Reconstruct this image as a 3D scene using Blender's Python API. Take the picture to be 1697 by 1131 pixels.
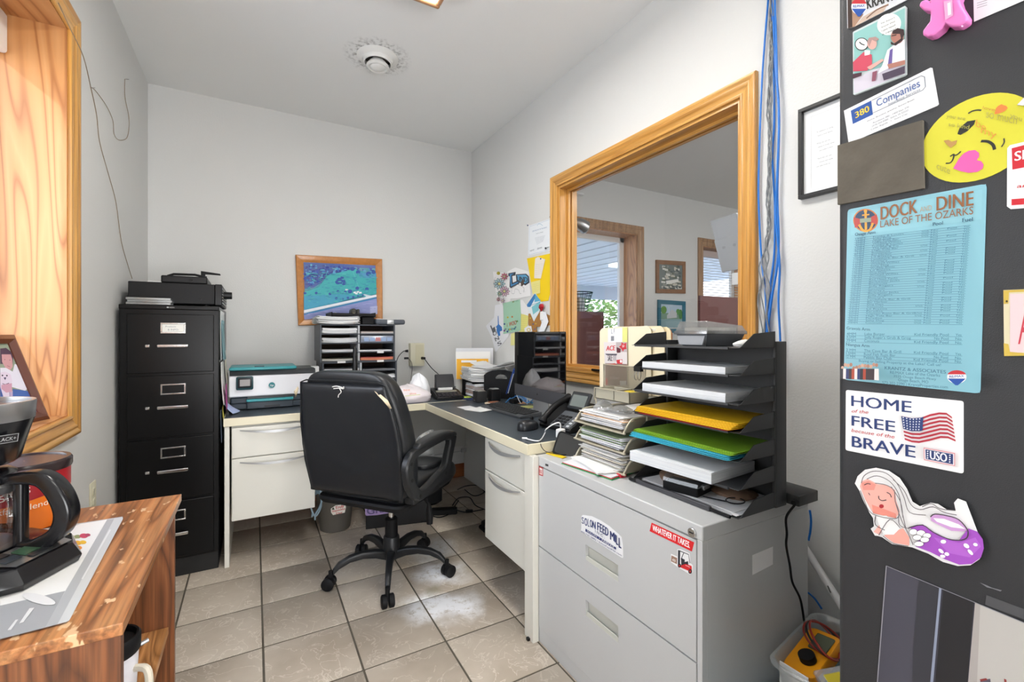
import bpy, math, random
from mathutils import Vector, Matrix, noise
random.seed(7)
for o in list(bpy.data.objects): bpy.data.objects.remove(o, do_unlink=True)
S = bpy.context.scene
COL = S.collection
R = math.radians
PI = math.pi

# ------------------------------------------------------------------ camera, world, sun, exposure
F, CX, CY, YAW, EYE = 754.2, 848.5, 553.0, R(29.5), 1.2
cd = bpy.data.cameras.new('camera'); cam = bpy.data.objects.new('camera', cd); COL.objects.link(cam)
cam.location = (0, 0, EYE); cam.rotation_euler = (PI/2, 0, -YAW)
cd.sensor_width = 36; cd.lens = F/1697*36; cd.shift_y = -(565.5-CY)/1697; cd.clip_start = .02
S.camera = cam
S.view_settings.view_transform = 'Standard'; S.view_settings.look = 'None'
S.view_settings.exposure = 0.12; S.view_settings.gamma = 1; S.view_settings.use_curve_mapping = False
LAMP_W, SUN_E, SKY_E = 19.0, .85, 3.2
w = bpy.data.worlds.new('sky'); S.world = w; w.use_nodes = True
wn = w.node_tree; bg = wn.nodes['Background']
tc = wn.nodes.new('ShaderNodeTexCoord'); sx = wn.nodes.new('ShaderNodeSeparateXYZ'); rp = wn.nodes.new('ShaderNodeValToRGB')
wn.links.new(tc.outputs['Generated'], sx.inputs[0]); wn.links.new(sx.outputs['Z'], rp.inputs[0]); wn.links.new(rp.outputs[0], bg.inputs[0])
rp.color_ramp.elements[0].position = 0; rp.color_ramp.elements[0].color = (.93, .96, 1, 1)
rp.color_ramp.elements[1].position = .8; rp.color_ramp.elements[1].color = (.36, .56, .95, 1)
bg.inputs[1].default_value = SKY_E
sl = bpy.data.lights.new('sun', 'SUN'); sl.energy = SUN_E; sl.angle = R(.6); sl.color = (1, .93, .82)
sun = bpy.data.objects.new('sun', sl); COL.objects.link(sun)
sun.rotation_euler = Vector((1, 5, -.83)).to_track_quat('-Z', 'Y').to_euler()

def area(name, loc, rot, sx, sy, e, col):
    l = bpy.data.lights.new(name, 'AREA'); l.shape = 'RECTANGLE'; l.size = sx; l.size_y = sy; l.energy = e; l.color = col
    o = bpy.data.objects.new(name, l); COL.objects.link(o); o.location = loc; o.rotation_euler = rot
# added fill lights behind the viewpoint and in the next room; no openings there
area('rear_fill', (.5, -2.5, 1.1), (R(110), 0, 0), 1.9, 2.0, 135, (.97, .98, 1))
area('window_daylight', (-1.9, 1.5, 1.7), (0, -PI/2, 0), 2.0, 2.2, 60, (.95, .98, 1))
area('next_room_fill', (4.2, -2.5, 1.5), (PI/2, 0, 0), 4.2, 2.3, 70, (.97, .98, 1))

# ------------------------------------------------------------------ photo geometry: a pixel's point on a known real plane
_fw = Vector((math.sin(YAW), math.cos(YAW), 0)); _rt = Vector((math.cos(YAW), -math.sin(YAW), 0))
def ray(px, py): return _fw + _rt*((px-CX)/F) + Vector((0, 0, (CY-py)/F))
EYEV = Vector((0, 0, EYE))
def onx(px, py, x): d = ray(px, py); return EYEV + d*(x/d.x)
def ony(px, py, y): d = ray(px, py); return EYEV + d*(y/d.y)
def onz(px, py, z): d = ray(px, py); return EYEV + d*((z-EYE)/d.z)

# ------------------------------------------------------------------ materials
_m = {}
def s2l(c):
    return tuple((x/12.92 if x <= .04045 else ((x+.055)/1.055)**2.4) for x in c)
def hexc(h):
    h = h.lstrip('#'); return s2l(tuple(int(h[i:i+2], 16)/255 for i in (0, 2, 4)))
def mat(name, col='#808080', rough=.5, metal=0, bump=0, bscale=200, var=0, vscale=6, spec=.5, trans=0, emit=0, coat=0, alpha=1, sss=0, ior=1.45):
    if name in _m: return _m[name]
    m = bpy.data.materials.new(name); m.use_nodes = True; n = m.node_tree; b = n.nodes['Principled BSDF']
    c = hexc(col) if isinstance(col, str) else col
    b.inputs['Base Color'].default_value = (*c, 1); b.inputs['Roughness'].default_value = rough
    b.inputs['Metallic'].default_value = metal; b.inputs['Specular IOR Level'].default_value = spec
    b.inputs['Transmission Weight'].default_value = trans; b.inputs['Coat Weight'].default_value = coat
    b.inputs['Alpha'].default_value = alpha; b.inputs['IOR'].default_value = ior
    if emit:
        b.inputs['Emission Color'].default_value = (*c, 1); b.inputs['Emission Strength'].default_value = emit
    t = n.nodes.new('ShaderNodeTexCoord')
    if var:
        nz = n.nodes.new('ShaderNodeTexNoise'); nz.inputs['Scale'].default_value = vscale; nz.inputs['Detail'].default_value = 5
        n.links.new(t.outputs['Object'], nz.inputs['Vector'])
        mr = n.nodes.new('ShaderNodeMapRange'); mr.inputs[1].default_value = .3; mr.inputs[2].default_value = .7
        mr.inputs[3].default_value = 1-var; mr.inputs[4].default_value = 1+var
        n.links.new(nz.outputs['Fac'], mr.inputs[0])
        mx = n.nodes.new('ShaderNodeVectorMath'); mx.operation = 'SCALE'; mx.inputs[0].default_value = c
        n.links.new(mr.outputs[0], mx.inputs['Scale']); n.links.new(mx.outputs[0], b.inputs['Base Color'])
    if bump:
        nz = n.nodes.new('ShaderNodeTexNoise'); nz.inputs['Scale'].default_value = bscale; nz.inputs['Detail'].default_value = 3
        n.links.new(t.outputs['Object'], nz.inputs['Vector'])
        bp = n.nodes.new('ShaderNodeBump'); bp.inputs['Strength'].default_value = bump; bp.inputs['Distance'].default_value = .002
        n.links.new(nz.outputs['Fac'], bp.inputs['Height']); n.links.new(bp.outputs[0], b.inputs['Normal'])
    _m[name] = m; return m
def thin_glass(name, tint=(.97, .99, .98), gloss=.08, rough=.02):
    if name in _m: return _m[name]
    m = bpy.data.materials.new(name); m.use_nodes = True; n = m.node_tree; n.nodes.remove(n.nodes['Principled BSDF'])
    tr = n.nodes.new('ShaderNodeBsdfTransparent'); tr.inputs[0].default_value = (*tint, 1)
    gl = n.nodes.new('ShaderNodeBsdfGlossy'); gl.inputs['Roughness'].default_value = rough
    fr = n.nodes.new('ShaderNodeFresnel'); mx = n.nodes.new('ShaderNodeMixShader')
    ad = n.nodes.new('ShaderNodeMath'); ad.operation = 'MULTIPLY_ADD'; ad.inputs[1].default_value = .8; ad.inputs[2].default_value = gloss-.04
    n.links.new(fr.outputs[0], ad.inputs[0]); n.links.new(ad.outputs[0], mx.inputs[0])
    n.links.new(tr.outputs[0], mx.inputs[1]); n.links.new(gl.outputs[0], mx.inputs[2])
    n.links.new(mx.outputs[0], n.nodes['Material Output'].inputs[0]); _m[name] = m; return m
def clear_pane(name, gloss=.05):
    if name in _m: return _m[name]
    m = bpy.data.materials.new(name); m.use_nodes = True; n = m.node_tree; n.nodes.remove(n.nodes['Principled BSDF'])
    tr = n.nodes.new('ShaderNodeBsdfTransparent'); gl = n.nodes.new('ShaderNodeBsdfGlossy'); gl.inputs['Roughness'].default_value = .02
    mx = n.nodes.new('ShaderNodeMixShader'); mx.inputs[0].default_value = gloss
    n.links.new(tr.outputs[0], mx.inputs[1]); n.links.new(gl.outputs[0], mx.inputs[2]); n.links.new(mx.outputs[0], n.nodes['Material Output'].inputs[0]); _m[name] = m; return m
def film(name, col, op, rough=.3, gloss=.15):
    if name in _m: return _m[name]
    m = bpy.data.materials.new(name); m.use_nodes = True; n = m.node_tree; n.nodes.remove(n.nodes['Principled BSDF'])
    tr = n.nodes.new('ShaderNodeBsdfTransparent'); df = n.nodes.new('ShaderNodeBsdfDiffuse'); df.inputs[0].default_value = (*hexc(col), 1)
    tl = n.nodes.new('ShaderNodeBsdfTranslucent'); tl.inputs[0].default_value = (*hexc(col), 1)
    gl = n.nodes.new('ShaderNodeBsdfGlossy'); gl.inputs['Roughness'].default_value = rough
    a = n.nodes.new('ShaderNodeMixShader'); a.inputs[0].default_value = .35; n.links.new(df.outputs[0], a.inputs[1]); n.links.new(tl.outputs[0], a.inputs[2])
    b = n.nodes.new('ShaderNodeMixShader'); b.inputs[0].default_value = op; n.links.new(tr.outputs[0], b.inputs[1]); n.links.new(a.outputs[0], b.inputs[2])
    c = n.nodes.new('ShaderNodeMixShader'); c.inputs[0].default_value = gloss; n.links.new(b.outputs[0], c.inputs[1]); n.links.new(gl.outputs[0], c.inputs[2])
    n.links.new(c.outputs[0], n.nodes['Material Output'].inputs[0]); _m[name] = m; return m
def wood(name, light, mid, dark, axis='Z', scale=1.0, rough=.4, ring=7, fine=.5, coat=.2, grain=.16, wear=False):
    """grain runs along `axis`; broad cathedral figure plus fine pores"""
    if name in _m: return _m[name]
    m = bpy.data.materials.new(name); m.use_nodes = True; n = m.node_tree; b = n.nodes['Principled BSDF']
    L = n.links.new
    t = n.nodes.new('ShaderNodeTexCoord'); mp = n.nodes.new('ShaderNodeMapping')
    g_ = grain; k = {'X': (g_, 1, 1), 'Y': (1, g_, 1), 'Z': (1, 1, g_)}[axis]
    mp.inputs['Scale'].default_value = tuple(v*scale for v in k); L(t.outputs['Object'], mp.inputs[0])
    nz = n.nodes.new('ShaderNodeTexNoise'); nz.inputs['Scale'].default_value = 4.2; nz.inputs['Detail'].default_value = 2
    nz.inputs['Distortion'].default_value = .4; L(mp.outputs[0], nz.inputs['Vector'])
    mu = n.nodes.new('ShaderNodeMath'); mu.operation = 'MULTIPLY'; mu.inputs[1].default_value = ring; L(nz.outputs['Fac'], mu.inputs[0])
    fr = n.nodes.new('ShaderNodeMath'); fr.operation = 'PINGPONG'; fr.inputs[1].default_value = .5; L(mu.outputs[0], fr.inputs[0])
    cr = n.nodes.new('ShaderNodeValToRGB'); e = cr.color_ramp.elements
    e[0].position = .0; e[0].color = (*hexc(dark), 1); e[1].position = .5; e[1].color = (*hexc(light), 1)
    x = e.new(.16); x.color = (*hexc(mid), 1); L(fr.outputs[0], cr.inputs[0])
    m2 = n.nodes.new('ShaderNodeMapping'); k2 = {'X': (4, 150, 150), 'Y': (150, 4, 150), 'Z': (150, 150, 4)}[axis]
    m2.inputs['Scale'].default_value = k2; L(t.outputs['Object'], m2.inputs[0])
    n2 = n.nodes.new('ShaderNodeTexNoise'); n2.inputs['Scale'].default_value = 1; n2.inputs['Detail'].default_value = 4; L(m2.outputs[0], n2.inputs['Vector'])
    mr = n.nodes.new('ShaderNodeMapRange'); mr.inputs[1].default_value = .35; mr.inputs[2].default_value = .65
    mr.inputs[3].default_value = 1-fine*.5; mr.inputs[4].default_value = 1+fine*.2; L(n2.outputs['Fac'], mr.inputs[0])
    vs = n.nodes.new('ShaderNodeVectorMath'); vs.operation = 'SCALE'; L(cr.outputs[0], vs.inputs[0]); L(mr.outputs[0], vs.inputs['Scale'])
    out = vs.outputs[0]
    if wear:
        m3 = n.nodes.new('ShaderNodeMapping'); m3.inputs['Scale'].default_value = (45, 20, 22); m3.inputs['Rotation'].default_value = (0, 0, .5); L(t.outputs['Object'], m3.inputs[0])
        n3 = n.nodes.new('ShaderNodeTexNoise'); n3.inputs['Scale'].default_value = 1; n3.inputs['Detail'].default_value = 3; L(m3.outputs[0], n3.inputs['Vector'])
        c3 = n.nodes.new('ShaderNodeValToRGB'); c3.color_ramp.elements[0].position = .63; c3.color_ramp.elements[1].position = .66; L(n3.outputs['Fac'], c3.inputs[0])
        mx = n.nodes.new('ShaderNodeMix'); mx.data_type = 'RGBA'; L(c3.outputs[0], mx.inputs[0]); L(out, mx.inputs[6]); mx.inputs[7].default_value = (*hexc('#dcb58a'), 1); out = mx.outputs[2]
    L(out, b.inputs['Base Color'])
    b.inputs['Roughness'].default_value = rough; b.inputs['Coat Weight'].default_value = coat; b.inputs['Coat Roughness'].default_value = .15
    bp = n.nodes.new('ShaderNodeBump'); bp.inputs['Strength'].default_value = .15; bp.inputs['Distance'].default_value = .001
    L(n2.outputs['Fac'], bp.inputs['Height']); L(bp.outputs[0], b.inputs['Normal'])
    _m[name] = m; return m
def print_mat(rough=.5, name='printed_surface', coat=0):
    """flat print: each shape's own ink colour is stored on its face corners"""
    if name in _m: return _m[name]
    m = bpy.data.materials.new(name); m.use_nodes = True; n = m.node_tree; b = n.nodes['Principled BSDF']
    a = n.nodes.new('ShaderNodeVertexColor'); a.layer_name = 'ink'; n.links.new(a.outputs[0], b.inputs['Base Color'])
    b.inputs['Roughness'].default_value = rough; b.inputs['Coat Weight'].default_value = coat
    _m[name] = m; return m

# ------------------------------------------------------------------ mesh helpers
_world = {}
def rr(w, h, r, n=4, cx=0, cy=0):
    """rounded rectangle loop, counter-clockwise"""
    r = min(r, w/2-1e-5, h/2-1e-5); p = []
    for (sx_, sy_, a0) in ((1, 1, 0), (-1, 1, 90), (-1, -1, 180), (1, -1, 270)):
        for i in range(n+1):
            a = R(a0+90*i/n); p.append((cx+sx_*(w/2-r)+r*math.cos(a), cy+sy_*(h/2-r)+r*math.sin(a)))
    return p
def spline(P, n=8):
    P = [Vector(p) for p in P]; out = []
    if len(P) < 3: return P
    for i in range(len(P)-1):
        a = P[max(i-1, 0)]; b = P[i]; c = P[i+1]; d = P[min(i+2, len(P)-1)]
        for k in range(n):
            t = k/n; out.append(.5*((2*b)+(c-a)*t+(2*a-5*b+4*c-d)*t*t+(3*b-a-3*c+d)*t**3))
    out.append(P[-1]); return out
class MB:
    def __init__(s): s.v = []; s.f = []; s.c = []; s.T = Matrix.Identity(4); s.ink = None
    def _add(s, vs, fs):
        o = len(s.v); s.v += [s.T @ Vector(v) for v in vs]; s.f += [tuple(i+o for i in f) for f in fs]; s.c += [s.ink]*len(fs); return s
    def box(s, x0, x1, y0, y1, z0, z1):
        return s._add([(x0, y0, z0), (x1, y0, z0), (x1, y1, z0), (x0, y1, z0), (x0, y0, z1), (x1, y0, z1), (x1, y1, z1), (x0, y1, z1)],
                      [(3, 2, 1, 0), (4, 5, 6, 7), (0, 1, 5, 4), (1, 2, 6, 5), (2, 3, 7, 6), (3, 0, 4, 7)])
    def rbox(s, x0, x1, y0, y1, z0, z1, r=.005, ax='Z', e=None):
        """box with its four edges along `ax` rounded and small chamfers on the two ends"""
        e = r*.4 if e is None else e
        if ax == 'Z': w, h, a, b, f = x1-x0, y1-y0, z0, z1, lambda p, q, t: ((x0+x1)/2+p, (y0+y1)/2+q, t)
        elif ax == 'X': w, h, a, b, f = y1-y0, z1-z0, x0, x1, lambda p, q, t: (t, (y0+y1)/2+p, (z0+z1)/2+q)
        else: w, h, a, b, f = z1-z0, x1-x0, y0, y1, lambda p, q, t: ((x0+x1)/2+q, t, (z0+z1)/2+p)
        L0 = rr(w-2*e, h-2*e, r); L1 = rr(w, h, r)
        return s.loft([[f(p, q, a) for p, q in L0], [f(p, q, a+e) for p, q in L1], [f(p, q, b-e) for p, q in L1], [f(p, q, b) for p, q in L0]])
    def loft(s, loops, cap=True, close=True):
        n = len(loops[0]); vs = [p for l in loops for p in l]; fs = []
        for i in range(len(loops)-1):
            for j in range(n if close else n-1):
                k = (j+1) % n; fs.append((i*n+j, i*n+k, (i+1)*n+k, (i+1)*n+j))
        if cap: fs.append(tuple(range(n-1, -1, -1))); fs.append(tuple((len(loops)-1)*n+j for j in range(n)))
        return s._add(vs, fs)
    def prism(s, pts, a, b, ax='Z'):
        f = {'Z': lambda p, q, t: (p, q, t), 'X': lambda p, q, t: (t, p, q), 'Y': lambda p, q, t: (q, t, p)}[ax]
        return s.loft([[f(p, q, a) for p, q in pts], [f(p, q, b) for p, q in pts]])
    def cyl(s, p0, p1, r0, r1=None, n=16, cap=True):
        r1 = r0 if r1 is None else r1; return s.tube([p0, p1], [r0, r1], n, cap)
    def tube(s, pts, r, n=8, cap=True, closed=False):
        P = [Vector(p) for p in pts]; m = len(P)
        rs = r if isinstance(r, (list, tuple)) else [r]*m
        loops = []; up = None
        for i in range(m):
            if closed: t = (P[(i+1) % m]-P[i-1])
            else: t = (P[min(i+1, m-1)]-P[max(i-1, 0)])
            t = t.normalized() if t.length > 1e-9 else Vector((0, 0, 1))
            if up is None:
                a = Vector((0, 0, 1)) if abs(t.z) < .9 else Vector((1, 0, 0)); up = (a-t*a.dot(t)).normalized()
            else:
                up = up-t*up.dot(t)
                up = up.normalized() if up.length > 1e-6 else t.orthogonal().normalized()
            q = t.cross(up)
            loops.append([P[i]+(up*math.cos(2*PI*j/n)+q*math.sin(2*PI*j/n))*rs[i] for j in range(n)])
        if closed: loops.append(loops[0]); cap = False
        # orient outward
        loops = [l for l in loops]
        return s.loft(loops, cap)
    def lathe(s, prof, n=24, o=(0, 0, 0), cap=True):
        return s.loft([[(o[0]+r*math.cos(2*PI*j/n), o[1]+r*math.sin(2*PI*j/n), o[2]+z) for j in range(n)] for r, z in prof], cap)
    def grid(s, f, nu, nv, thick=0):
        vs = [f(i/nu, j/nv) for i in range(nu+1) for j in range(nv+1)]
        fs = [(i*(nv+1)+j, (i+1)*(nv+1)+j, (i+1)*(nv+1)+j+1, i*(nv+1)+j+1) for i in range(nu) for j in range(nv)]
        return s._add(vs, fs)
    def ball(s, c, r, n=12, sc=(1, 1, 1)):
        return s.lathe([(max(r*math.sin(PI*i/n), 1e-4)*1, -r*math.cos(PI*i/n)) for i in range(n+1)], n*2, c) if sc == (1, 1, 1) else \
            s.loft([[(c[0]+sc[0]*max(r*math.sin(PI*i/n), 1e-4)*math.cos(2*PI*j/(2*n)), c[1]+sc[1]*max(r*math.sin(PI*i/n), 1e-4)*math.sin(2*PI*j/(2*n)), c[2]-sc[2]*r*math.cos(PI*i/n)) for j in range(2*n)] for i in range(n+1)])
    def build(s, name, m, parent=None, bevel=0, smooth=True, label=None, world=False, solid=0, loc=None, sub=0, seg=2, rot=0):
        """one mesh object; with a parent the points are in the parent's frame unless world=True"""
        vs = s.v
        if parent is not None and world:
            W = _world[parent.name].inverted(); vs = [W @ v for v in vs]
        if parent is None and loc is not None:
            W = (Matrix.Translation(Vector(loc)) @ Matrix.Rotation(rot, 4, 'Z')); Wi = W.inverted(); vs = [Wi @ v for v in vs]
        me = bpy.data.meshes.new(name); me.from_pydata([tuple(v) for v in vs], [], s.f)
        ms = m if isinstance(m, (list, tuple)) else [m]
        for x in ms: me.materials.append(x)
        if any(c is not None for c in s.c):
            at = me.color_attributes.new('ink', 'FLOAT_COLOR', 'CORNER'); k = 0
            buf = []
            for i, f in enumerate(s.f):
                c = s.c[i] or (.8, .8, .8); buf += [*c, 1.0]*len(f)
            at.data.foreach_set('color', buf)
        import bmesh
        bm = bmesh.new(); bm.from_mesh(me)
        if not any(c is not None for c in s.c): bmesh.ops.recalc_face_normals(bm, faces=bm.faces)
        bm.to_mesh(me); bm.free()
        if smooth:
            me.shade_smooth(); me.set_sharp_from_angle(angle=R(38))
        o = bpy.data.objects.new(name, me); COL.objects.link(o)
        if parent is not None:
            o.parent = parent; _world[o.name] = _world[parent.name]
        elif loc is not None:
            o.location = loc; o.rotation_euler = (0, 0, rot); _world[o.name] = W
        else: _world[o.name] = Matrix.Identity(4)
        if solid:
            q = o.modifiers.new('solid', 'SOLIDIFY'); q.thickness = solid; q.offset = 0
        if bevel:
            q = o.modifiers.new('bevel', 'BEVEL'); q.width = bevel; q.segments = seg; q.limit_method = 'ANGLE'; q.angle_limit = R(50)
        if sub:
            q = o.modifiers.new('sub', 'SUBSURF'); q.levels = sub; q.render_levels = sub
        if label: o['label'] = label
        return o
def thing(name, label, cat, loc=(0, 0, 0), rot=0, group=None, tilt=None):
    o = bpy.data.objects.new(name, None); COL.objects.link(o); o.location = loc
    o.rotation_euler = tilt if tilt else (0, 0, rot); o.empty_display_size = .05
    _world[o.name] = Matrix.Translation(Vector(loc)) @ o.rotation_euler.to_matrix().to_4x4()
    o['label'] = label; o['category'] = cat
    if group: o['group'] = group
    return o
def tag(o, label, cat, group=None, kind=None):
    o['label'] = label; o['category'] = cat
    if group: o['group'] = group
    if kind: o['kind'] = kind
    return o
def struct(o): o['kind'] = 'structure'; return o
def B(x0, x1, y0, y1, z0, z1): return MB().box(x0, x1, y0, y1, z0, z1)

# ------------------------------------------------------------------ flat print on a real surface
_tx = {}
def text_geo(s, bold=0, shear=0):
    k = s
    if k in _tx: return _tx[k]
    c = bpy.data.curves.new('t', 'FONT'); c.body = s; c.resolution_u = 3
    o = bpy.data.objects.new('t', c); me = bpy.data.meshes.new_from_object(o)
    v = [(p.co.x, p.co.y) for p in me.vertices]; f = [tuple(p.vertices) for p in me.polygons]
    bpy.data.objects.remove(o); bpy.data.curves.remove(c); bpy.data.meshes.remove(me)
    if not v: v = [(0, 0), (1, 0), (1, 1)]; f = []
    x0 = min(p[0] for p in v); x1 = max(p[0] for p in v)
    _tx[k] = (v, f, x0, x1); return _tx[k]
class Decal:
    """draws in the plane o + a*u + b*v, stacked outward in hair-thin layers"""
    def __init__(s, o, u, v, lift=.0004, step=.00006, pix=None):
        s.o = Vector(o); s.u = Vector(u).normalized(); s.v = Vector(v); s.v = (s.v-s.u*s.v.dot(s.u)).normalized(); s.n = s.u.cross(s.v)
        s.m = MB(); s.h = lift; s.st = step; s.pix = pix
    def P(s, a, b): return s.o+s.u*a+s.v*b+s.n*s.h
    def uv(s, p):
        """plane coordinates of a point given in the pixel frame s.pix"""
        if s.pix is None: return p
        x0, y0, k = s.pix; d = ray(x0+p[0]/k, y0+p[1]/k); q = EYEV+d*((s.o-EYEV).dot(s.n)/d.dot(s.n))-s.o
        return (q.dot(s.u), q.dot(s.v))
    def poly(s, pts, col):
        q = [s.uv(p) for p in pts]; ar = sum(q[i][0]*q[(i+1) % len(q)][1]-q[(i+1) % len(q)][0]*q[i][1] for i in range(len(q)))
        if ar < 0: q = q[::-1]
        s.m.ink = hexc(col)
        if len(q) > 4:
            from mathutils.geometry import tessellate_polygon
            tr = tessellate_polygon([[Vector((a, b, 0)) for a, b in q]])
            fs = []
            for t in tr:
                a, b, c = (q[i] for i in t)
                cr = (b[0]-a[0])*(c[1]-a[1])-(b[1]-a[1])*(c[0]-a[0])
                fs.append(tuple(t) if cr > 0 else tuple(t)[::-1])
            s.m._add([s.P(a, b) for a, b in q], fs)
        else: s.m._add([s.P(a, b) for a, b in q], [tuple(range(len(q)))])
        s.h += s.st; return s
    def rect(s, x0, y0, x1, y1, col): return s.poly([(x0, y0), (x1, y0), (x1, y1), (x0, y1)], col)
    def ell(s, cx, cy, rx, ry, col, n=24, rot=0):
        c, d = math.cos(rot), math.sin(rot)
        return s.poly([(cx+rx*math.cos(2*PI*i/n)*c-ry*math.sin(2*PI*i/n)*d, cy+rx*math.cos(2*PI*i/n)*d+ry*math.sin(2*PI*i/n)*c) for i in range(n)], col)
    def line(s, pts, w, col, sm=0):
        q = [Vector(s.uv(p)) for p in pts]
        if sm: q = [Vector((p.x, p.y)) for p in spline([(a.x, a.y, 0) for a in q], sm)]
        s.m.ink = hexc(col); vs = []; fs = []
        for i, p in enumerate(q):
            t = (q[min(i+1, len(q)-1)]-q[max(i-1, 0)]); t = t.normalized() if t.length > 0 else Vector((1, 0)); nn = Vector((-t.y, t.x))*w/2
            vs += [s.P(*(p-nn)), s.P(*(p+nn))]
            if i: k = 2*i; fs.append((k-2, k, k+1, k-1))
        s.m._add(vs, fs); s.h += s.st; return s
    def text(s, st, p0, p1, p2, col, bold=0, cap=.70, vcond=0):
        """baseline from p0 to p1, capital height up to p2 (above p0)"""
        if bold > .021:   # heavier stroke: the same glyphs laid side by side
            q0, q1, q2 = Vector(p0), Vector(p1), Vector(p2); e = (q1-q0).normalized()*min((q2-q0).length*bold*.9, (q1-q0).length/len(st)*.07)
            for k in (-1, 0, 1): s.text(st, tuple(q0+e*k), tuple(q1+e*k), tuple(q2+e*k), col, 0, cap)
            return s
        v, f, x0, x1 = text_geo(st); a = Vector(s.uv(p0)); b = Vector(s.uv(p1)); c = Vector(s.uv(p2))
        U = (b-a)/(x1-x0); V = (c-a)/cap; s.m.ink = hexc(col)
        vs = [s.P(*(a+U*(x-x0)+V*y)) for x, y in v]
        g = []
        for t in f:
            p, q, r_ = (v[i] for i in t[:3]); cr = (q[0]-p[0])*(r_[1]-p[1])-(q[1]-p[1])*(r_[0]-p[0])
            g.append(t if cr*(U.x*V.y-U.y*V.x) > 0 else t[::-1])
        s.m._add(vs, g); s.h += s.st; return s
    def words(s, st, x, y, size, col, bold=0, align='l', width=None):
        """plain metric text: capital height `size`"""
        v, f, x0, x1 = text_geo(st); W = width if width else (x1-x0)*size/.7
        if align == 'c': x -= W/2
        if align == 'r': x -= W
        px, s.pix = s.pix, None; s.text(st, (x, y), (x+W, y), (x, y+size), col, bold); s.pix = px; return s
    def build(s, name='print', parent=None, m=None, **k):
        return s.m.build(name, m or print_mat(), parent, smooth=False, world=parent is not None, **k)
def copy_tree(o, parent=None, name=None):
    c = o.copy(); COL.objects.link(c)
    if parent is not None: c.parent = parent
    for ch in [x for x in bpy.data.objects if x.parent == o]: copy_tree(ch, c)
    return c
# ------------------------------------------------------------------ the room
XL, XR, YB, ZC, DT, LT = -.571, 1.607, 3.54, 2.74, .765, .722
YF = -2.6
WALL = mat('painted_drywall', (.70, .70, .685), .75, bump=.35, bscale=130)
WALLB = mat('back_room_drywall', (.66, .685, .66), .75, bump=.2, bscale=130)
CEIL = mat('ceiling_paint', (.86, .86, .85), .85)
OAK = wood('oak_casing', '#dfa95c', '#d39b4d', '#bb8238', 'Z', 3, .33, 5, .4, .3, .03)
OAKY = wood('oak_casing_y', '#dfa95c', '#d39b4d', '#bb8238', 'Y', 3, .33, 5, .4, .3, .03)
OAKX = wood('oak_casing_x', '#dfa95c', '#d39b4d', '#bb8238', 'X', 3, .33, 5, .4, .3, .03)
MAPLE = wood('pine_lining', '#cd9560', '#c48953', '#a3683a', 'Z', 1.3, .4, 19, .06, .1, .10)
MAPLEY = wood('pine_lining_y', '#cd9560', '#c48953', '#a3683a', 'Y', 1.3, .4, 19, .06, .1, .10)
GLASS = clear_pane('window_glass')
VINYL = mat('white_vinyl', '#eeeeec', .35)
XR2 = XR+.13

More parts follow.
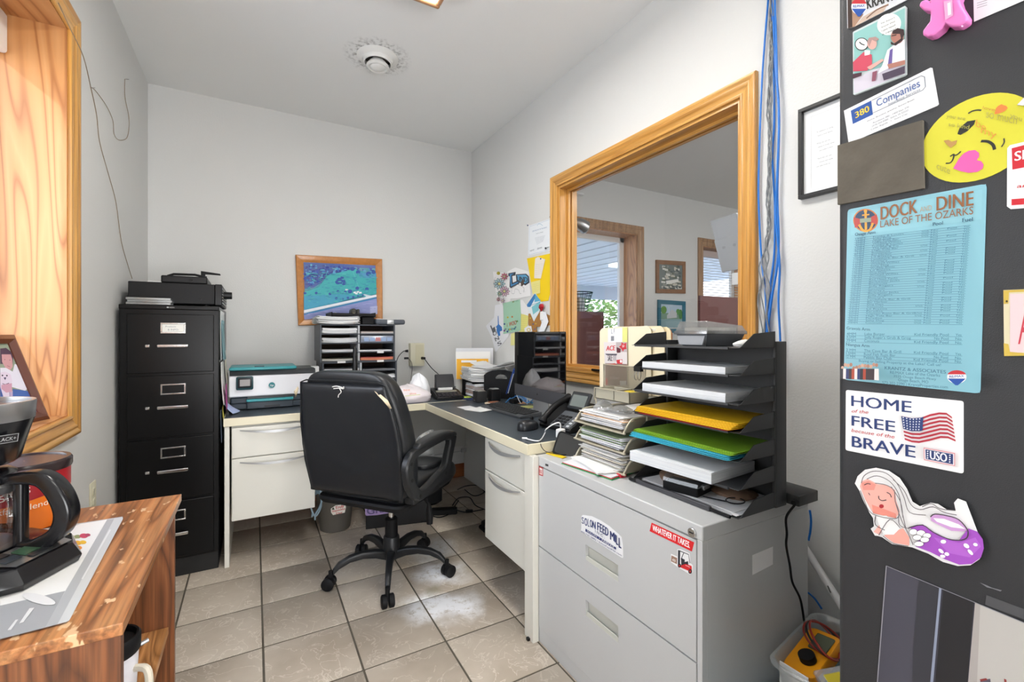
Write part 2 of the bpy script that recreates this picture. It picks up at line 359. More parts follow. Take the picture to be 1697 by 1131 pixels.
# floor: grout bed and separate tiles
GROUT = mat('grout', '#5d574c', .9, var=.15, vscale=20)
def tile_mat():
    m = bpy.data.materials.new('stone_tile'); m.use_nodes = True; n = m.node_tree; b = n.nodes['Principled BSDF']; L = n.links.new
    g = n.nodes.new('ShaderNodeNewGeometry'); oi = n.nodes.new('ShaderNodeObjectInfo')
    ofs = n.nodes.new('ShaderNodeVectorMath'); ofs.operation = 'MULTIPLY_ADD'; ofs.inputs[1].default_value = (1, 1, 1)
    L(g.outputs['Position'], ofs.inputs[0])
    sc = n.nodes.new('ShaderNodeVectorMath'); sc.operation = 'SCALE'; sc.inputs['Scale'].default_value = 37
    cb = n.nodes.new('ShaderNodeCombineXYZ'); L(oi.outputs['Random'], cb.inputs[0]); L(oi.outputs['Random'], cb.inputs[2]); L(cb.outputs[0], sc.inputs[0]); L(sc.outputs[0], ofs.inputs[2])
    P = ofs.outputs[0]
    a = n.nodes.new('ShaderNodeTexNoise'); a.inputs['Scale'].default_value = 4.5; a.inputs['Detail'].default_value = 6; L(P, a.inputs['Vector'])
    r = n.nodes.new('ShaderNodeValToRGB'); e = r.color_ramp.elements
    e[0].position = .32; e[0].color = (*hexc('#ab9e8e'), 1); e[1].position = .68; e[1].color = (*hexc('#c2b7a8'), 1); L(a.outputs['Fac'], r.inputs[0])
    # pale veins
    d = n.nodes.new('ShaderNodeTexNoise'); d.inputs['Scale'].default_value = 9; d.inputs['Detail'].default_value = 5; d.inputs['Distortion'].default_value = 1.6; L(P, d.inputs['Vector'])
    s = n.nodes.new('ShaderNodeMath'); s.operation = 'SUBTRACT'; s.inputs[1].default_value = .5; L(d.outputs['Fac'], s.inputs[0])
    ab = n.nodes.new('ShaderNodeMath'); ab.operation = 'ABSOLUTE'; L(s.outputs[0], ab.inputs[0])
    vr = n.nodes.new('ShaderNodeMapRange'); vr.inputs[1].default_value = 0; vr.inputs[2].default_value = .016; vr.inputs[3].default_value = .6; vr.inputs[4].default_value = 0; L(ab.outputs[0], vr.inputs[0])
    mx = n.nodes.new('ShaderNodeMix'); mx.data_type = 'RGBA'; L(vr.outputs[0], mx.inputs[0]); L(r.outputs[0], mx.inputs[6]); mx.inputs[7].default_value = (*hexc('#ddd4c7'), 1)
    cur = mx.outputs[2]
    # white salt scuffs and a grey-brown worn patch on the floor by the chair (their own shape, in room coordinates)
    nz = n.nodes.new('ShaderNodeTexNoise'); nz.inputs['Scale'].default_value = 30; nz.inputs['Detail'].default_value = 8; nz.inputs['Roughness'].default_value = .8; L(g.outputs['Position'], nz.inputs['Vector'])
    nb = n.nodes.new('ShaderNodeTexNoise'); nb.inputs['Scale'].default_value = 7; nb.inputs['Detail'].default_value = 3; L(g.outputs['Position'], nb.inputs['Vector'])
    def blob(cx, cy, rad, soft, colr, strength, cur, grain):
        ds = n.nodes.new('ShaderNodeVectorMath'); ds.operation = 'DISTANCE'; L(g.outputs['Position'], ds.inputs[0]); ds.inputs[1].default_value = (cx, cy, 0)
        w1 = n.nodes.new('ShaderNodeMath'); w1.operation = 'MULTIPLY_ADD'; L(nb.outputs['Fac'], w1.inputs[0]); w1.inputs[1].default_value = .22; w1.inputs[2].default_value = -.11
        w2 = n.nodes.new('ShaderNodeMath'); w2.operation = 'ADD'; L(ds.outputs['Value'], w2.inputs[0]); L(w1.outputs[0], w2.inputs[1])
        mr = n.nodes.new('ShaderNodeMapRange'); mr.inputs[1].default_value = rad-soft; mr.inputs[2].default_value = rad; mr.inputs[3].default_value = strength; mr.inputs[4].default_value = 0; L(w2.outputs[0], mr.inputs[0])
        f = mr.outputs[0]
        if grain:
            gr = n.nodes.new('ShaderNodeMapRange'); gr.inputs[1].default_value = .34; gr.inputs[2].default_value = .50; L(nz.outputs['Fac'], gr.inputs[0])
            mm = n.nodes.new('ShaderNodeMath'); mm.operation = 'MULTIPLY'; L(f, mm.inputs[0]); L(gr.outputs[0], mm.inputs[1]); f = mm.outputs[0]
        q = n.nodes.new('ShaderNodeMix'); q.data_type = 'RGBA'; L(f, q.inputs[0]); L(cur, q.inputs[6]); q.inputs[7].default_value = (*hexc(colr), 1); return q.outputs[2]
    cur = blob(.81, 2.16, .16, .11, '#f4f4f5', .95, cur, True)
    cur = blob(.66, 1.92, .15, .10, '#f6f6f7', 1, cur, True)
    cur = blob(.78, 1.86, .15, .11, '#f6f6f7', 1, cur, True)
    cur = blob(.87, 2.43, .16, .11, '#e4e4e6', .8, cur, True)
    cur = blob(.735, 2.04, .07, .05, '#8b8369', .75, cur, False)
    L(cur, b.inputs['Base Color']); b.inputs['Roughness'].default_value = .42
    bp = n.nodes.new('ShaderNodeBump'); bp.inputs['Strength'].default_value = .12; bp.inputs['Distance'].default_value = .002; L(d.outputs['Fac'], bp.inputs['Height']); L(bp.outputs[0], b.inputs['Normal'])
    return m
TILE = tile_mat()
flo = struct(B(XL-.25, 6.6, YF-.1, YB+.1, -.1, -.0025).build('floor', GROUT))
TP, TX, TY, GW = .3105, .0285, 1.672, .0075
tm = MB().rbox(-(TP-GW)/2, (TP-GW)/2, -(TP-GW)/2, (TP-GW)/2, -.008, 0, .002, e=.0008).build('tile', TILE, flo); first = True
for i in range(-2, 6):
    for j in range(-8, 7):
        cx, cy = TX+(i+.5)*TP, TY+(j+.5)*TP
        if cx-TP/2 > XR or cx+TP/2 < XL or cy-TP/2 > YB: continue
        o = tm if first else tm.copy(); first = False
        if o is not tm: COL.objects.link(o); o.parent = flo
        o.location = (cx, cy, random.uniform(-.0004, .0002)); o.rotation_euler = (0, 0, random.choice((0, 1, 2, 3))*PI/2)

struct(B(XL-.25, 6.6, YF-.1, YB+.25, ZC, ZC+.1).build('ceiling', CEIL))
nt = CEIL.node_tree; gp = nt.nodes.new('ShaderNodeNewGeometry'); dv = nt.nodes.new('ShaderNodeVectorMath'); dv.operation = 'DISTANCE'; dv.inputs[1].default_value = (.598, 2.577, ZC)
dn = nt.nodes.new('ShaderNodeTexNoise'); dn.inputs['Scale'].default_value = 55; dn.inputs['Detail'].default_value = 4; nt.links.new(gp.outputs['Position'], dn.inputs['Vector']); nt.links.new(gp.outputs['Position'], dv.inputs[0])
dr_ = nt.nodes.new('ShaderNodeMapRange'); dr_.inputs[1].default_value = .11; dr_.inputs[2].default_value = .19; dr_.inputs[3].default_value = 1; dr_.inputs[4].default_value = 0; nt.links.new(dv.outputs['Value'], dr_.inputs[0])
dm = nt.nodes.new('ShaderNodeMapRange'); dm.inputs[1].default_value = .45; dm.inputs[2].default_value = .75; nt.links.new(dn.outputs['Fac'], dm.inputs[0])
dx = nt.nodes.new('ShaderNodeMath'); dx.operation = 'MULTIPLY'; nt.links.new(dr_.outputs[0], dx.inputs[0]); nt.links.new(dm.outputs[0], dx.inputs[1])
dc_ = nt.nodes.new('ShaderNodeMix'); dc_.data_type = 'RGBA'; nt.links.new(dx.outputs[0], dc_.inputs[0]); dc_.inputs[6].default_value = (.86, .86, .85, 1); dc_.inputs[7].default_value = (.16, .15, .14, 1); nt.links.new(dc_.outputs[2], nt.nodes['Principled BSDF'].inputs['Base Color'])
# left wall with its deep window opening
WL0, WL1, WZ0, WZ1, WLX = .97, 2.165, .90, 2.28, -.80
wl = MB(); X0 = XL-.25
wl.box(X0, XL, YF, WL0, 0, ZC).box(X0, XL, WL1, YB+.1, 0, ZC).box(X0, XL, WL0, WL1, 0, WZ0).box(X0, XL, WL0, WL1, WZ1, ZC)
struct(wl.build('wall_left', WALL))
# back wall, shared with the next room, with two windows in that room
W3 = (2.30, 3.53, .98, 2.255); W4 = (4.56, 5.45, .98, 2.235)
wb = MB(); YW = YB+.25
wb.box(X0, W3[0], YB, YW, 0, ZC).box(W3[0], W3[1], YB, YW, 0, W3[2]).box(W3[0], W3[1], YB, YW, W3[3], ZC).box(W3[1], W4[0], YB, YW, 0, ZC)
wb.box(W4[0], W4[1], YB, YW, 0, W4[2]).box(W4[0], W4[1], YB, YW, W4[3], ZC).box(W4[1], 6.6, YB, YW, 0, ZC)
struct(wb.build('wall_back', [WALL]))
# right wall with the interior window
RY0, RY1, RZ0, RZ1 = 1.07, 2.272, .985, 2.098
wr = MB()
wr.box(XR, XR2, YF, RY0, 0, ZC).box(XR, XR2, RY1, YB, 0, ZC).box(XR, XR2, RY0, RY1, 0, RZ0).box(XR, XR2, RY0, RY1, RZ1, ZC)
struct(wr.build('wall_right', WALL))
struct(B(X0, 6.6, YF-.1, YF, 0, ZC).build('wall_front', WALL))
struct(B(6.5, 6.6, YF, YB, 0, ZC).build('wall_far', WALLB))
struct(MB().rbox(XL, XR, YB-.013, YB, 0, .11, .004, 'X').build('baseboard_back', wood('dark_baseboard', '#9a5c31', '#8a4c26', '#6d3a1c', 'X', 1, .4), bevel=0))
struct(MB().rbox(XL, XL+.012, 2.3, YB-.013, 0, .11, .004, 'Y').build('baseboard_left', wood('dark_baseboard_y', '#9a5c31', '#8a4c26', '#6d3a1c', 'Y', 1, .4)))

CAS = [(0, 0), (0, .011), (.004, .013), (.010, .013), (.014, .009), (.020, .010), (.034, .013), (.040, .017), (.046, .017), (.050, .014), (.055, .015), (.062, .019), (.070, .019), (.074, .016), (.074, 0)]
def casing(parent, plane, out, a0, a1, z0, z1, wd=.074, mats=None, sill=False):
    """mitred casing boards round an opening; plane('X'|'Y'), its coordinate `out[0]`, room side sign out[1]"""
    c, sg = out; k = wd/.074
    cor = [(a0, z0), (a1, z0), (a1, z1), (a0, z1)]; dr = [(-1, -1), (1, -1), (1, 1), (-1, 1)]
    def pt(a, z, d): return (c+sg*d, a, z) if plane == 'X' else (a, c+sg*d, z)
    for i in range(4):
        A, Bq = cor[i], cor[(i+1) % 4]; da, db = dr[i], dr[(i+1) % 4]
        L0 = [pt(A[0]+da[0]*w_*k, A[1]+da[1]*w_*k, d) for w_, d in CAS]; L1 = [pt(Bq[0]+db[0]*w_*k, Bq[1]+db[1]*w_*k, d) for w_, d in CAS]
        hor = i in (0, 2)
        m = OAK if not hor else (OAKY if plane == 'X' else OAKX)
        MB().loft([L0, L1]).build('casing_board', mats or m, parent)
# window 1: left wall
w1 = MB().box(WLX, WLX+.035, WL0, WL0+.04, WZ0, WZ1).box(WLX, WLX+.035, WL1-.055, WL1, WZ0, WZ1).box(WLX, WLX+.035, WL0, WL1, WZ0, WZ0+.05).box(WLX, WLX+.035, WL0, WL1, WZ1-.05, WZ1)
w1 = struct(w1.build('window_1', VINYL, bevel=.003))
B(WLX+.014, WLX+.018, WL0+.04, WL1-.055, WZ0+.05, WZ1-.05).build('pane', GLASS, w1)
B(WLX+.035, XL, WL1-.015, WL1, WZ0, WZ1).build('reveal_board', MAPLE, w1)
B(WLX+.035, XL, WL0, WL0+.015, WZ0, WZ1).build('reveal_board', MAPLE, w1)
B(WLX+.035, XL, WL0+.015, WL1-.015, WZ1-.015, WZ1).build('head_board', MAPLEY, w1)
B(WLX+.035, XL, WL0+.015, WL1-.015, WZ0, WZ0+.015).build('sill_board', MAPLEY, w1)
casing(w1, 'X', (XL, 1), WL0+.008, WL1-.008, WZ0+.010, WZ1-.010, .074)
MB().rbox(WLX+.04, WLX+.085, WL0+.02, WL1-.02, 2.13, 2.262, .01, 'Y').build('roller_shade', VINYL, w1)
# window 2: interior window
w2 = MB()
JX = XR2
w2 = struct(B(XR, JX, RY1-.018, RY1, RZ0, RZ1).build('window_2', OAK))
B(XR, JX, RY0, RY0+.018, RZ0, RZ1).build('jamb_board', OAK, w2)
B(XR, JX, RY0+.018, RY1-.018, RZ1-.018, RZ1).build('jamb_board', OAKY, w2)
B(XR, JX, RY0+.018, RY1-.018, RZ0, RZ0+.018).build('jamb_board', OAKY, w2)
for x0 in (XR+.055, XR+.082):
    B(x0, x0+.014, RY1-.032, RY1-.018, RZ0+.018, RZ1-.018).build('stop_bead', OAK, w2)
    B(x0, x0+.014, RY0+.018, RY0+.032, RZ0+.018, RZ1-.018).build('stop_bead', OAK, w2)
    B(x0, x0+.014, RY0+.032, RY1-.032, RZ1-.032, RZ1-.018).build('stop_bead', OAKY, w2)
    B(x0, x0+.014, RY0+.032, RY1-.032, RZ0+.018, RZ0+.032).build('stop_bead', OAKY, w2)
B(XR+.073, XR+.078, RY0+.022, RY1-.022, RZ0+.022, RZ1-.022).build('pane', clear_pane('interior_glass', .045), w2)
casing(w2, 'X', (XR, -1), RY0+.004, RY1-.004, RZ0+.004, RZ1-.004, .067)
# windows 3 and 4: next room
OAKB = wood('oak_next_room', '#b48a60', '#a57b52', '#916640', 'Z', 3, .4, 5, .4, .1, .03)
for nm, (a0, a1, z0, z1) in (('window_3', W3), ('window_4', W4)):
    q = MB(); y = YB+.19
    q.box(a0, a0+.075, y, y+.04, z0, z1).box(a1-.075, a1, y, y+.04, z0, z1).box(a0, a1, y, y+.04, z0, z0+.07).box(a0, a1, y, y+.04, z1-.07, z1)
    q = struct(q.build(nm, VINYL, bevel=.006))
    B(a0+.07, a1-.07, y+.018, y+.022, z0+.06, z1-.06).build('pane', GLASS, q)
    B(a1-.015, a1, YB, y, z0, z1).build('reveal_board', MAPLE, q); B(a0, a0+.015, YB, y, z0, z1).build('reveal_board', MAPLE, q)
    B(a0+.015, a1-.015, YB, y, z1-.015, z1).build('head_board', MAPLE, q); B(a0+.015, a1-.015, YB, y, z0, z0+.015).build('sill_board', MAPLE, q)
    casing(q, 'Y', (YB, -1), a0+.008, a1-.008, z0+.008, z1-.008, .088, mats=OAKB)

# ------------------------------------------------------------------ ceiling lamps
LENS = mat('lamp_lens', (1, .97, .92), .5, emit=LAMP_W)
def lamp(x0, x1, y0, y1, label):
    t = thing('ceiling_light', label, 'ceiling light', ((x0+x1)/2, (y0+y1)/2, ZC-.075), group=None)
    a, b = (x1-x0)/2, (y1-y0)/2
    k = .022
    MB().box(-a, a, -b, -b+k, 0, .075).box(-a, a, b-k, b, 0, .075).box(-a, -a+k, -b+k, b-k, 0, .075).box(a-k, a, -b+k, b-k, 0, .075).build('frame', mat('lamp_wood', '#b98a63', .45), t, bevel=.008)
    B(-a+k, a-k, -b+k, b-k, .012, .018).build('diffuser', LENS, t)
    return t
lamp(.36, .727, .72, 1.959, 'wood-framed fluorescent ceiling light at the top edge of the photo')
lamp(.40, .768, -1.7, -.46, 'added wood-framed fill light on the unseen ceiling behind the viewpoint')  # fill fixture added out of view to brighten the office
lamp(3.0, 3.6, .2, 1.44, 'added wood-framed fill light on the unseen ceiling of the next room')  # unseen fixture added to light the next room
# ceiling vent
cv = thing('ceiling_vent', 'round white ceiling air vent with stepped rings', 'air vent', (.598, 2.577, ZC))
VW = mat('vent_white', '#ecebe8', .45)
MB().lathe([(.112, 0), (.112, -.003), (.098, -.012), (.080, -.018), (.079, -.014), (.092, 0)], 48, cap=False).build('outer_ring', VW, cv)
MB().lathe([(.082, -.001), (.082, -.002), (.0, -.002)], 32).build('duct_shadow', mat('duct_grey', '#4a4540', .9), cv)
MB().lathe([(.084, -.010), (.076, -.034), (.071, -.035), (.070, -.012)], 40, cap=False).build('inner_ring', VW, cv, solid=.002)
MB().lathe([(.030, -.012), (.060, -.046), (.062, -.054), (.052, -.060), (.040, -.056), (.034, -.062), (.020, -.066), (.001, -.067)], 40).build('centre_cone', VW, cv)

# ------------------------------------------------------------------ outside seen through the next room's windows
struct(B(-14, 30, -20, 60, -.35, -.25).build('ground', mat('concrete_lot', '#c9c9c4', .9, var=.1, vscale=2)))
RIB = mat('soffit_steel', '#e6e8ea', .45)
cp = thing('canopy', 'ribbed white metal canopy over the drive beyond the windows', 'canopy', (5, 8.3, 2.9))
for i in range(30):
    MB().prism([(-4.4, 0), (4.4, 0), (4.4, .03), (-4.4, .03)], -7+i*.5, -7+i*.5+.42, 'X').build('soffit_panel', RIB, cp)
B(-7, 8, 4.4, 4.7, -.45, .25).build('fascia', mat('fascia_steel', '#aeb4bb', .5), cp)
B(-7, 8, -4.4, 4.7, .04, .1).build('roof_deck', mat('roof_deck_steel', '#7f868c', .5), cp)
for x in (-1.2, 3.3): B(x-.1, x+.1, 4.0, 4.3, -3.15, 0).build('post', mat('fascia_steel', '#aeb4bb'), cp)
for x in (-.4, 2.6): MB().rbox(x, x+1.1, -.3, .3, -.06, 0, .01).build('canopy_lamp', mat('canopy_lamp_lens', (.9, .97, 1), .4, emit=2.5), cp)
LEAF = mat('tree_leaf', '#7f9f4a', .6, var=.5, vscale=1.2); LEAF2 = mat('tree_leaf_pale', '#9bb368', .6, var=.4, vscale=2)
def tree(x, y, h, r, label, lm, seed):
    rnd = random.Random(seed); t = thing('tree', label, 'tree', (x, y, -.25), group='trees beyond the canopy')
    MB().tube([(0, 0, 0), (.1, 0, h*.3), (0, .1, h*.6)], [.22, .17, .08], 8).build('trunk', mat('bark', '#6d5d4c', .9, var=.2), t)
    m = MB()
    for i in range(1500):
        u, v, q = rnd.uniform(0, 2*PI), rnd.uniform(-.9, 1), rnd.random()**.33
        c = Vector((r*q*math.cos(u)*math.sqrt(1-min(v*v, .99)), r*q*math.sin(u)*math.sqrt(1-min(v*v, .99)), h*.58+v*q*h*.46))
        s = rnd.uniform(.10, .22); a = Vector([rnd.uniform(-1, 1) for _ in range(3)]).normalized(); b = a.orthogonal().normalized()
        m._add([c-a*s, c+b*s*.5, c+a*s, c-b*s*.5], [(0, 1, 2, 3)])
    m.build('foliage', lm, t, smooth=False)['kind'] = 'stuff'
tree(7.2, 17.5, 4.3, 1.9, 'leafy green tree seen through the left window of the next room', LEAF, 1)
tree(11.2, 22.5, 4.6, 1.9, 'leafy green tree beyond the canopy between the two windows', LEAF2, 2)
tree(14.9, 18.5, 4.4, 1.9, 'leafy tree seen low through the blinds window', LEAF, 3)
# ------------------------------------------------------------------ common materials
BLK = mat('black_steel', '#09090a', .28, var=.05, spec=.28); BLKP = mat('black_plastic', '#111113', .38, spec=.35); BLKM = mat('matte_black_plastic', '#111113', .6, spec=.3, bump=.1, bscale=500)
CHR = mat('chrome', '#d8d8d8', .18, metal=1); SIL = mat('silver_plastic', '#b9babb', .35, metal=.6)
PUT = mat('putty_steel', '#dedcd2', .38); LAM = mat('slate_laminate', '#3d444b', .32, bump=.05, bscale=300); EDGE = mat('cream_edge', '#e3dbc0', .35)
PAP = mat('white_paper', '#e9e9e7', .8); PAPG = mat('grey_white_paper', '#d4d6da', .8); WHT = mat('white_plastic', '#ececec', .35)
CREAM = mat('ivory_plastic', '#dcd8c0', .45); MAN = mat('manila_card', '#e9dcbc', .75)
def mc(c, r=.5, **k): return mat('colour_'+c.strip('#')+('' if r == .5 else '_%d' % (r*100)), c, r, **k)

# ------------------------------------------------------------------ four-drawer cabinet
fc = thing('file_cabinet', 'tall black four-drawer filing cabinet against the left wall', 'filing cabinet', (-.353, 2.74, 0))
X0, X1, Y0, Y1, H = -.552, -.157, 2.755, 3.41, 1.338
B(X0, X1, Y0, Y1, .09, H).build('body', BLK, fc, .004, world=True)
B(X0+.01, X1-.003, Y0+.012, Y1, 0, .09).build('base', mat('scuffed_black', '#151515', .6, var=.25, vscale=14), fc, .003, world=True)
B(X0, X1, Y0-.008, Y0+.004, H-.022, H).build('top_lip', BLK, fc, .004, world=True)
zs = [.098, .385, .695, 1.003, 1.300]
for i in range(4):
    z0, z1 = zs[i]+.006, zs[i+1]-.006; xa, xb = X0+.030, X1-.022
    d = B(xa, xb, Y0-.010, Y0+.002, z0, z1).build('drawer', BLK, fc, .003, world=True)
    c = (X0+X1)/2+.01; zl = z1-.068
    q = MB(); q.box(c-.05, c+.05, Y0-.016, Y0-.009, zl-.026, zl-.019).box(c-.05, c+.05, Y0-.016, Y0-.009, zl+.019, zl+.026).box(c-.05, c-.043, Y0-.016, Y0-.009, zl-.019, zl+.019).box(c+.043, c+.05, Y0-.016, Y0-.009, zl-.019, zl+.019)
    q.build('label_holder', CHR, d, .0015, world=True)
    q = MB(); hz = zl-.087
    q.rbox(c-.060, c+.062, Y0-.038, Y0-.026, hz-.007, hz+.009, .004, 'X').box(c-.056, c-.044, Y0-.03, Y0-.008, hz-.006, hz+.008).box(c+.044, c+.056, Y0-.03, Y0-.008, hz-.006, hz+.008)
    q.build('handle', CHR, d, .002, world=True)
    B(c-.108, c-.090, Y0-.020, Y0-.008, hz-.006, hz+.008).build('latch', CHR, d, .003, world=True)
    if i == 3:
        dc = Decal((c, Y0-.0125, zl), (1, 0, 0), (0, 0, 1)); dc.rect(-.043, -.019, .043, .019, '#e3e2dc')
        dc.words('Products', -.030, .004, .008, '#77808c').words('& INFO-', -.022, -.012, .009, '#77808c'); dc.build('label_card', d)
dc = Decal(((X0+X1)/2, Y0-.0085, H-.011), (1, 0, 0), (0, 0, 1)); dc.rect(-.016, -.003, -.008, .003, '#c9c9c9').words('HON', -.005, -.003, .006, '#c9c9c9', .02); dc.build('badge', fc)
# papers hung on its right side (plane x = X1, facing +X)
def side_sheet(label, y0, y1, z0, z1, col, curl=.02, name='paper_sheet', lift=.003, deco=None):
    nu, nv = 6, 8
    def f(a, b):
        return (X1+lift+curl*(1-b)**2*(.6+.4*math.sin(a*3)), y0+(y1-y0)*a, z0+(z1-z0)*b)
    o = MB().grid(f, nu, nv).build(name, mc(col, .7), None, solid=.0008, loc=(X1+lift, (y0+y1)/2, z0)); tag(o, label, 'paper', 'papers on the side of the black cabinet'); return o
side_sheet('white wall calendar sheet at the top of the black cabinet side', 2.80, 3.15, 1.06, 1.32, '#dfe3e4', .004)
side_sheet('teal printed sheet below the top sheet on the cabinet side', 2.82, 3.05, 1.06, 1.27, '#7fa5ad', .012, lift=.008)
side_sheet('white notice with black lines on the cabinet side', 2.78, 3.02, .83, 1.05, '#e6e6e4', .02, lift=.006)
side_sheet('narrow cream sheet hanging behind the white notice', 3.05, 3.2, .87, 1.10, '#ddd8c8', .03, lift=.010)
side_sheet('magenta flyer on the cabinet side', 2.80, 2.93, .80, .93, '#b0458c', .006, lift=.026)
side_sheet('yellow slip near the bottom of the cabinet side', 2.80, 2.9, .73, .82, '#d8cf62', .01, lift=.012)
side_sheet('pale blue sheet curling outwards just above the desk top on the cabinet side', 2.84, 3.0, .772, .86, '#a9b7dc', .075, lift=.012)
side_sheet('long blue-grey sheet hanging straight below the yellow slip', 2.80, 2.92, .63, .80, '#8f9cb3', .006, lift=.004)

# receiver and things on the cabinet
rc = thing('audio_receiver', 'black audio receiver lying on top of the black filing cabinet', 'receiver', (-.34, 2.9, H))
RX0, RX1 = -.535, -.150
MB().box(RX0, RX1-.03, 2.84, 3.27, H+.012, H+.118).build('body', mat('receiver_black', '#121214', .45, spec=.3), rc, .004, world=True)
MB().rbox(RX1-.03, RX1+.0, 2.835, 3.275, H+.008, H+.12, .005, 'X').build('front_panel', BLKP, rc, world=True)
for k in range(6): B(RX1, RX1+.004, 2.86, 3.25, H+.02+k*.015, H+.027+k*.015).build('panel_strip', mat('receiver_trim', '#8d8f90', .35), rc, .001, world=True)
MB().cyl((RX1, 2.95, H+.07), (RX1+.042, 2.95, H+.07), .021, .019, 24).build('volume_knob', BLKP, rc, .001, world=True)
for x in (RX0+.03, RX1-.07):
    for y in (2.87, 3.24): MB().cyl((x, y, H), (x, y, H+.012), .014).build('foot', BLKP, rc, world=True)
for x in (RX0+.11, RX1-.095): MB().cyl((x, 2.838, H+.04), (x, 2.841, H+.04), .007).build('screw', BLK, rc, world=True)
sc = thing('radio', 'small black radio with a raised antenna on top of the receiver', 'radio', (-.30, 3.0, H+.118))
q = MB().prism([(2.86, H+.119), (3.12, H+.119), (3.12, H+.150), (2.86, H+.157)], -.41, -.215, 'X').build('body', BLKP, sc, .006, world=True)
MB().tube([(-.385, 2.88, H+.155), (-.36, 2.88, H+.166), (-.27, 2.88, H+.168), (-.22, 2.89, H+.158)], .006, 8).build('grip', BLKM, sc, world=True)
MB().prism([(-.245, H+.152), (-.225, H+.152), (-.222, H+.178), (-.15, H+.170), (-.145, H+.178), (-.215, H+.188), (-.245, H+.184)][::-1], 2.9, 2.94, 'X')
MB().rbox(-.245, -.228, 2.88, 2.92, H+.152, H+.184, .003).build('antenna_base', BLKM, sc, world=True)
MB().loft([[(-.245, 2.88, H+.178), (-.245, 2.92, H+.178), (-.245, 2.92, H+.190), (-.245, 2.88, H+.190)], [(-.16, 2.875, H+.176), (-.16, 2.925, H+.176), (-.16, 2.925, H+.180), (-.16, 2.875, H+.180)]]).build('antenna', BLKM, sc, world=True)
MB().cyl((-.285, 2.859, H+.137), (-.285, 2.855, H+.137), .009).build('speaker_port', BLK, sc, world=True)
for k, (dx, lab) in enumerate(((0, 'bottom'), (.004, 'middle'), (-.002, 'top'))):
    q = thing('cd_case', f'{lab} clear disc case in the pile on the black filing cabinet', 'disc case', (-.44+dx, 2.78, H+.0005+k*.0112), rot=R(1.5*k))
    MB().rbox(-.085, .085, -.035, .05, 0, .0105, .002).build('case', film('case_clear', '#b9bcbd', .55, .2, .12), q)
    B(-.08, .08, -.033, .048, .003, .006).build('sleeve', mc(['#8a8077', '#76818a', '#a09488'][k]), q)
ad = thing('wall_adapter', 'white plug adapter standing behind the receiver by the left wall', 'adapter', (-.50, 3.30, H))
MB().rbox(-.52, -.46, 3.20, 3.25, H+.118, H+.155, .006).build('body', WHT, ad, world=True)
MB().tube(spline([(-.52, 3.22, H+.13), (-.548, 3.2, H+.11), (-.555, 3.1, H+.09), (-.545, 3.05, H+.1)]), .003, 6).build('cord', BLKP, ad, world=True)
MB().tube(spline([(-.46, 3.22, H+.125), (-.44, 3.15, H+.124), (-.43, 3.1, H+.135), (-.41, 3.05, H+.124)]), .0025, 6).build('cord', BLKP, ad, world=True)

# wires on the left wall
WIRE = mat('bare_wire', '#8d7a63', .6)
pw = [onx(*p, XL+.004) for p in ((78, 0), (100, 45), (122, 90), (150, 143), (160, 190), (165, 235), (180, 290), (192, 335), (201, 400), (212, 440), (219, 462))]
for i in range(3): pw[i].x = XL+.030
tag(MB().tube(spline(pw, 4), .0016, 5).build('wire', WIRE, loc=pw[-1]), 'long thin beige wire running down the left wall to the receiver', 'wire')
pw = [onx(*p, XL+.004) for p in ((150, 145), (158, 150), (176, 175), (187, 200), (189, 222), (197, 232), (210, 229), (214, 210), (213, 190), (207, 160), (207, 131))]
tag(MB().tube(spline(pw, 4), .0014, 5).build('wire', WIRE, loc=pw[-1]), 'short looped wire hanging from a nail on the left wall', 'wire')
for p, l in (((208, 131), 'nail at the upper end of the looped wire on the left wall'), ((150, 145), 'nail holding both wires on the left wall')):
    q = onx(*p, XL); tag(MB().cyl(q-Vector((.001, 0, 0)), q+Vector((.014, 0, .002)), .0018, n=6).build('nail', CHR, loc=q), l, 'nail')
# outlet on the left wall
ol = thing('wall_outlet', 'ivory wall outlet low on the left wall beside the bookcase', 'outlet', (XL, 2.42, .36)); q = onx(152, 824, XL)
MB().rbox(XL, XL+.006, q.y-.036, q.y+.036, q.z-.06, q.z+.06, .005, 'X').build('cover_plate', CREAM, ol, world=True)
for dz in (-.02, .02): MB().rbox(XL+.006, XL+.009, q.y-.016, q.y+.016, q.z+dz-.014, q.z+dz+.014, .008, 'X').build('socket', CREAM, ol, world=True)
# shade cord in the left window
bc = onx(6, 100, -.74); m = MB()
for k in range(90): m.ball((-.745, 2.135, 2.12-k*.0115), .0032, 4)
tag(m.build('bead_cord', mat('brown_beads', '#a8704a', .5), loc=(-.745, 2.135, 2.1)), 'beaded brown blind cord hanging in the left window', 'cord')

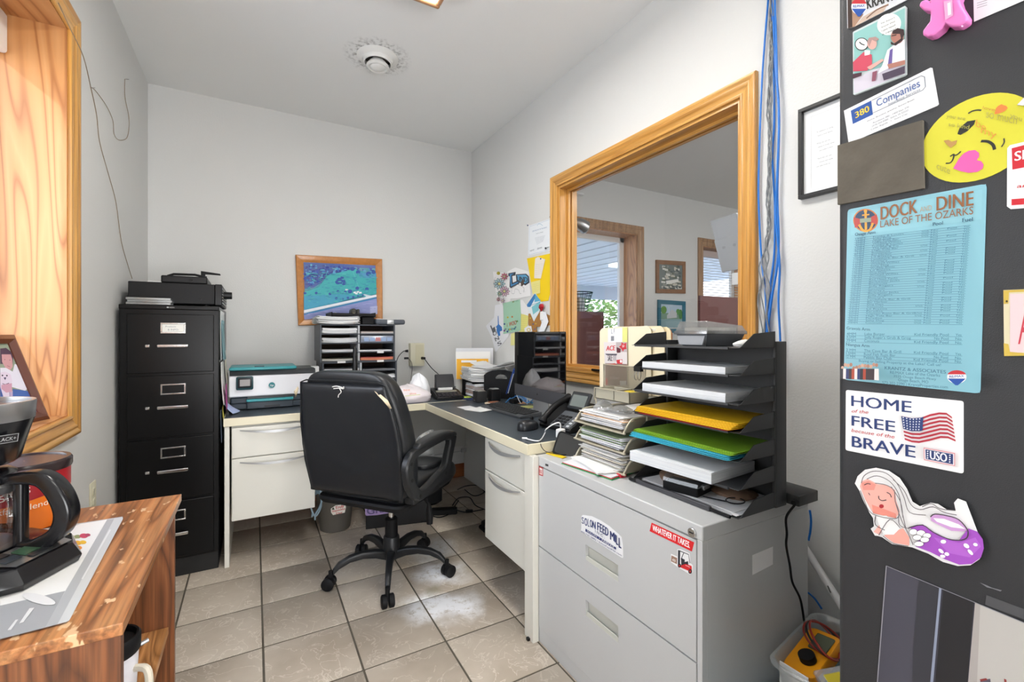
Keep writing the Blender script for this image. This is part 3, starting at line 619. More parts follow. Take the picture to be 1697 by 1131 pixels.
# ------------------------------------------------------------------ desks
ds = thing('desk', 'cream and slate office desk along the back wall with a two-drawer pedestal', 'desk', (.7, 3.1, 0))
B(-.135, 1.535, 2.743, 3.50, DT-.034, DT-.0005).build('worktop', LAM, ds, .001, world=True)
q = MB(); q.box(-.138, 1.538, 2.735, 2.744, DT-.042, DT).box(-.138, -.134, 2.744, 3.50, DT-.042, DT).box(1.534, 1.538, 2.744, 3.50, DT-.042, DT)
q.build('edge_band', EDGE, ds, .002, world=True)
B(-.134, -.112, 2.743, 3.48, 0, DT-.042).build('end_panel', PUT, ds, .002, world=True)
B(1.512, 1.532, 2.755, 3.48, .01, DT-.042).build('end_panel', mat('grey_panel', '#c9c9c4', .5), ds, .002, world=True)
B(.30, 1.512, 3.44, 3.455, .28, DT-.042).build('modesty_panel', mat('grey_panel'), ds, .001, world=True)
def bow(m, a, b, out, h=.012):
    """curved bow pull from a to b standing off along `out`"""
    a, b, out = Vector(a), Vector(b), Vector(out); L = []
    for i in range(13):
        t = i/12; w_ = math.sin(PI*t)**.6; c = a.lerp(b, t)+out*(.006+.024*w_)-Vector((0, 0, .014*math.sin(PI*t)))
        hh = h*(.35+.65*math.sin(PI*t)); tn = .004
        L.append([c+Vector((0, 0, hh/2))-out*tn, c+Vector((0, 0, hh/2)), c-Vector((0, 0, hh/2)), c-Vector((0, 0, hh/2))-out*tn])
    return m.loft(L)
pd = B(-.104, .295, 2.76, 3.3, .232, DT-.046).build('pedestal', PUT, ds, .002, world=True)
for z0, z1, hz in ((.556, .712, .698), (.232, .551, .532)):
    d = B(-.102, .293, 2.742, 2.761, z0, z1).build('drawer_front', PUT, ds, .003, world=True)
    bow(MB(), (-.066, 2.742, hz), (.262, 2.742, hz), (0, -1, 0), .014).build('handle', SIL, d, world=True)
d2 = thing('desk', 'cream and slate desk under the monitor with pedestal drawers facing the chair', 'desk', (1.2, 2.1, 0))
B(.934, 1.536, 1.524, 2.733, DT-.034, DT-.0005).build('worktop', LAM, d2, .001, world=True)
q = MB(); q.box(.926, .935, 1.516, 2.734, DT-.042, DT).box(.935, 1.538, 1.516, 1.525, DT-.042, DT).box(1.534, 1.538, 1.525, 2.734, DT-.042, DT)
q.build('edge_band', EDGE, d2, .002, world=True)
q = MB(); q.box(.964, 1.50, 1.520, 1.545, .10, DT-.042).box(.936, .9625, 1.490, 1.553, 0, DT-.042).box(1.47, 1.50, 1.520, 1.545, 0, .10)
q.build('end_panel', PUT, d2, .002, world=True)
B(1.50, 1.515, 1.545, 2.72, .28, DT-.042).build('modesty_panel', mat('grey_panel'), d2, .001, world=True)
B(.965, 1.42, 1.556, 1.935, .240, DT-.046).build('pedestal', PUT, d2, .002, world=True)
for z0, z1, hz in ((.562, .712, .697), (.240, .557, .549)):
    d = B(.948, .966, 1.560, 1.935, z0, z1).build('drawer_front', PUT, d2, .003, world=True)
    bow(MB(), (.948, 1.885, hz), (.948, 1.605, hz), (-1, 0, 0), .016).build('handle', SIL, d, world=True)

# ------------------------------------------------------------------ bookcase at the left
BT = .77
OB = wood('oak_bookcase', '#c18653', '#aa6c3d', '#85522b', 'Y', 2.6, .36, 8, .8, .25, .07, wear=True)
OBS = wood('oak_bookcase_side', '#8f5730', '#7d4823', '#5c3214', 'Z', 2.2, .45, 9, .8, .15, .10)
bk = thing('bookcase', 'low worn oak bookcase under the coffee maker in the lower left corner', 'bookcase', (-.37, 1.2, 0))
BX0, BX1, BY0, BY1 = -.560, -.170, .873, 1.497
B(BX0, BX1, BY0, BY1, BT-.019, BT).build('top', OB, bk, .0015, world=True)
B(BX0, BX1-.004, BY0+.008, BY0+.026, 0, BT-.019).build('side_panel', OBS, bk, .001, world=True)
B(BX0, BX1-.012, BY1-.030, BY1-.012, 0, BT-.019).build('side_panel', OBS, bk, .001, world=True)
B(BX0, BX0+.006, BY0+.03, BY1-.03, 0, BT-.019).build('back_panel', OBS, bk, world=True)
OBY = wood('oak_bookcase_shelf', '#c28c58', '#a97442', '#8a5a2e', 'Y', 2.6, .45, 13, .7, .15)
for z in (.06, .42): B(BX0+.006, BX1-.024, BY0+.03, BY1-.03, z, z+.018).build('shelf', OBY, bk, .001, world=True)

# ------------------------------------------------------------------ lateral file cabinet
GRY = mat('light_grey_steel', '#c6c7c7', .38); GRS = mat('light_grey_steel_side', '#c6c6c3', .40)
CX0, CX1, CY0, CY1 = .964, 1.44, .748, 1.508
lf = thing('lateral_file', 'light grey two-drawer lateral filing cabinet with stickers in the foreground', 'filing cabinet', (1.2, 1.128, 0))
B(CX0+.018, CX1, CY0, CY1, 0, .684).build('body', GRY, lf, .002, world=True)
B(CX0, CX1, CY0-.001, CY1+.001, .684, LT).build('top', GRY, lf, .003, world=True)
q = MB(); q.box(CX0, CX0+.02, CY0, CY0+.015, 0, .684).box(CX0, CX0+.02, CY1-.015, CY1, 0, .684).box(CX0+.002, CX0+.02, CY0+.015, CY1-.015, 0, .057)
q.build('face_frame', GRY, lf, .0015, world=True)
for z0, z1, h0, h1 in ((.376, .681, .443, .494), (.060, .371, .257, .309)):
    ya, yb, ha, hb = CY0+.0175, CY1-.0175, 1.046, 1.203; q = MB(); xf = CX0-.001
    q.box(xf, xf+.016, ya, yb, h1, z1).box(xf, xf+.016, ya, yb, z0, h0).box(xf, xf+.016, ya, ha, h0, h1).box(xf, xf+.016, hb, yb, h0, h1)
    d = q.build('drawer_front', GRY, lf, .0, world=True)
    q = MB(); q.box(xf+.013, xf+.019, ha, hb, h0, h1)
    q.prism([(xf+.001, h1), (xf+.015, h1-.011), (xf+.015, h1)], ha, hb, 'Y') if 0 else q.loft([[(xf+.0005, y, h1), (xf+.014, y, h1-.012), (xf+.014, y, h1)] for y in (ha, hb)])
    q.loft([[(xf+.0005, y, h0), (xf+.014, y, h0), (xf+.014, y, h0+.004), (xf+.0055, y, h0+.014), (xf+.003, y, h0+.013)] for y in (ha, hb)])
    q.build('recessed_pull', mat('pull_grey', '#c2c2b9', .45), d, .0006, world=True)
MB().cyl((CX0+.002, .776, .6975), (CX0-.006, .776, .6975), .0125, .0115, 24).build('lock', CHR, lf, .001, world=True)
B(CX0-.0075, CX0-.005, .770, .782, .6965, .6985).build('key_slot', BLK, lf, world=True)
dc = Decal((CX0, 1.4, .7), (0, -1, 0), (0, 0, 1), pix=(870, 720, 2.751)); dc.poly([(93, 134), (107, 138), (107, 148), (93, 144)], '#3a3a3a'); dc.build('brand_plate', lf)
def sticker(label, d, name='sticker', cat='sticker', g=None):
    o = d.m.build(name, print_mat(), None, smooth=False, loc=d.o); tag(o, label, cat, g); return o
dc = Decal((CX0-.001, 1.1, .55), (0, -1, 0), (0, 0, 1), pix=(940, 840, 7.07))
dc.poly([(168, 112), (185, 97), (290, 112), (400, 165), (500, 232), (600, 318), (640, 360), (655, 470), (658, 598), (645, 604), (480, 500), (300, 385), (160, 290), (166, 250)], '#f4f4f6')
w_ = 'SOLON FEED MILL'
px_ = [(172, 196, 118, 200), (206, 236, 128, 222), (244, 262, 140, 234), (268, 296, 148, 240), (302, 334, 162, 256), None, (356, 382, 178, 280), (388, 412, 196, 298), (420, 444, 214, 318), (450, 486, 234, 338), None, (510, 556, 282, 392), (562, 574, 318, 418), (580, 604, 330, 446), (612, 640, 360, 482)]
for ch, q in zip(w_, px_):
    if q: a, b, t, bt = q; sl_ = (b-a)*.62; dc.text(ch, (a, bt-sl_*.3), (b, bt+sl_*.5), (a, t), '#27346e', .03)
dc.text('I N C .', (334, 300), (446, 372), (334, 268), '#27346e', .01)
dc.poly([(222, 256), (580, 478), (578, 504), (220, 288)], '#27346e'); dc.text('SOLON  •  FAIRFAX', (240, 292), (560, 492), (240, 268), '#f4f4f6', .02)
dc.text('800-747-2882 • SolonFeedMill.com', (170, 296), (648, 582), (170, 278), '#27346e')
sticker('white arched sticker reading Solon Feed Mill above the top drawer pull', dc)
dc = Decal((CX0-.001, .85, .66), (0, -1, 0), (0, 0, 1), pix=(940, 840, 7.07))
dc.poly([(990, 188), (1490, 420), (1462, 528), (966, 288)], '#e0252b'); dc.text('WHATEVER IT TAKES.', (1000, 278), (1436, 488), (1004, 212), '#ffffff', .035)
sticker('red strip sticker reading Whatever It Takes beside the lock', dc)
dc = Decal((CX0-.001, .81, .61), (0, -1, 0), (0, 0, 1), pix=(940, 840, 7.07))
dc.poly([(1216, 552), (1292, 586), (1290, 500), (1330, 498), (1436, 548), (1446, 660), (1474, 690), (1472, 770), (1440, 796), (1300, 712), (1216, 652)], '#f1f1f1')
dc.poly([(1222, 572), (1290, 604), (1288, 676), (1218, 642)], '#a07f6c').text('49', (1232, 638), (1270, 656), (1232, 604), '#efe8e2', .03)
dc.poly([(1300, 508), (1326, 516), (1322, 706), (1298, 690)], '#262b33').line([(1322, 520), (1424, 562), (1440, 664)], .0022, '#262b33').line([(1336, 620), (1360, 560), (1370, 540)], .0018, '#262b33')
dc.poly([(1336, 600), (1380, 622), (1378, 650), (1420, 640), (1420, 690), (1340, 690)], '#2b2f36')
dc.poly([(1334, 690), (1390, 672), (1460, 696), (1464, 770), (1330, 712)], '#d8232a').ell(1318, 692, 20, 24, '#2b1b1c').ell(1318, 692, 9, 12, '#b22b2f').ell(1444, 760, 22, 28, '#2b1b1c').ell(1444, 760, 9, 13, '#c23135')
dc.line([(1390, 688), (1440, 710)], .0012, '#f1f1f1'); sticker('small red forklift sticker under the red strip sticker', dc)
dc = Decal((CX0-.001, 1.47, .67), (0, -1, 0), (0, 0, 1), pix=(870, 720, 2.751))
dc.poly([(64, 145), (83, 153), (83, 192), (64, 186)], '#b8383c').poly([(67, 152), (80, 158), (80, 186), (67, 181)], '#e8dcd8').text('BE', (68, 178), (79, 182), (68, 160), '#b8383c', .04)
sticker('small red and white sticker in the upper left corner of the top drawer', dc)
dc = Decal((1.2, CY0-.0005, .57), (1, 0, 0), (0, 0, 1), pix=(870, 720, 2.751)); dc.poly([(1035, 552), (1130, 512), (1130, 594), (1036, 643)], '#fbfbfb')
sticker('blank white label on the grey side of the lateral cabinet', dc, 'blank_label', 'label')
# ------------------------------------------------------------------ office chair
LEA = mat('black_leather', '#1c1e21', .34, bump=.25, bscale=320, spec=.5); LEAD = mat('black_vinyl_back', '#1b1d21', .36, bump=.12, bscale=90)
CH = mat('chair_plastic', '#1f2022', .38); FOAM = mat('torn_foam', '#d8c7a8', .9, var=.2, vscale=60)
ch = thing('office_chair', 'black leather executive office chair seen from behind in front of the desks', 'office chair', (.596, 2.279, 0), rot=R(-50))
for k in range(5):
    a = R(180+72*k+50); c, s = math.cos(a), math.sin(a)
    prof = [(.028, .100, .030, .040), (.08, .118, .028, .034), (.14, .126, .024, .030), (.20, .120, .021, .028), (.25, .100, .019, .028), (.275, .075, .016, .024)]
    loops = []
    for r, z, w_, h in prof:
        loops.append([(r*c-p*s, r*s+p*c, z+q) for p, q in rr(w_*1.4, h*1.15, .009, 3)])
    lg = MB().loft(loops).build('leg', CH, ch)
    cx, cy = .285*c, .285*s; ca = a+1.1+k*.7; u = Vector((math.cos(ca), math.sin(ca), 0)); ctr = Vector((cx, cy, .0292))-Vector((-u.y, u.x, 0))*.008
    m = MB()
    for sg in (-1, 1):
        m.tube([ctr+u*sg*.004, ctr+u*sg*.006, ctr+u*sg*.024, ctr+u*sg*.028, ctr+u*sg*.0285], [.023, .0285, .0290, .024, .001], 20)
    m.tube([ctr+Vector((0, 0, 0)), (cx, cy, .056)], .009, 8); m.cyl((cx, cy, .045), (cx, cy, .085), .010, n=10)
    m.build('caster', BLKM, lg)
MB().lathe([(.030, .078), (.040, .082), (.042, .10), (.039, .185), (.036, .19)], 24).build('hub', CH, ch)
MB().lathe([(.031, .19), (.031, .275), (.025, .28)], 24).build('upper_sleeve', BLKM, ch)
MB().cyl((0, 0, .275), (0, 0, .43), .0135, n=20).build('gas_lift', CHR, ch)
MB().rbox(-.10, .10, -.14, .10, .405, .44, .02).build('tilt_mechanism', CH, ch)
MB().tube([(.09, -.02, .42), (.20, -.03, .415), (.235, -.035, .39), (.243, -.04, .35), (.246, -.045, .30)], [.006, .006, .008, .018, .014], 10).build('height_lever', BLKM, ch)
# seat cushion
L = []
for y, hw, zt, zb in ((-.235, .20, .49, .445), (-.22, .235, .515, .435), (-.1, .255, .525, .43), (.1, .262, .535, .43), (.2, .255, .535, .432), (.25, .235, .52, .44), (.268, .20, .495, .455)):
    L.append([(p, y, (zt+zb)/2+q) for p, q in rr(2*hw, zt-zb, .04, 5)])
MB().loft(L).build('seat', LEA, ch, sub=1)
MB().loft([[(p, -.02+q, z) for p, q in rr(w_, d_, .05, 5)] for z, w_, d_ in ((.412, .40, .42), (.42, .46, .47), (.44, .48, .49), (.45, .47, .48))]).build('seat_pan', BLKM, ch)
L = []
for y, zt, zb in ((.0, .548, .50), (.1, .556, .50), (.2, .548, .50), (.245, .53, .50)): L.append([(p, y, (zt+zb)/2+q) for p, q in rr(.43, zt-zb, .02, 4)])
MB().loft(L).build('seat_pad', LEA, ch, sub=1)
# backrest
def ybk(z): return -.262-.10*(max(0, z-.47)/.56)**1.15   # rear face
def hwb(z):
    t = (z-.47)/.56; return .257+.032*max(0, math.sin(PI*max(0, min(t*1.15, 1))))**.8-.020*t
ZS = [.455, .465, .49, .54, .62, .70, .78, .86, .93, .975, 1.005, 1.024, 1.034, 1.037]
ED = [.05, .025, .008, 0, 0, 0, 0, 0, .002, .012, .026, .05, .085, .13]
L = []
for z, e in zip(ZS, ED):
    hw = hwb(z)-e; th = .105 if z < .95 else .105*(1-((z-.95)/.12)**2*.6); yb = ybk(z)+.008+e*.15
    L.append([(p, yb+th/2+q, z) for p, q in rr(2*hw, th, .035, 5)])
MB().loft(L).build('backrest', LEA, ch, sub=1)
def panel(u, v):
    z = .478+(.985-.478)*v; x = (2*u-1)*(hwb(z)-.014)
    edge = min(u, 1-u, v*1.4, (1-v)*1.2)
    wr_ = .004*noise.noise(Vector((x*6+z*4, z*3, 1)))+.006*math.exp(-((z-.60+x*.35)/.03)**2)*max(0, .5-u*.2)+.005*math.exp(-((z-.56-x*.5)/.02)**2)*u
    return (x, ybk(z)-.004-.012*min(1, edge/.06)-wr_, z)
bp_ = MB().grid(panel, 28, 28).build('back_panel', LEAD, ch, solid=.003)
m = MB()
ring = [(-hwb(.985)+.016, .985), (-hwb(.8)+.014, .8), (-hwb(.62)+.013, .62), (-hwb(.48)+.014, .482), (0, .474), (hwb(.48)-.014, .482), (hwb(.62)-.013, .62), (hwb(.8)-.014, .8), (hwb(.985)-.016, .985), (hwb(.99)-.05, .996), (0, .999), (-hwb(.99)+.05, .996)]
m.tube([(x, ybk(z)-.005, z) for x, z in ring], .0035, 6, closed=True).build('piping', LEA, ch)
def patch(pts, y_off, lab, name='tear'):
    m = MB(); n = len(pts)
    m._add([(x, ybk(z)-y_off, z) for x, z in pts]+[(sum(p[0] for p in pts)/n, ybk(sum(p[1] for p in pts)/n)-y_off-.006, sum(p[1] for p in pts)/n)], [(i, (i+1) % n, n) for i in range(n)])
    m.build(name, FOAM, ch, label=lab, solid=.002)
patch([(.175, .962), (.20, .952), (.235, .925), (.248, .893), (.240, .890), (.226, .914), (.200, .938), (.18, .952)], .014, 'torn corner showing cream foam')
patch([(-.262, .94), (-.235, .965), (-.232, .955), (-.246, .93), (-.258, .915)], .014, 'torn corner showing cream foam')
m = MB(); zt = .972
for P in ([(-.035, zt), (-.01, zt+.004), (.02, zt-.002)], [(-.03, zt-.008), (0, zt-.004), (.022, zt-.006), (.025, zt+.004)], [(0, zt-.002), (.008, zt-.02), (-.008, zt-.034), (-.012, zt-.045)]):
    m.tube(spline([(x, ybk(z)-.021, z) for x, z in P], 4), .002, 5)
m.build('loose_threads', mat('white_thread', '#e6e3dd', .8), ch)
# arms
OUT = [(-.262, .708), (-.300, .690), (-.326, .655), (-.325, .61), (-.305, .55), (-.262, .495), (-.215, .475), (-.165, .48), (-.06, .505), (.005, .515), (.045, .53), (.075, .60), (.110, .672), (.112, .700), (.05, .715), (-.08, .712), (-.2, .706)]
INN = [(-.235, .672), (-.262, .660), (-.278, .640), (-.276, .61), (-.262, .575), (-.235, .54), (-.205, .522), (-.165, .524), (-.08, .545), (-.02, .560), (.005, .575), (.022, .615), (.045, .660), (.045, .680), (.01, .689), (-.08, .688), (-.17, .682)]
def resamp(P, n=44):
    P = [Vector((a, b, 0)) for a, b in P]; P = spline(P+[P[0]], 6)
    d = [0]
    for i in range(1, len(P)): d.append(d[-1]+(P[i]-P[i-1]).length)
    out = []; k = 0
    for i in range(n):
        t = d[-1]*i/n
        while d[k+1] < t: k += 1
        f = (t-d[k])/max(d[k+1]-d[k], 1e-9); q = P[k].lerp(P[k+1], f); out.append((q.x, q.y))
    return out
O_, I_ = resamp(OUT), resamp(INN)
for sg in (-1, 1):
    ys = .07 if sg < 0 else 0; xc = .292 if sg > 0 else -.264; tb = .017; loops = []
    for dx, f in ((-tb, .12), (-tb*.6, 0), (tb*.6, 0), (tb, .12), (tb, .88), (tb*.6, 1), (-tb*.6, 1), (-tb, .88)):
        loops.append([(xc+dx, ys+a[0]*(1-f)+b[0]*f, a[1]*(1-f)+b[1]*f) for a, b in zip(O_, I_)])
    am = MB().loft(loops+[loops[0]], cap=False).build('armrest', CH, ch)
    L = []
    for y, z, hw, th in ((-.245, .705, .016, .01), (-.235, .712, .024, .026), (-.15, .722, .029, .036), (-.02, .724, .031, .036), (.07, .712, .029, .030), (.105, .700, .022, .022), (.115, .694, .014, .010)):
        L.append([(xc+p, ys+y, z+q) for p, q in rr(2*hw, th, .012, 4)])
    MB().loft(L).build('arm_pad', LEA, am, sub=1)
    m = MB()
    for y, z in ((-.295, .655), (-.288, .585), (-.225, .50), (.0, .535)): m.cyl((xc+sg*.016, ys+y, z), (xc+sg*.0178, ys+y, z), .008, n=12)
    m.build('bolt_recess', mat('bolt_black', '#050505', .5), am)
    MB().rbox(min(sg*.235, sg*.285), max(sg*.235, sg*.285), -.24, -.02, .462, .492, .006).build('arm_bracket', CH, ch)
# clear things lying on the seat
q = thing('plastic_tub', 'clear plastic packaging lying on the chair seat beside the armrest', 'packaging', (.77, 2.34, .556))
MB().tube(spline([(.72, 2.30, .60), (.74, 2.27, .66), (.80, 2.29, .68), (.84, 2.36, .66), (.83, 2.40, .60)], 4), .012, 8).build('rim', film('clear_pack', '#d9dde0', .35, .15, .3), q, world=True)
MB().rbox(.72, .83, 2.29, 2.39, .557, .62, .02).build('body', film('clear_pack'  , '#d9dde0', .35), q, world=True)

# ------------------------------------------------------------------ monitor
A, Bm = Vector((1.347, 2.346, 0)), Vector((1.312, 1.794, 0)); U = (Bm-A).normalized(); N = Vector((U.y, -U.x, 0))
mo = thing('monitor', 'black all-in-one computer monitor facing the chair on the right desk', 'monitor', ((A+Bm)/2+Vector((0, 0, DT))), rot=math.atan2(U.y, U.x))
MO = (A+Bm)/2; ang = math.atan2(U.y, U.x)   # local: x along U, screen faces local -y
Wm, z0, zc, z1 = .554, .073, .140, .444
SCR = mat('monitor_glass', '#0b0b0c', .035, spec=.9, coat=1.0)
L = []
for y, sx_, e in ((0, 1, 0), (.004, 1, 0), (.012, .94, .02), (.03, .6, .09), (.04, .3, .15)):
    L.append([(p*sx_, y, z0+(z1-z0)/2+q*(1-e*2.0)) for p, q in rr(Wm, z1-z0, .008, 3)])
MB().loft(L).build('housing', BLKP, mo)
B(-Wm/2+.002, Wm/2-.002, -.0018, 0, zc, z1-.002).build('screen', SCR, mo)
B(-Wm/2, Wm/2, -.0016, 0, z0, zc-.0005).build('chin', mat('space_grey', '#55565b', .35, metal=.5), mo, .001)
dc = Decal((0, 0, 0), (1, 0, 0), (0, 0, 1)); dc.h = .002
MB().ball((-.002, -.0018, .106), .0055, 6, (1, .15, 1)).build('emblem', BLKP, mo)
MB().loft([[(p, .02+q, z) for p, q in rr(.16, .010, .004, 3)] for z in (.006, .20)]).build('stand_arm', SIL, mo)
MB().rbox(-.10, .10, .002, .16, 0, .006, .02).build('stand_foot', SIL, mo)
# keyboard
KB = [onz(803, 676, DT), onz(889, 692, DT), onz(838, 664, DT)]
kb = thing('keyboard', 'black computer keyboard in front of the monitor', 'keyboard', (1.235, 2.21, DT), rot=R(-88))
kw, kd = .43, .135
MB().prism([(-kd/2, 0), (kd/2, 0), (kd/2, .024), (-kd/2, .012)], -kw/2, kw/2, 'X').build('case', mat('keyboard_grey', '#47494c', .4), kb, .002)
KEY = mat('key_black', '#222325', .5); mk = None; keys = []
for r_ in range(6):
    y = -kd/2+.012+r_*.0195; n = 16 if r_ else 1; z = .012+.012*((y+kd/2)/kd)
    cols = [(-kw/2+.012+i*.0255, .0225) for i in range(16)] if r_ else [(-.14+0, .03), (-.105, .03), (-.07, .15), (.085, .03), (.12, .03)]
    for x, w_ in cols:
        if x+w_ > kw/2-.004: continue
        if abs(w_-.0225) < 1e-6 and mk is not None:
            o = mk.copy(); COL.objects.link(o); o.parent = kb
        else:
            o = MB().rbox(0, w_, 0, .0165, 0, .005, .002, e=.001).build('key', KEY, kb)
            if abs(w_-.0225) < 1e-6: mk = o
        o.location = (x, y, z-.0005); o.rotation_euler = (R(5), 0, 0)
# mouse
ms = thing('computer_mouse', 'black computer mouse on the slate desk near the camera', 'mouse', (1.085, 1.77, DT), rot=R(-62)); ms.scale = (1.15, 1.15, 1.15)
def mshell(u, v):
    a = 2*PI*u; e = v; x = .036*math.cos(a)*(1-(e**3)*.999); y = .058*math.sin(a)*(1-(e**3)*.999); return (x, y, .004+.034*math.sin(PI/2*e)*(1-.25*y/.058))
MB().loft([[mshell(i/28, v) for i in range(28)] for v in (0, .12, .3, .5, .7, .85, .95, .999)]).build('shell', mat('mouse_black', '#202226', .3), ms)
MB().loft([[(.034*math.cos(2*PI*i/24), .056*math.sin(2*PI*i/24), z) for i in range(24)] for z in (0, .005)]).build('base', BLKM, ms)
MB().cyl((-.003, .03, .036), (.003, .03, .036), .009, n=16).build('scroll_wheel', BLKM, ms)
MB().rbox(-.0335, -.028, -.005, .022, .018, .026, .002).build('thumb_button', SIL, ms)
# desk phone
ph = thing('desk_phone', 'black desk telephone with tilted keypad and handset beside the monitor', 'telephone', (1.27, 1.70, DT), rot=R(-84))
MB().prism([(-.10, 0), (.06, 0), (.09, .085), (.075, .115), (-.10, .018)], -.105, .105, 'X').build('base', BLKP, ph, .006)
T = Matrix.Translation((0, -.10, .018)) @ Matrix.Rotation(math.atan2(.097, .175), 4, 'X')
m = MB(); m.T = T; m.rbox(-.03, .098, .004, .115, 0, .003, .004).build('keypad_plate', mat('phone_grey', '#54575b', .45), ph)
kk = None
for i in range(3):
    for j in range(4):
        m = MB(); m.T = T; m.rbox(-.018+i*.026, .002+i*.026, .012+j*.018, .024+j*.018, .003, .007, .002).build('dial_key', mat('dial_key_black', '#17181a', .4), ph)
for j in range(5):
    m = MB(); m.T = T; m.rbox(.072, .088, .010+j*.020, .022+j*.020, .003, .006, .003).build('line_key', mat('line_key_white', '#c9cdd2', .4), ph)
m = MB(); m.T = T @ Matrix.Translation((.035, .128, .004)) @ Matrix.Rotation(R(32), 4, 'X')
m.rbox(-.055, .065, 0, .085, 0, .014, .006); m.build('display', mat('phone_bezel', '#2e3134', .35), ph)
m = MB(); m.T = T @ Matrix.Translation((.035, .128, .004)) @ Matrix.Rotation(R(32), 4, 'X')
m.box(-.042, .052, .012, .068, .014, .0155).build('display_glass', mat('phone_lcd', '#6f7673', .25), ph)
m = MB(); m.T = T
hs = [(-.070, -.004, .012), (-.070, .02, .022), (-.070, .095, .032), (-.070, .17, .024), (-.070, .195, .014)]
m.tube(spline(hs, 4), [.016, .021, .022, .020]+[.015]*9+[.020, .022, .021, .016], 12); m.build('handset', BLKP, ph)
m = MB(); cc = []
for i in range(160):
    t = i/160; P = Vector((-.09-.02*math.sin(t*3), -.12-.10*t, .010+.010*math.sin(t*PI))); a = i*1.3; cc.append(P+Vector((.006*math.cos(a), 0, .006*math.sin(a))))
m.tube(cc, .0016, 5).build('coiled_cord', BLKM, ph)
# small leaning tablet and white charger
tb = thing('tablet', 'small black tablet leaning at the near corner of the desk against the wire trays', 'tablet', (1.05, 1.45, LT), rot=0)
P0, P1 = onx(921, 748, 1.015), onx(957, 742, 1.05); P0.z = LT+.003
def quadslab(m, c, u, v, w_, h_, t, r=.015):
    c, u, v = Vector(c), Vector(u).normalized(), Vector(v).normalized(); n = u.cross(v)
    return m.loft([[c+u*(p+w_/2)+v*(q+h_/2)+n*d for p, q in rr(w_-e, h_-e, r)] for d, e in ((0, .003), (.002, 0), (t-.002, 0), (t, .003))])
up = Vector((.38, -.05, 1)); ud = Vector((.62, -.68, 0)); ud = ud-up.normalized()*ud.dot(up.normalized())
quadslab(MB(), (1.026, 1.492, LT+.003), ud, up, .145, .095, .010).build('case', BLKP, tb, world=True)
n_ = ud.normalized().cross(up.normalized()); 
quadslab(MB(), Vector((1.032, 1.486, LT+.009))+n_*.0098, ud, up, .133, .084, .002, .010).build('screen', mat('tablet_glass', '#141619', .08, coat=1), tb, world=True)
wp = thing('usb_charger', 'small white cube charger with a white cable at the near desk corner', 'charger', (1.118, 1.562, DT), rot=R(20))
MB().rbox(-.018, .018, -.014, .014, 0, .034, .005).build('cube', WHT, wp)
pts = [onz(870, 727, DT+.004), onz(893, 731, DT+.004), onz(903, 718, DT+.006), Vector((1.070, 1.60, DT+.03)), Vector((1.092, 1.575, DT+.055)), Vector((1.112, 1.56, DT+.06)), Vector((1.118, 1.562, DT+.036))]
MB().tube(spline(pts, 6), .0026, 8).build('cable', WHT, wp, world=True)
MB().cyl(pts[0]-Vector((.01, -.008, 0)), pts[0]+Vector((.008, -.004, 0)), .0042, n=8).build('plug', WHT, wp, world=True)
# ------------------------------------------------------------------ loose paper helpers
def sheets(label, loc, w_, d, n, rot=0, jit=.01, cols=('#e9e9e7', '#dfe0e2', '#f0f0ee'), th=.0012, name='paper_stack', cat='paper stack', group=None, bend=0, tilt=0, seed=0, skew=R(3)):
    """a pile of n slightly shuffled sheets (each with its own edge), one thing"""
    rnd = random.Random(seed or hash(label) % 9999); m = MB(); z = 0
    for i in range(n):
        a = rnd.uniform(-skew, skew); dx, dy = rnd.uniform(-jit, jit), rnd.uniform(-jit, jit); c, s = math.cos(a), math.sin(a)
        m.ink = hexc(rnd.choice(cols)); t = th*rnd.uniform(.8, 1.6); b = bend*rnd.uniform(.5, 1.3)
        K = 6 if bend else 1; o = len(m.v); vs = []
        for k in range(K+1):
            x = -w_/2+w_*k/K; zz = z+b*((k/K-.5)*2)**2 if bend else z
            for y in (-d/2, d/2):
                for q in (0, t): vs.append((x*c-y*s+dx, x*s+y*c+dy, zz+q+y*tilt))
        fs = []
        for k in range(K):
            A = 4*k; Bk = 4*k+4; fs += [(A+1, Bk+1, Bk+3, A+3), (A, A+2, Bk+2, Bk), (A, Bk, Bk+1, A+1), (A+2, A+3, Bk+3, Bk+2)]
        fs += [(0, 1, 3, 2), (4*K, 4*K+2, 4*K+3, 4*K+1)]
        m._add(vs, fs); z += t+.0001
    o = m.build(name, print_mat(.8, 'paper_print'), None, smooth=False, loc=(0, 0, 0))
    o.location = loc; o.rotation_euler = (0, 0, rot); return tag(o, label, cat, group)
def slab(label, x0, x1, y0, y1, z0, z1, m, name, cat, r=.006, bevel=.001, group=None):
    c = ((x0+x1)/2, (y0+y1)/2, z0); o = MB().rbox(x0, x1, y0, y1, z0, z1, r).build(name, m, None, bevel=0, loc=c); return tag(o, label, cat, group)

# ------------------------------------------------------------------ printer
pr = thing('printer', 'white, grey and teal inkjet printer on the left end of the back desk', 'printer', (.09, 3.15, DT))
TEAL = mat('teal_plastic', '#3f9ca3', .4); DGR = mat('dark_blue_grey', '#39424b', .45); PWH = mat('printer_white', '#e4e5ea', .35)
pu = thing
MB().rbox(-.125, .325, 3.0, 3.33, DT+.004, DT+.035, .01).build('base', DGR, pr, world=True)
MB().rbox(-.120, .320, 3.012, 3.33, DT+.035, DT+.070, .012).build('lower_body', DGR, pr, world=True)
MB().prism([(3.0, DT+.073), (3.33, DT+.073), (3.33, DT+.205), (3.012, DT+.195)], -.127, .330, 'X').build('white_body', PWH, pr, .008, world=True)
MB().prism([(3.008, DT+.194), (3.33, DT+.204), (3.33, DT+.222), (3.03, DT+.222)], -.122, .325, 'X').build('scanner_bed', mat('printer_black', '#25282c', .4), pr, .003, world=True)
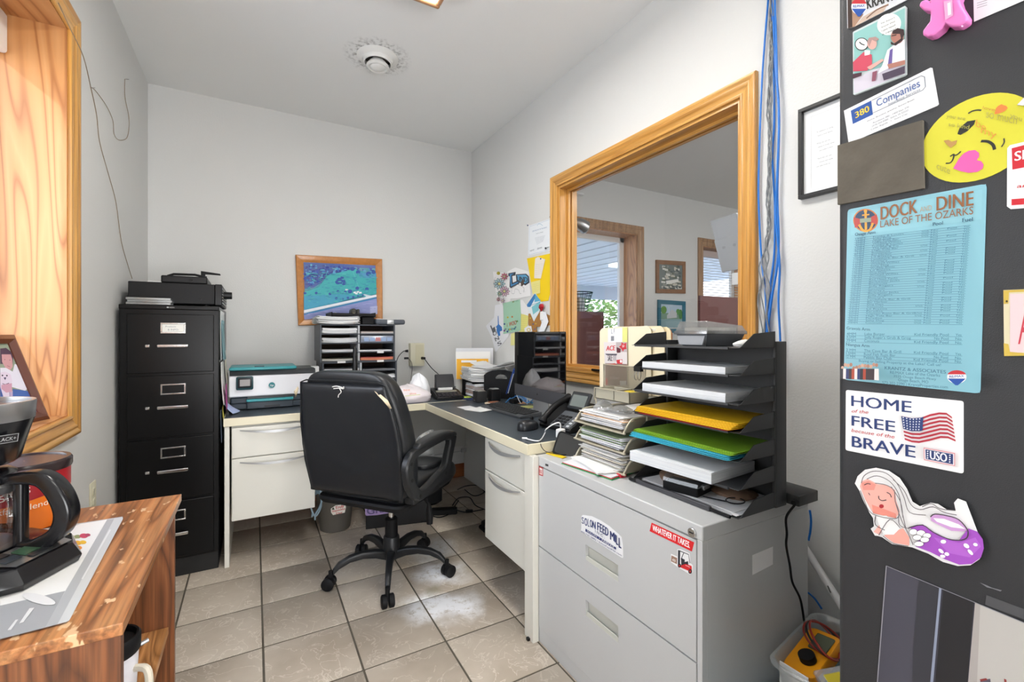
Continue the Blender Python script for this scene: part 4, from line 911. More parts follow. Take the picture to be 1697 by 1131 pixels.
MB().rbox(-.126, .222, 3.02, 3.32, DT+.222, DT+.240, .012).build('lid', TEAL, pr, .003, world=True)
MB().rbox(0, .05, 3.03, 3.09, DT+.2402, DT+.2415, .006).build('lid_slot', DGR, pr, world=True)
for x in (-.118, .318): B(x-.004, x+.004, 3.2, 3.25, DT, DT+.004).build('foot', BLKP, pr, world=True)
MB().rbox(-.040, .20, 2.985, 3.02, DT+.004, DT+.045, .008).build('paper_tray', DGR, pr, world=True)
MB().rbox(-.040, .20, 2.972, 3.02, DT+.046, DT+.060, .006).build('output_tray', TEAL, pr, world=True)
B(.05, .13, 2.983, 2.9855, DT+.010, DT+.022).build('tray_pull', mat('printer_black'), pr, world=True)
B(-.035, .20, 2.997, 3.002, DT+.062, DT+.073).build('output_slot', mat('printer_black'), pr, world=True)
dp = MB().rbox(-.090, -.006, 2.984, 3.002, DT+.115, DT+.190, .008, 'Y').build('control_panel', mat('panel_teal_black', '#21474d', .4), pr, world=True)
MB().rbox(-.082, -.014, 2.981, 2.985, DT+.127, DT+.184, .005, 'Y').build('bezel', mat('printer_black'), dp, world=True)
B(-.072, -.022, 2.9795, 2.9812, DT+.137, DT+.174).build('touch_screen', mat('grey_lcd', '#8e8987', .3), dp, world=True)
dc = Decal((.088, 2.9995, DT+.134), (1, 0, 0), (0, 0, 1)); dc.h = .003; dc.ell(0, 0, .0165, .0165, '#2b8188', 32); dc.text('hp', (-.009, -.006), (.009, -.006), (-.006, .006), '#f2f5f6', .03); dc.build('badge', pr)

# ------------------------------------------------------------------ literature sorters with papers
SOR = mat('charcoal_laminate', '#4b4f56', .5); SORB = mat('brown_hardboard', '#3a2a22', .8, var=.2)
def sorter(x0, z0, label):
    t = thing('paper_sorter', label, 'paper sorter', (x0+.24, 3.3, z0)); x1, y0, y1, h = x0+.482, 3.14, 3.46, .247; k = .0095
    B(x0, x0+k, y0, y1, z0, z0+h).build('side_panel', SOR, t, .001, world=True); B(x1-k, x1, y0, y1, z0, z0+h).build('side_panel', SOR, t, .001, world=True)
    B(x0+k, x1-k, y1-.004, y1, z0, z0+h).build('back_panel', SORB, t, world=True)
    xm = (x0+x1)/2; B(xm-.005, xm+.005, y0+.003, y1-.004, z0+.006, z0+h-.006).build('divider', mat('pale_divider', '#b9bcc0', .5), t, world=True)
    for i in range(5):
        z = z0+i*(h-.007)/4; B(x0+k, x1-k, y0, y1-.004, z, z+.007).build('shelf', SOR, t, .0008, world=True)
    return x0, x1, xm, y0, z0, h
S1 = sorter(.378, DT, 'lower of two stacked charcoal literature sorters on the back desk'); S2 = sorter(.365, DT+.2475, 'upper of two stacked charcoal literature sorters, top hidden by papers')
def in_slot(Sx, col, row, label, n, th=.0016, w_=.215, d=.27, bend=0, cols=('#e6e6e6', '#d8dade', '#efefef'), dx=0, **k):
    x0, x1, xm, y0, z0, h = Sx; xc = (x0+xm)/2 if col == 0 else (xm+x1)/2; z = z0+row*(h-.007)/4+.0072
    return sheets(label, (xc+dx, y0+d/2+.006, z), w_, d, n, th=th, jit=.004, bend=bend, cols=cols, group=None, skew=R(.8), **k)
in_slot(S2, 0, 3, 'thick white paper pile in the top left slot of the upper sorter', 18, bend=.003)
in_slot(S2, 0, 2, 'white folded papers in the second left slot of the upper sorter', 16, bend=.005)
in_slot(S2, 0, 1, 'thin grey papers in the third left slot of the upper sorter', 7, bend=.002)
in_slot(S2, 0, 0, 'loose cream papers in the bottom left slot of the upper sorter', 7, cols=('#d8d3c2', '#cfd0d0', '#e4e4e0'), bend=.004)
in_slot(S2, 1, 3, 'thin papers with brownish edges in the top right slot of the upper sorter', 7, cols=('#a5928a', '#c9c8c8', '#7f7671', '#e1e1e1'))
in_slot(S2, 1, 1, 'thin white papers in the third right slot of the upper sorter', 4, dx=-.01)
in_slot(S2, 1, 0, 'salmon and orange papers in the bottom right slot of the upper sorter', 10, cols=('#d97f68', '#e39a70', '#cf6c62'), bend=.002)
in_slot(S1, 0, 3, 'white papers in the top left slot of the lower sorter', 6, bend=.004)
in_slot(S1, 1, 2, 'white rolled papers in the second right slot of the lower sorter', 12, bend=.004)
in_slot(S1, 1, 3, 'flat grey papers in the top right slot of the lower sorter', 3, cols=('#8d8f94', '#b4b5b9'))
x0, x1, xm, y0, z0, h = S2; z = z0+2*(h-.007)/4+.0075
q = thing('parts_case', 'clear plastic compartment case in the second right slot of the upper sorter', 'case', ((xm+x1)/2, 3.2, z))
MB().rbox(xm+.010, x1-.014, 3.128, 3.33, z, z+.046, .006, 'Y').build('case', film('case_plastic', '#b9c3d6', .72, .2, .2), q, world=True)
for k in range(5): B(xm+.03+k*.038, xm+.062+k*.038, 3.1262, 3.128, z+.008, z+.034).build('compartment', mc('#8fa3c4' if k != 2 else '#b8787a'), q, world=True)
for (Sx, c, r_) in ((S2, 1, 1), (S2, 0, 0), (S2, 1, 0)):
    x0, x1, xm, y0, z0, h = Sx; xc = ((x0+xm)/2 if c == 0 else (xm+x1)/2)+.02; zz = z0+r_*(h-.007)/4
    o = B(xc-.022 if c else xc-.035, xc+.022 if c else xc+.015, y0-.0015, y0-.0003, zz-.006, zz+.007).build('shelf_label', PAP, loc=(xc, y0-.001, zz)); tag(o, {(1, 1): 'small white label on the shelf above the salmon papers', (0, 0): 'wide white label under the bottom left slot of the upper sorter', (1, 0): 'small white label under the salmon papers'}[(c, r_)], 'label')
TOPZ = DT+.495
sheets('messy stack of curled white papers on the left of the sorter top', (.475, 3.28, TOPZ+.001), .25, .31, 22, th=.0017, jit=.008, bend=.006, seed=5)
z = TOPZ+.001
q = thing('letter_tray', 'flat black letter tray lying on the papers on top of the sorter', 'tray', (.60, 3.3, TOPZ+.05)); zt = TOPZ+.052
MB().box(.435, .715, 3.14, 3.42, zt, zt+.005).box(.435, .44, 3.14, 3.42, zt, zt+.028).box(.71, .715, 3.14, 3.42, zt, zt+.028).box(.435, .715, 3.415, 3.42, zt, zt+.028).box(.435, .715, 3.14, 3.145, zt, zt+.022).build('tray', BLKM, q, .001, world=True)
slab('black box file propping the flat letter tray on the sorter', .63, .71, 3.16, 3.42, TOPZ+.001, TOPZ+.051, BLKM, 'box_file', 'box')
sheets('curled white and yellow papers lying in the black letter tray', (.52, 3.3, zt+.006), .12, .25, 5, cols=('#e8e6de', '#d9d489'), bend=.008, th=.002, seed=3)
q = thing('desk_gadget', 'dark rounded pair of desk gadgets standing on the black letter tray', 'gadget', (.60, 3.3, zt+.005))
MB().rbox(.575, .612, 3.25, 3.33, zt+.005, zt+.060, .018, 'Y').build('body', mat('olive_black', '#3b3a34', .5), q, world=True)
MB().rbox(.614, .632, 3.25, 3.32, zt+.005, zt+.056, .008, 'Y').build('side_plate', mat('olive_black'), q, world=True)
q = thing('equipment_case', 'slim dark grey equipment case with a grey clasp overhanging the right of the sorter', 'case', (.79, 3.25, TOPZ))
MB().rbox(.655+.06, .915, 3.13, 3.38, TOPZ+.002, TOPZ+.036, .012, 'Y').build('shell', mat('case_grey', '#4a4f57', .45), q, .001, world=True)
MB().rbox(.79, .835, 3.126, 3.134, TOPZ+.003, TOPZ+.034, .003, 'Y').build('clasp', SIL, q, world=True)
sheets('single white sheet on the slim equipment case', (.79, 3.26, TOPZ+.037), .16, .2, 2, seed=2)
rt_ = thing('wireless_router', 'black router with one upright antenna on the desk behind the chair back', 'router', (.56, 2.99, DT))
MB().rbox(.47, .64, 2.93, 3.06, DT, DT+.03, .012).build('body', BLKP, rt_, world=True)
MB().tube([(.552, 2.99, DT+.03), (.552, 2.99, DT+.11), (.552, 2.99, DT+.23), (.552, 2.99, DT+.338), (.552, 2.99, DT+.350)], [.030, .020, .016, .012, .006], 12).build('antenna', mat('antenna_black', '#131315', .25), rt_, world=True)
slab('small white box beside the sorter on the back desk', .315, .358, 3.13, 3.2, DT, DT+.225, WHT, 'white_box', 'box', .004)

# wall power tap with plugs
tp = thing('power_tap', 'ivory multi-outlet power tap plugged in on the back wall', 'power tap', (.99, YB, 1.0))
a, b = ony(677, 569, YB), ony(700, 606, YB)
MB().rbox(a.x, b.x, YB-.052, YB-.001, b.z, a.z, .006, 'Y').build('housing', CREAM, tp, world=True)
for col in (0, 1):
    for r_ in range(3):
        z = a.z-.035-r_*.036; x = a.x+.052+col*.036
        for dx in (-.006, .006): B(x+dx-.0012, x+dx+.0012, YB-.0528, YB-.052, z, z+.009).build('slot', BLK, tp, world=True)
B(a.x+.040, a.x+.040+.064, YB-.0535, YB-.0515, b.z+.02, a.z-.012).build('outlet_face', mat('ivory_face', '#d3ceb2', .4), tp, world=True)
def cordthing(name, label, pts, r=.0028, m=BLKP, n=6, cat='cord', smooth=6):
    o = MB().tube(spline(pts, smooth), r, n).build(name, m, loc=pts[0]); return tag(o, label, cat)
q = thing('plug', 'black plug in the right socket of the ivory power tap with its cord', 'plug', (b.x, YB-.07, .96))
p0 = ony(700, 594, YB-.06); MB().cyl(p0+Vector((0, .007, 0)), p0-Vector((-.01, .025, 0)), .012, .010, 12).build('plug_body', BLKP, q, world=True)
pp = [p0-Vector((-.008, .02, 0)), ony(715, 610, 3.46), ony(728, 622, 3.40), ony(737, 634, 3.28), ony(742, 650, 3.14), Vector((1.12, 3.05, DT+.05))]
MB().tube(spline(pp, 6), .0035, 6).build('cord', BLKP, q, world=True)
q = thing('plug', 'black angled plug on the left side of the ivory power tap', 'plug', (a.x, YB-.03, 1.05))
p0 = ony(676, 582, YB-.03); MB().cyl(p0, p0-Vector((.02, 0, 0)), .011, .008, 10).build('plug_body', BLKP, q, world=True)
MB().tube(spline([p0-Vector((.02, 0, 0)), ony(668, 583, 3.48), ony(660, 592, 3.47), ony(656, 605, 3.46), ony(655, 620, 3.46)], 6), .003, 6).build('cord', BLKP, q, world=True)
q = thing('plug', 'black flat usb plug below the ivory power tap with a thin cord to the desk', 'plug', (a.x, YB-.05, .97))
p0 = ony(677, 594, YB-.045); MB().rbox(p0.x-.034, p0.x, p0.y-.008, p0.y+.008, p0.z-.008, p0.z+.008, .003).build('plug_body', BLKP, q, world=True)
MB().tube(spline([p0-Vector((.002, 0, 0)), ony(682, 601, 3.47), ony(683, 612, 3.46), ony(681, 632, 3.45), ony(681, 650, 3.40)], 6), .002, 6).build('cord', BLKP, q, world=True)

# ------------------------------------------------------------------ plastic shopping bag
bag = thing('shopping_bag', 'crumpled white and pink plastic shopping bag with orange lettering on the desk corner', 'bag', (.86, 2.90, DT))
BAGM = mat('bag_plastic', '#e9e0e3', .35, bump=.9, bscale=28, sss=0)
def bagpt(a, t, cx, cy, rx, ry, h, sd, base=DT):
    c, s = math.cos(a), math.sin(a); k = (abs(c)**3+abs(s)**3)**(-1/3); q = math.sin(PI*min(max(t, 0), 1)*.5)
    rad = (1-t**4)*(.93+.07*math.sin(6*t)); n1 = noise.noise(Vector((c*2+sd, s*2, t*3)))*.10+abs(noise.noise(Vector((c*5, s*5+sd, t*7))))*.09
    return (cx+rx*k*c*rad*(1+n1), cy+ry*k*s*rad*(1+n1), base+.002+h*t*(1+n1*.8) if t > 0 else base+.001)
def blob_bag(cx, cy, rx, ry, h, sd, base=DT, nu=56, nt=22):
    return [[bagpt(2*PI*i/nu, j/nt, cx, cy, rx, ry, h, sd, base) for i in range(nu)] for j in range(nt+1)]
MB().loft(blob_bag(.855, 2.875, .140, .105, .105, 1)).build('bag_body', BAGM, bag, world=True)
MB().loft(blob_bag(.955, 2.945, .070, .055, .165, 4)).build('bag_top', mat('bag_plastic_white', '#e8e9ed', .35, bump=.9, bscale=30), bag, world=True)
dc = Decal((.868, 2.722, DT+.065), (1, -.08, 0), (0, .55, 1)); dc.h = .004
dc.words('bene', -.078, .020, .014, '#dd7a2e', .02).words('shine', -.045, -.006, .014, '#dd7a2e', .02).line([(-.075, -.013), (.02, -.009)], .003, '#c8cf6a')
dc.build('lettering', bag)
# printing calculator
ca = thing('printing_calculator', 'black printing calculator with paper roll cover in the desk corner', 'calculator', (1.135, 2.92, DT), rot=R(-8))
MB().prism([(-.12, 0), (.10, 0), (.12, .05), (.02, .045), (-.12, .018)], -.085, .095, 'X').build('body', BLKP, ca, .004)
T = Matrix.Translation((0, -.12, .0185)) @ Matrix.Rotation(math.atan2(.027, .14), 4, 'X')
for i in range(6):
    for j in range(4):
        m = MB(); m.T = T; m.rbox(-.072+i*.026, -.053+i*.026, .010+j*.020, .025+j*.020, 0, .006, .002).build('key', mat('calc_key', '#2f2c31' if (i, j) != (2, 2) else '#2f2c31', .45), ca)
m = MB(); m.T = T; m.box(-.07, .07, .096, .122, .001, .006).build('display', mat('calc_lcd', '#9b988a', .3), ca)
MB().prism([(.055, .05), (.12, .05), (.12, .145), (.10, .15), (.075, .12)], -.055, .075, 'X').build('roll_cover', mat('calc_cover', '#303134', .35), ca, .006)
B(-.045, .055, .035, .058, .045, .06).build('paper_strip', PAP, ca)

# ------------------------------------------------------------------ corner sorter, orange envelope, stacks
q = thing('envelope_holder', 'upright white papers behind a bright orange envelope in the desk corner', 'paper holder', (1.38, 3.0, DT))
def stand(p0, p1, z0, z1, m, name, lean=.02, lab=None, parent=None):
    a, b = Vector(p0), Vector(p1); u = (b-a).normalized(); n = Vector((-u.y, u.x)).normalized()
    vs = MB(); vs.loft([[(a.x, a.y, z0), (b.x, b.y, z0), (b.x+n.x*lean, b.y+n.y*lean, z1), (a.x+n.x*lean, a.y+n.y*lean, z1)], [(a.x+n.x*.002, a.y+n.y*.002, z0), (b.x+n.x*.002, b.y+n.y*.002, z0), (b.x+n.x*(lean+.002), b.y+n.y*(lean+.002), z1), (a.x+n.x*(lean+.002), a.y+n.y*(lean+.002), z1)]])
    return vs.build(name, m, parent, world=True, label=lab)
stand((1.292, 3.125), (1.53, 3.03), DT, DT+.30, PAP, 'backing_sheet', .02, parent=q)
stand((1.300, 3.14), (1.56, 3.04), DT, DT+.325, PAPG, 'backing_sheet', .03, parent=q)
stand((1.288, 3.10), (1.50, 3.005), DT+.10, DT+.248, mc('#eeb02c', .6), 'orange_envelope', .012, 'orange envelope with a white address strip', parent=q)
stand((1.318, 3.084), (1.42, 3.038), DT+.222, DT+.238, PAP, 'address_strip', .003, parent=q)
q = thing('stacking_tray', 'black stacking letter tray filled with papers in the desk corner', 'letter tray', (1.37, 2.86, DT))
MB().box(1.28, 1.52, 2.80, 2.98, DT+.005, DT+.009).box(1.28, 1.52, 2.80, 2.98, DT+.10, DT+.104).box(1.516, 1.52, 2.80, 2.98, DT, DT+.13).box(1.28, 1.52, 2.976, 2.98, DT, DT+.16).box(1.28, 1.284, 2.93, 2.976, DT, DT+.13).box(1.28, 1.52, 2.80, 2.81, DT+.092, DT+.104).build('frame', BLKM, q, world=True)
sheets('white papers in the lower level of the black stacking tray', (1.395, 2.87, DT+.0095), .21, .15, 26, th=.0026, jit=.008, cols=('#e9e9e7', '#d9dbe2', '#b89a8e', '#efefef'), seed=4)
sheets('thick untidy stack of white forms on top of the black stacking tray', (1.40, 2.88, DT+.1045), .26, .20, 26, th=.0028, jit=.012, bend=.010, seed=8, rot=R(-6))
sheets('loose white form draped over the paper stack beside the monitor', (1.45, 2.83, DT+.196), .23, .24, 4, th=.0014, bend=.028, seed=12, rot=R(-50))
q = thing('desk_organizer', 'black magazine holder panel with an arched top and a half-moon cut-out', 'organizer', (1.44, 2.70, DT))
a, b = Vector((1.342, 2.755)), Vector((1.512, 2.60)); u = (b-a).normalized(); n = Vector((-u.y, u.x)); Wd = (b-a).length
def ringpts(k):
    out = []
    for i in range(k): 
        t = 2*PI*i/k; out.append(t)
    return out
outer = [(0, 0), (Wd*.25, 0), (Wd*.5, 0), (Wd*.75, 0), (Wd, 0), (Wd, .09), (Wd, .13), (Wd*.85, .148), (Wd*.65, .157), (Wd*.45, .158), (Wd*.25, .153), (Wd*.1, .143), (0, .128), (0, .06)]
inner = [(Wd*.36, .108), (Wd*.42, .108), (Wd*.5, .108), (Wd*.58, .108), (Wd*.70, .108), (Wd*.70, .112), (Wd*.68, .12), (Wd*.63, .128), (Wd*.57, .132), (Wd*.50, .133), (Wd*.43, .130), (Wd*.38, .123), (Wd*.345, .115), (Wd*.345, .110)]
def P3(p, t): return (a.x+u.x*p[0]+n.x*t, a.y+u.y*p[0]+n.y*t, DT+p[1]*1.22)
MB().loft([[P3(p, 0) for p in outer], [P3(p, 0) for p in inner], [P3(p, .004) for p in inner], [P3(p, .004) for p in outer], [P3(p, 0) for p in outer]], cap=False).build('side_panel', BLKM, q, world=True)
quad = [P3((0, 0), .004), P3((0, 0), .09), P3((0, .1), .09), P3((0, .128), .004)]
MB().loft([quad, [tuple(Vector(p)+Vector((u.x, u.y, 0))*.004) for p in quad]]).build('end_panel', BLKM, q, world=True)
q = thing('ballpoint_pen', 'blue ruler and pen leaning against the black organizer panel', 'pen', (1.47, 2.58, DT))
MB().tube([onx(839, 653, 1.44), onx(846, 632, 1.44), onx(853, 612, 1.44)], [.004, .007, .009], 8).build('barrel', mc('#26468f', .3), q, world=True)
MB().tube([onx(842, 652, 1.43), onx(851, 620, 1.43)], .003, 6).build('clip', mc('#c4ccd8', .3), q, world=True)
q = thing('pencil_cup', 'black mesh cup holding cards at the front of the desk corner', 'cup', (1.245, 2.62, DT))
MB().rbox(1.215, 1.285, 2.59, 2.66, DT, DT+.068, .006).build('cup', mat('mesh_black', '#262627', .5, bump=.6, bscale=900), q, world=True)
MB().rbox(1.225, 1.275, 2.60, 2.65, DT+.06, DT+.074, .003).build('card_block', mc('#8d8a84'), q, world=True)
dc = Decal((1.2145, 2.625, DT+.008), (0, -1, 0), (0, 0, 1)); dc.words('HELPS', -.018, 0, .006, '#b9b9b9'); dc.build('lettering', q)
q = thing('ink_stamp', 'taller black self-inking stamp box beside the mesh cup', 'stamp', (1.345, 2.60, DT))
MB().rbox(1.305, 1.37, 2.565, 2.63, DT, DT+.078, .008).build('housing', BLKP, q, world=True)
MB().rbox(1.314, 1.362, 2.574, 2.622, DT+.078, DT+.084, .004).build('cap', SIL, q, world=True)
slab('small brown and white leather coaster in front of the stamp', 1.235, 1.335, 2.47, 2.53, DT, DT+.010, mc('#d8c6ad'), 'coaster', 'coaster', .006)
tag(MB().rbox(1.25, 1.32, 2.482, 2.518, DT+.0102, DT+.012, .01).build('leather_patch', mc('#8c5a42'), loc=(1.28, 2.5, DT+.01)), 'brown leather patch lying on the small coaster', 'leather patch')
slab('black cable adapter block in front of the organizer panel', 1.385, 1.46, 2.44, 2.49, DT, DT+.026, BLKM, 'adapter_block', 'adapter', .01)
slab('folded dark blue notebook under the edge of the papers in the desk corner', 1.20, 1.275, 2.72, 2.79, DT, DT+.006, mc('#2d3a66'), 'notebook', 'notebook')
slab('lime green sticky pad beside the dark blue notebook', 1.215, 1.275, 2.80, 2.86, DT, DT+.008, mc('#b9cf52'), 'sticky_pad', 'sticky notes')
for i, (px, py, r_, lab, n) in enumerate(((778, 676, -15, 'white index card with a dark photo near the corner seam of the desks', 1), (794, 680, 5, 'fanned white cards lying left of the keyboard', 4), (812, 677, 25, 'white card poking out towards the keyboard', 1))):
    p = onz(px, py, DT+.0005); sheets(lab, (p.x, p.y, DT+.0006+.0002*i), .13, .085, n, rot=R(r_-70), th=.0006, jit=.012, name='card_pile' if n > 1 else 'index_card', cat='card', skew=R(15), seed=40+i)
for i, (px, py, c, lab) in enumerate(((878, 675, '#dcdc8a', 'yellow sticky note behind the keyboard'), (893, 680, '#e8e8e8', 'white note pad by the telephone'), (866, 668, '#e9b48c', 'orange paper scrap below the monitor'))):
    p = onz(px, py, DT); slab(lab, p.x-.04, p.x+.04, p.y-.04, p.y+.04, DT+.0005+i*.0003, DT+(.004 if i < 2 else .002), mc(c, .7), 'note_pad' if i else 'sticky_note', 'note', .002)
BLU = mat('blue_cable', '#2f80cc', .4); BLU2 = mat('blue_cable_light', '#4b95d8', .4); GRC = mat('grey_cable', '#85888a', .5)
for i, P in enumerate((((838, 668), (848, 658), (860, 655), (872, 664), (885, 668)), ((845, 662), (858, 657), (870, 660), (880, 668), (890, 665)), ((850, 655), (862, 660), (874, 668), (884, 662)))):
    pts = [onz(x, y, DT+.005+.003*k+.008*i) for k, (x, y) in enumerate(P)]
    cordthing('network_cable', ('lowest', 'middle', 'upper')[i]+' light blue network cable coiled below the monitor', pts, .0035, BLU2, 8, 'cable')
cordthing('white_cable', 'thin white cord looping beside the left edge of the monitor', [Vector((1.42, 2.40, DT+.004)), Vector((1.41, 2.43, DT+.05)), Vector((1.42, 2.46, DT+.09)), Vector((1.44, 2.42, DT+.13)), Vector((1.45, 2.38, DT+.06)), Vector((1.44, 2.36, DT+.004))], .002, WHT)
# ------------------------------------------------------------------ black steel shelf organizer on the lateral file
ORG = mat('organizer_steel', '#3a3b3d', .42); OX0, OX1, OY0, OY1 = 1.075, 1.290, .726, 1.112
OZ = [LT+.002, .797, .869, .944, 1.016, 1.091, 1.163]
og = thing('shelf_organizer', 'tall charcoal steel seven-shelf desk organizer standing on the grey lateral cabinet', 'organizer', (1.18, .92, LT))
B(OX1-.003, OX1, OY0+.012, OY1-.012, LT, 1.178).build('back_panel', ORG, og, world=True)
for ya, yb in ((OY0, OY0+.012), (OY1-.012, OY1)): MB().rbox(1.238, OX1, ya, yb, LT, 1.178, .003).build('upright', ORG, og, world=True)
def org_z(z, x): return z
for i, z in enumerate(OZ):
    sh = MB().box(OX0+.004, OX1-.003, OY0+.004, OY1-.004, z-.0015, z).box(OX0, OX0+.0055, OY0+.03, OY1-.02, z-.005, z+.001).build('shelf', ORG, og, .0005, world=True)
    for y in (OY0+.003, OY1-.005):
        MB().prism([(OX0+.03, z), (1.238, z-.004), (1.238, z+.040), (OX0+.085, z+.036)] if 1 else [], 0, .002, 'Z')
        m = MB(); P = [(OX0+.012, z), (1.24, z), (1.24, z+.043), (OX0+.070, z+.036)]
        m.loft([[(a, y, b) for a, b in P], [(a, y+.002, b) for a, b in P]]).build('side_flange', ORG, sh, world=True)
def osheets(i, label, n, th, x0=1.082, x1=1.284, y0=.770, y1=1.068, **k):
    return sheets(label, ((x0+x1)/2, (y0+y1)/2, OZ[i]+.0005), x1-x0, y1-y0, n, th=th, **k)
PAPS = ('#e4e7ea', '#dfe2e6', '#eaecee')
def ream(i, label, h, x0=1.084, x1=1.284, y0=.770, y1=1.066, rot=0):
    n = int(h/.0011); o = osheets(i, label, n, .0009, x0, x1, y0, y1, jit=.0006, cols=PAPS, skew=R(.15)); o.rotation_euler.z = rot; return o
ream(5, 'neat white paper ream on the second shelf of the organizer from the top', .017)
ream(4, 'thicker white paper ream on the third shelf of the organizer from the top', .024)
ream(1, 'thick white paper ream jutting out from the second lowest shelf', .028, x0=1.048, x1=1.262, y0=.800, y1=1.082, rot=R(4))
YEL, RED, GRN, CYN = mc('#f0c020', .55), mc('#b02c26', .55), mc('#7fae2a', .55), mc('#44b5cf', .55)
def folder(label, i, dz, col, x0, x1, y0, y1, rot=0, n=1):
    c = ((x0+x1)/2, (y0+y1)/2, OZ[i]+dz); w_, d = x1-x0, y1-y0; m = MB()
    P = [(-w_/2, -d/2), (w_/2, -d/2), (w_/2, d/2), (w_/2-.0, d/2), (-w_/2, d/2)]
    m.loft([[(a, b, 0) for a, b in rr(w_, d, .006, 2)], [(a, b, .0014) for a, b in rr(w_, d, .006, 2)]])
    m.loft([[(a+.005, b-.004, .0018+(.0012 if a > 0 else .0002)) for a, b in rr(w_, d, .006, 2)], [(a+.005, b-.004, .0030+(.0012 if a > 0 else .0002)) for a, b in rr(w_, d, .006, 2)]])
    o = m.build('file_folder', col, None); o.location = c; o.rotation_euler = (0, 0, rot); tag(o, label, 'folder', 'folders on the organizer shelves')
folder('dark red file folder under the yellow folders', 3, .001, RED, 1.070, 1.275, .755, 1.075)
for k in range(4): folder(f'yellow file folder, {("lowest", "second lowest", "second from the top", "topmost")[k]} of its pile on the organizer', 3, .0060+k*.0042, YEL, 1.066+.004*k, 1.275, .742, 1.086, R(-1+k))
for k in range(3): folder(f'cyan blue file folder, {("lowest", "middle", "upper")[k]} of the three under the green folders', 2, .001+k*.0042, CYN, 1.058+.003*k, 1.270, .752, 1.098, R(2-k))
for k in range(2): folder(f'green file folder, {("lower", "upper")[k]} of the two above the cyan folders', 2, .0145+k*.0042, GRN, 1.068+.004*k, 1.28, .742, 1.094, R(k))
osheets(0, 'grey and white papers spread on the lowest organizer shelf', 4, .001, x0=1.082, x1=1.28, y0=.745, y1=1.07, jit=.012, cols=('#d9dadd', '#e9e9ea', '#77797c'), seed=21)
q = thing('binder_strip', 'long black binder strip lying along the front edge of the lowest shelf', 'binder', (1.06, .9, LT))
MB().tube([(1.062, 1.10, LT+.006), (1.066, .9, LT+.006), (1.064, .742, LT+.006)], .005, 8).build('spine', BLKM, q, world=True)
MB().rbox(1.058, 1.070, .80, 1.07, LT+.001, LT+.014, .003).build('cover_edge', mat('binder_grey', '#444448', .5), q, world=True)
q = thing('card_box', 'small black box with a clear domed lid on the lowest organizer shelf', 'box', (1.13, .93, OZ[0]+.008), rot=R(12))
z0 = OZ[0]+.006
MB().rbox(-.045, .045, -.055, .055, -.001, .024, .004).build('base', BLKM, q, .001)
MB().loft([[(x, -.055*s_, .024+.0+z) for x, z in ((-.046, 0), (-.042, .012), (-.02, .020), (0, .022), (.02, .020), (.042, .012), (.046, 0))] for s_ in (1, -1)]).build('lid', film('clear_lid', '#8d9093', .25, .2, .07), q, .001)
MB().rbox(-.02, .02, -.062, -.052, .016, .03, .003).build('catch', film('clear_pack', '#d9dde0', .35, .15, .3), q)
q = thing('brown_bag', 'crumpled brown paper bag behind the black card box on the lowest shelf', 'paper bag', (1.18, .93, OZ[0]+.008))
MB().loft(blob_bag(1.195, .99, .07, .075, .045, 7, OZ[0]+.006, 40, 12)).build('crumpled_paper', mat('kraft_paper', '#7d6350', .85, bump=.8, bscale=40), q, world=True)
MB().loft(blob_bag(1.22, .84, .05, .06, .020, 9, OZ[0]+.006, 40, 8)).build('folded_end', mat('kraft_paper'), q, world=True)
q = thing('sunglasses', 'pair of thin black glasses frames on the papers of the lowest shelf', 'glasses', (1.15, .80, OZ[0]+.008))
MB().tube([(1.155+.022*math.cos(a)*1.2, .79+.022*math.sin(a), OZ[0]+.014) for a in [2*PI*i/20 for i in range(20)]], .0018, 5, closed=True).build('rim', BLKP, q, world=True)
MB().tube([(1.135, .80, OZ[0]+.012), (1.11, .86, OZ[0]+.012)], .0018, 5).build('temple_arm', BLKP, q, world=True)
# on its top shelf
q = thing('card_file', 'grey index card file with a clear hinged lid on top of the organizer', 'card file', (1.19, .89, OZ[6]))
z = OZ[6]+.0005
MB().loft([[(1.104+e, .842+e, zz), (1.276-e, .842+e, zz), (1.276-e, .948-e, zz), (1.104+e, .948-e, zz)] for zz, e in ((z, .012), (z+.034, 0), (z+.036, 0))]).build('box', mat('file_grey', '#5b5f64', .45), q, .001, world=True)
MB().prism([(.855, z+.004), (.935, z+.004), (.943, z+.030), (.847, z+.030)], 1.1015, 1.1045+.004, 'X').build('label_holder', mat('file_light_grey', '#9a9da2', .4), q, world=True)
MB().rbox(1.098, 1.282, .836, .954, z+.034, z+.044, .004).build('lid_rim', film('smoke_rim', '#8c9095', .6, .15, .2), q, world=True)
MB().loft([[(1.102, .840, z+.044), (1.280, .840, z+.044), (1.280, .950, z+.044), (1.102, .950, z+.044)], [(1.112, .848, z+.072), (1.274, .848, z+.060), (1.274, .942, z+.060), (1.112, .942, z+.072)]]).build('lid', film('smoke_lid', '#a7a9ab', .35, .1, .3), q, .001, world=True)
for k in range(9): B(1.125+k*.016, 1.126+k*.016, .855, .935, z+.036, z+.054).build('index_card', mc('#c9c6bb'), q, world=True)
q = thing('tissue', 'crumpled white tissue beside the card file on top of the organizer', 'tissue', (1.2, .78, OZ[6]))
MB().loft(blob_bag(1.195, .785, .042, .020, .018, 3, OZ[6], 32, 8)).build('crumpled_sheet', mat('tissue_white', '#eceae6', .8, bump=.8, bscale=60), q, world=True)
q = thing('binder_clip', 'small binder clip with silver loops hanging from the second shelf edge', 'binder clip', (1.075, 1.09, 1.085))
B(1.068, 1.082, 1.060, 1.088, 1.078, 1.092).build('clip_body', BLKM, q, world=True)
for y in (1.066, 1.080): MB().tube(spline([(1.073, y-.005, 1.078), (1.070, y-.007, 1.06), (1.070, y, 1.05), (1.070, y+.007, 1.06), (1.073, y+.005, 1.078)], 4), .0009, 5).build('loop', CHR, q, world=True)
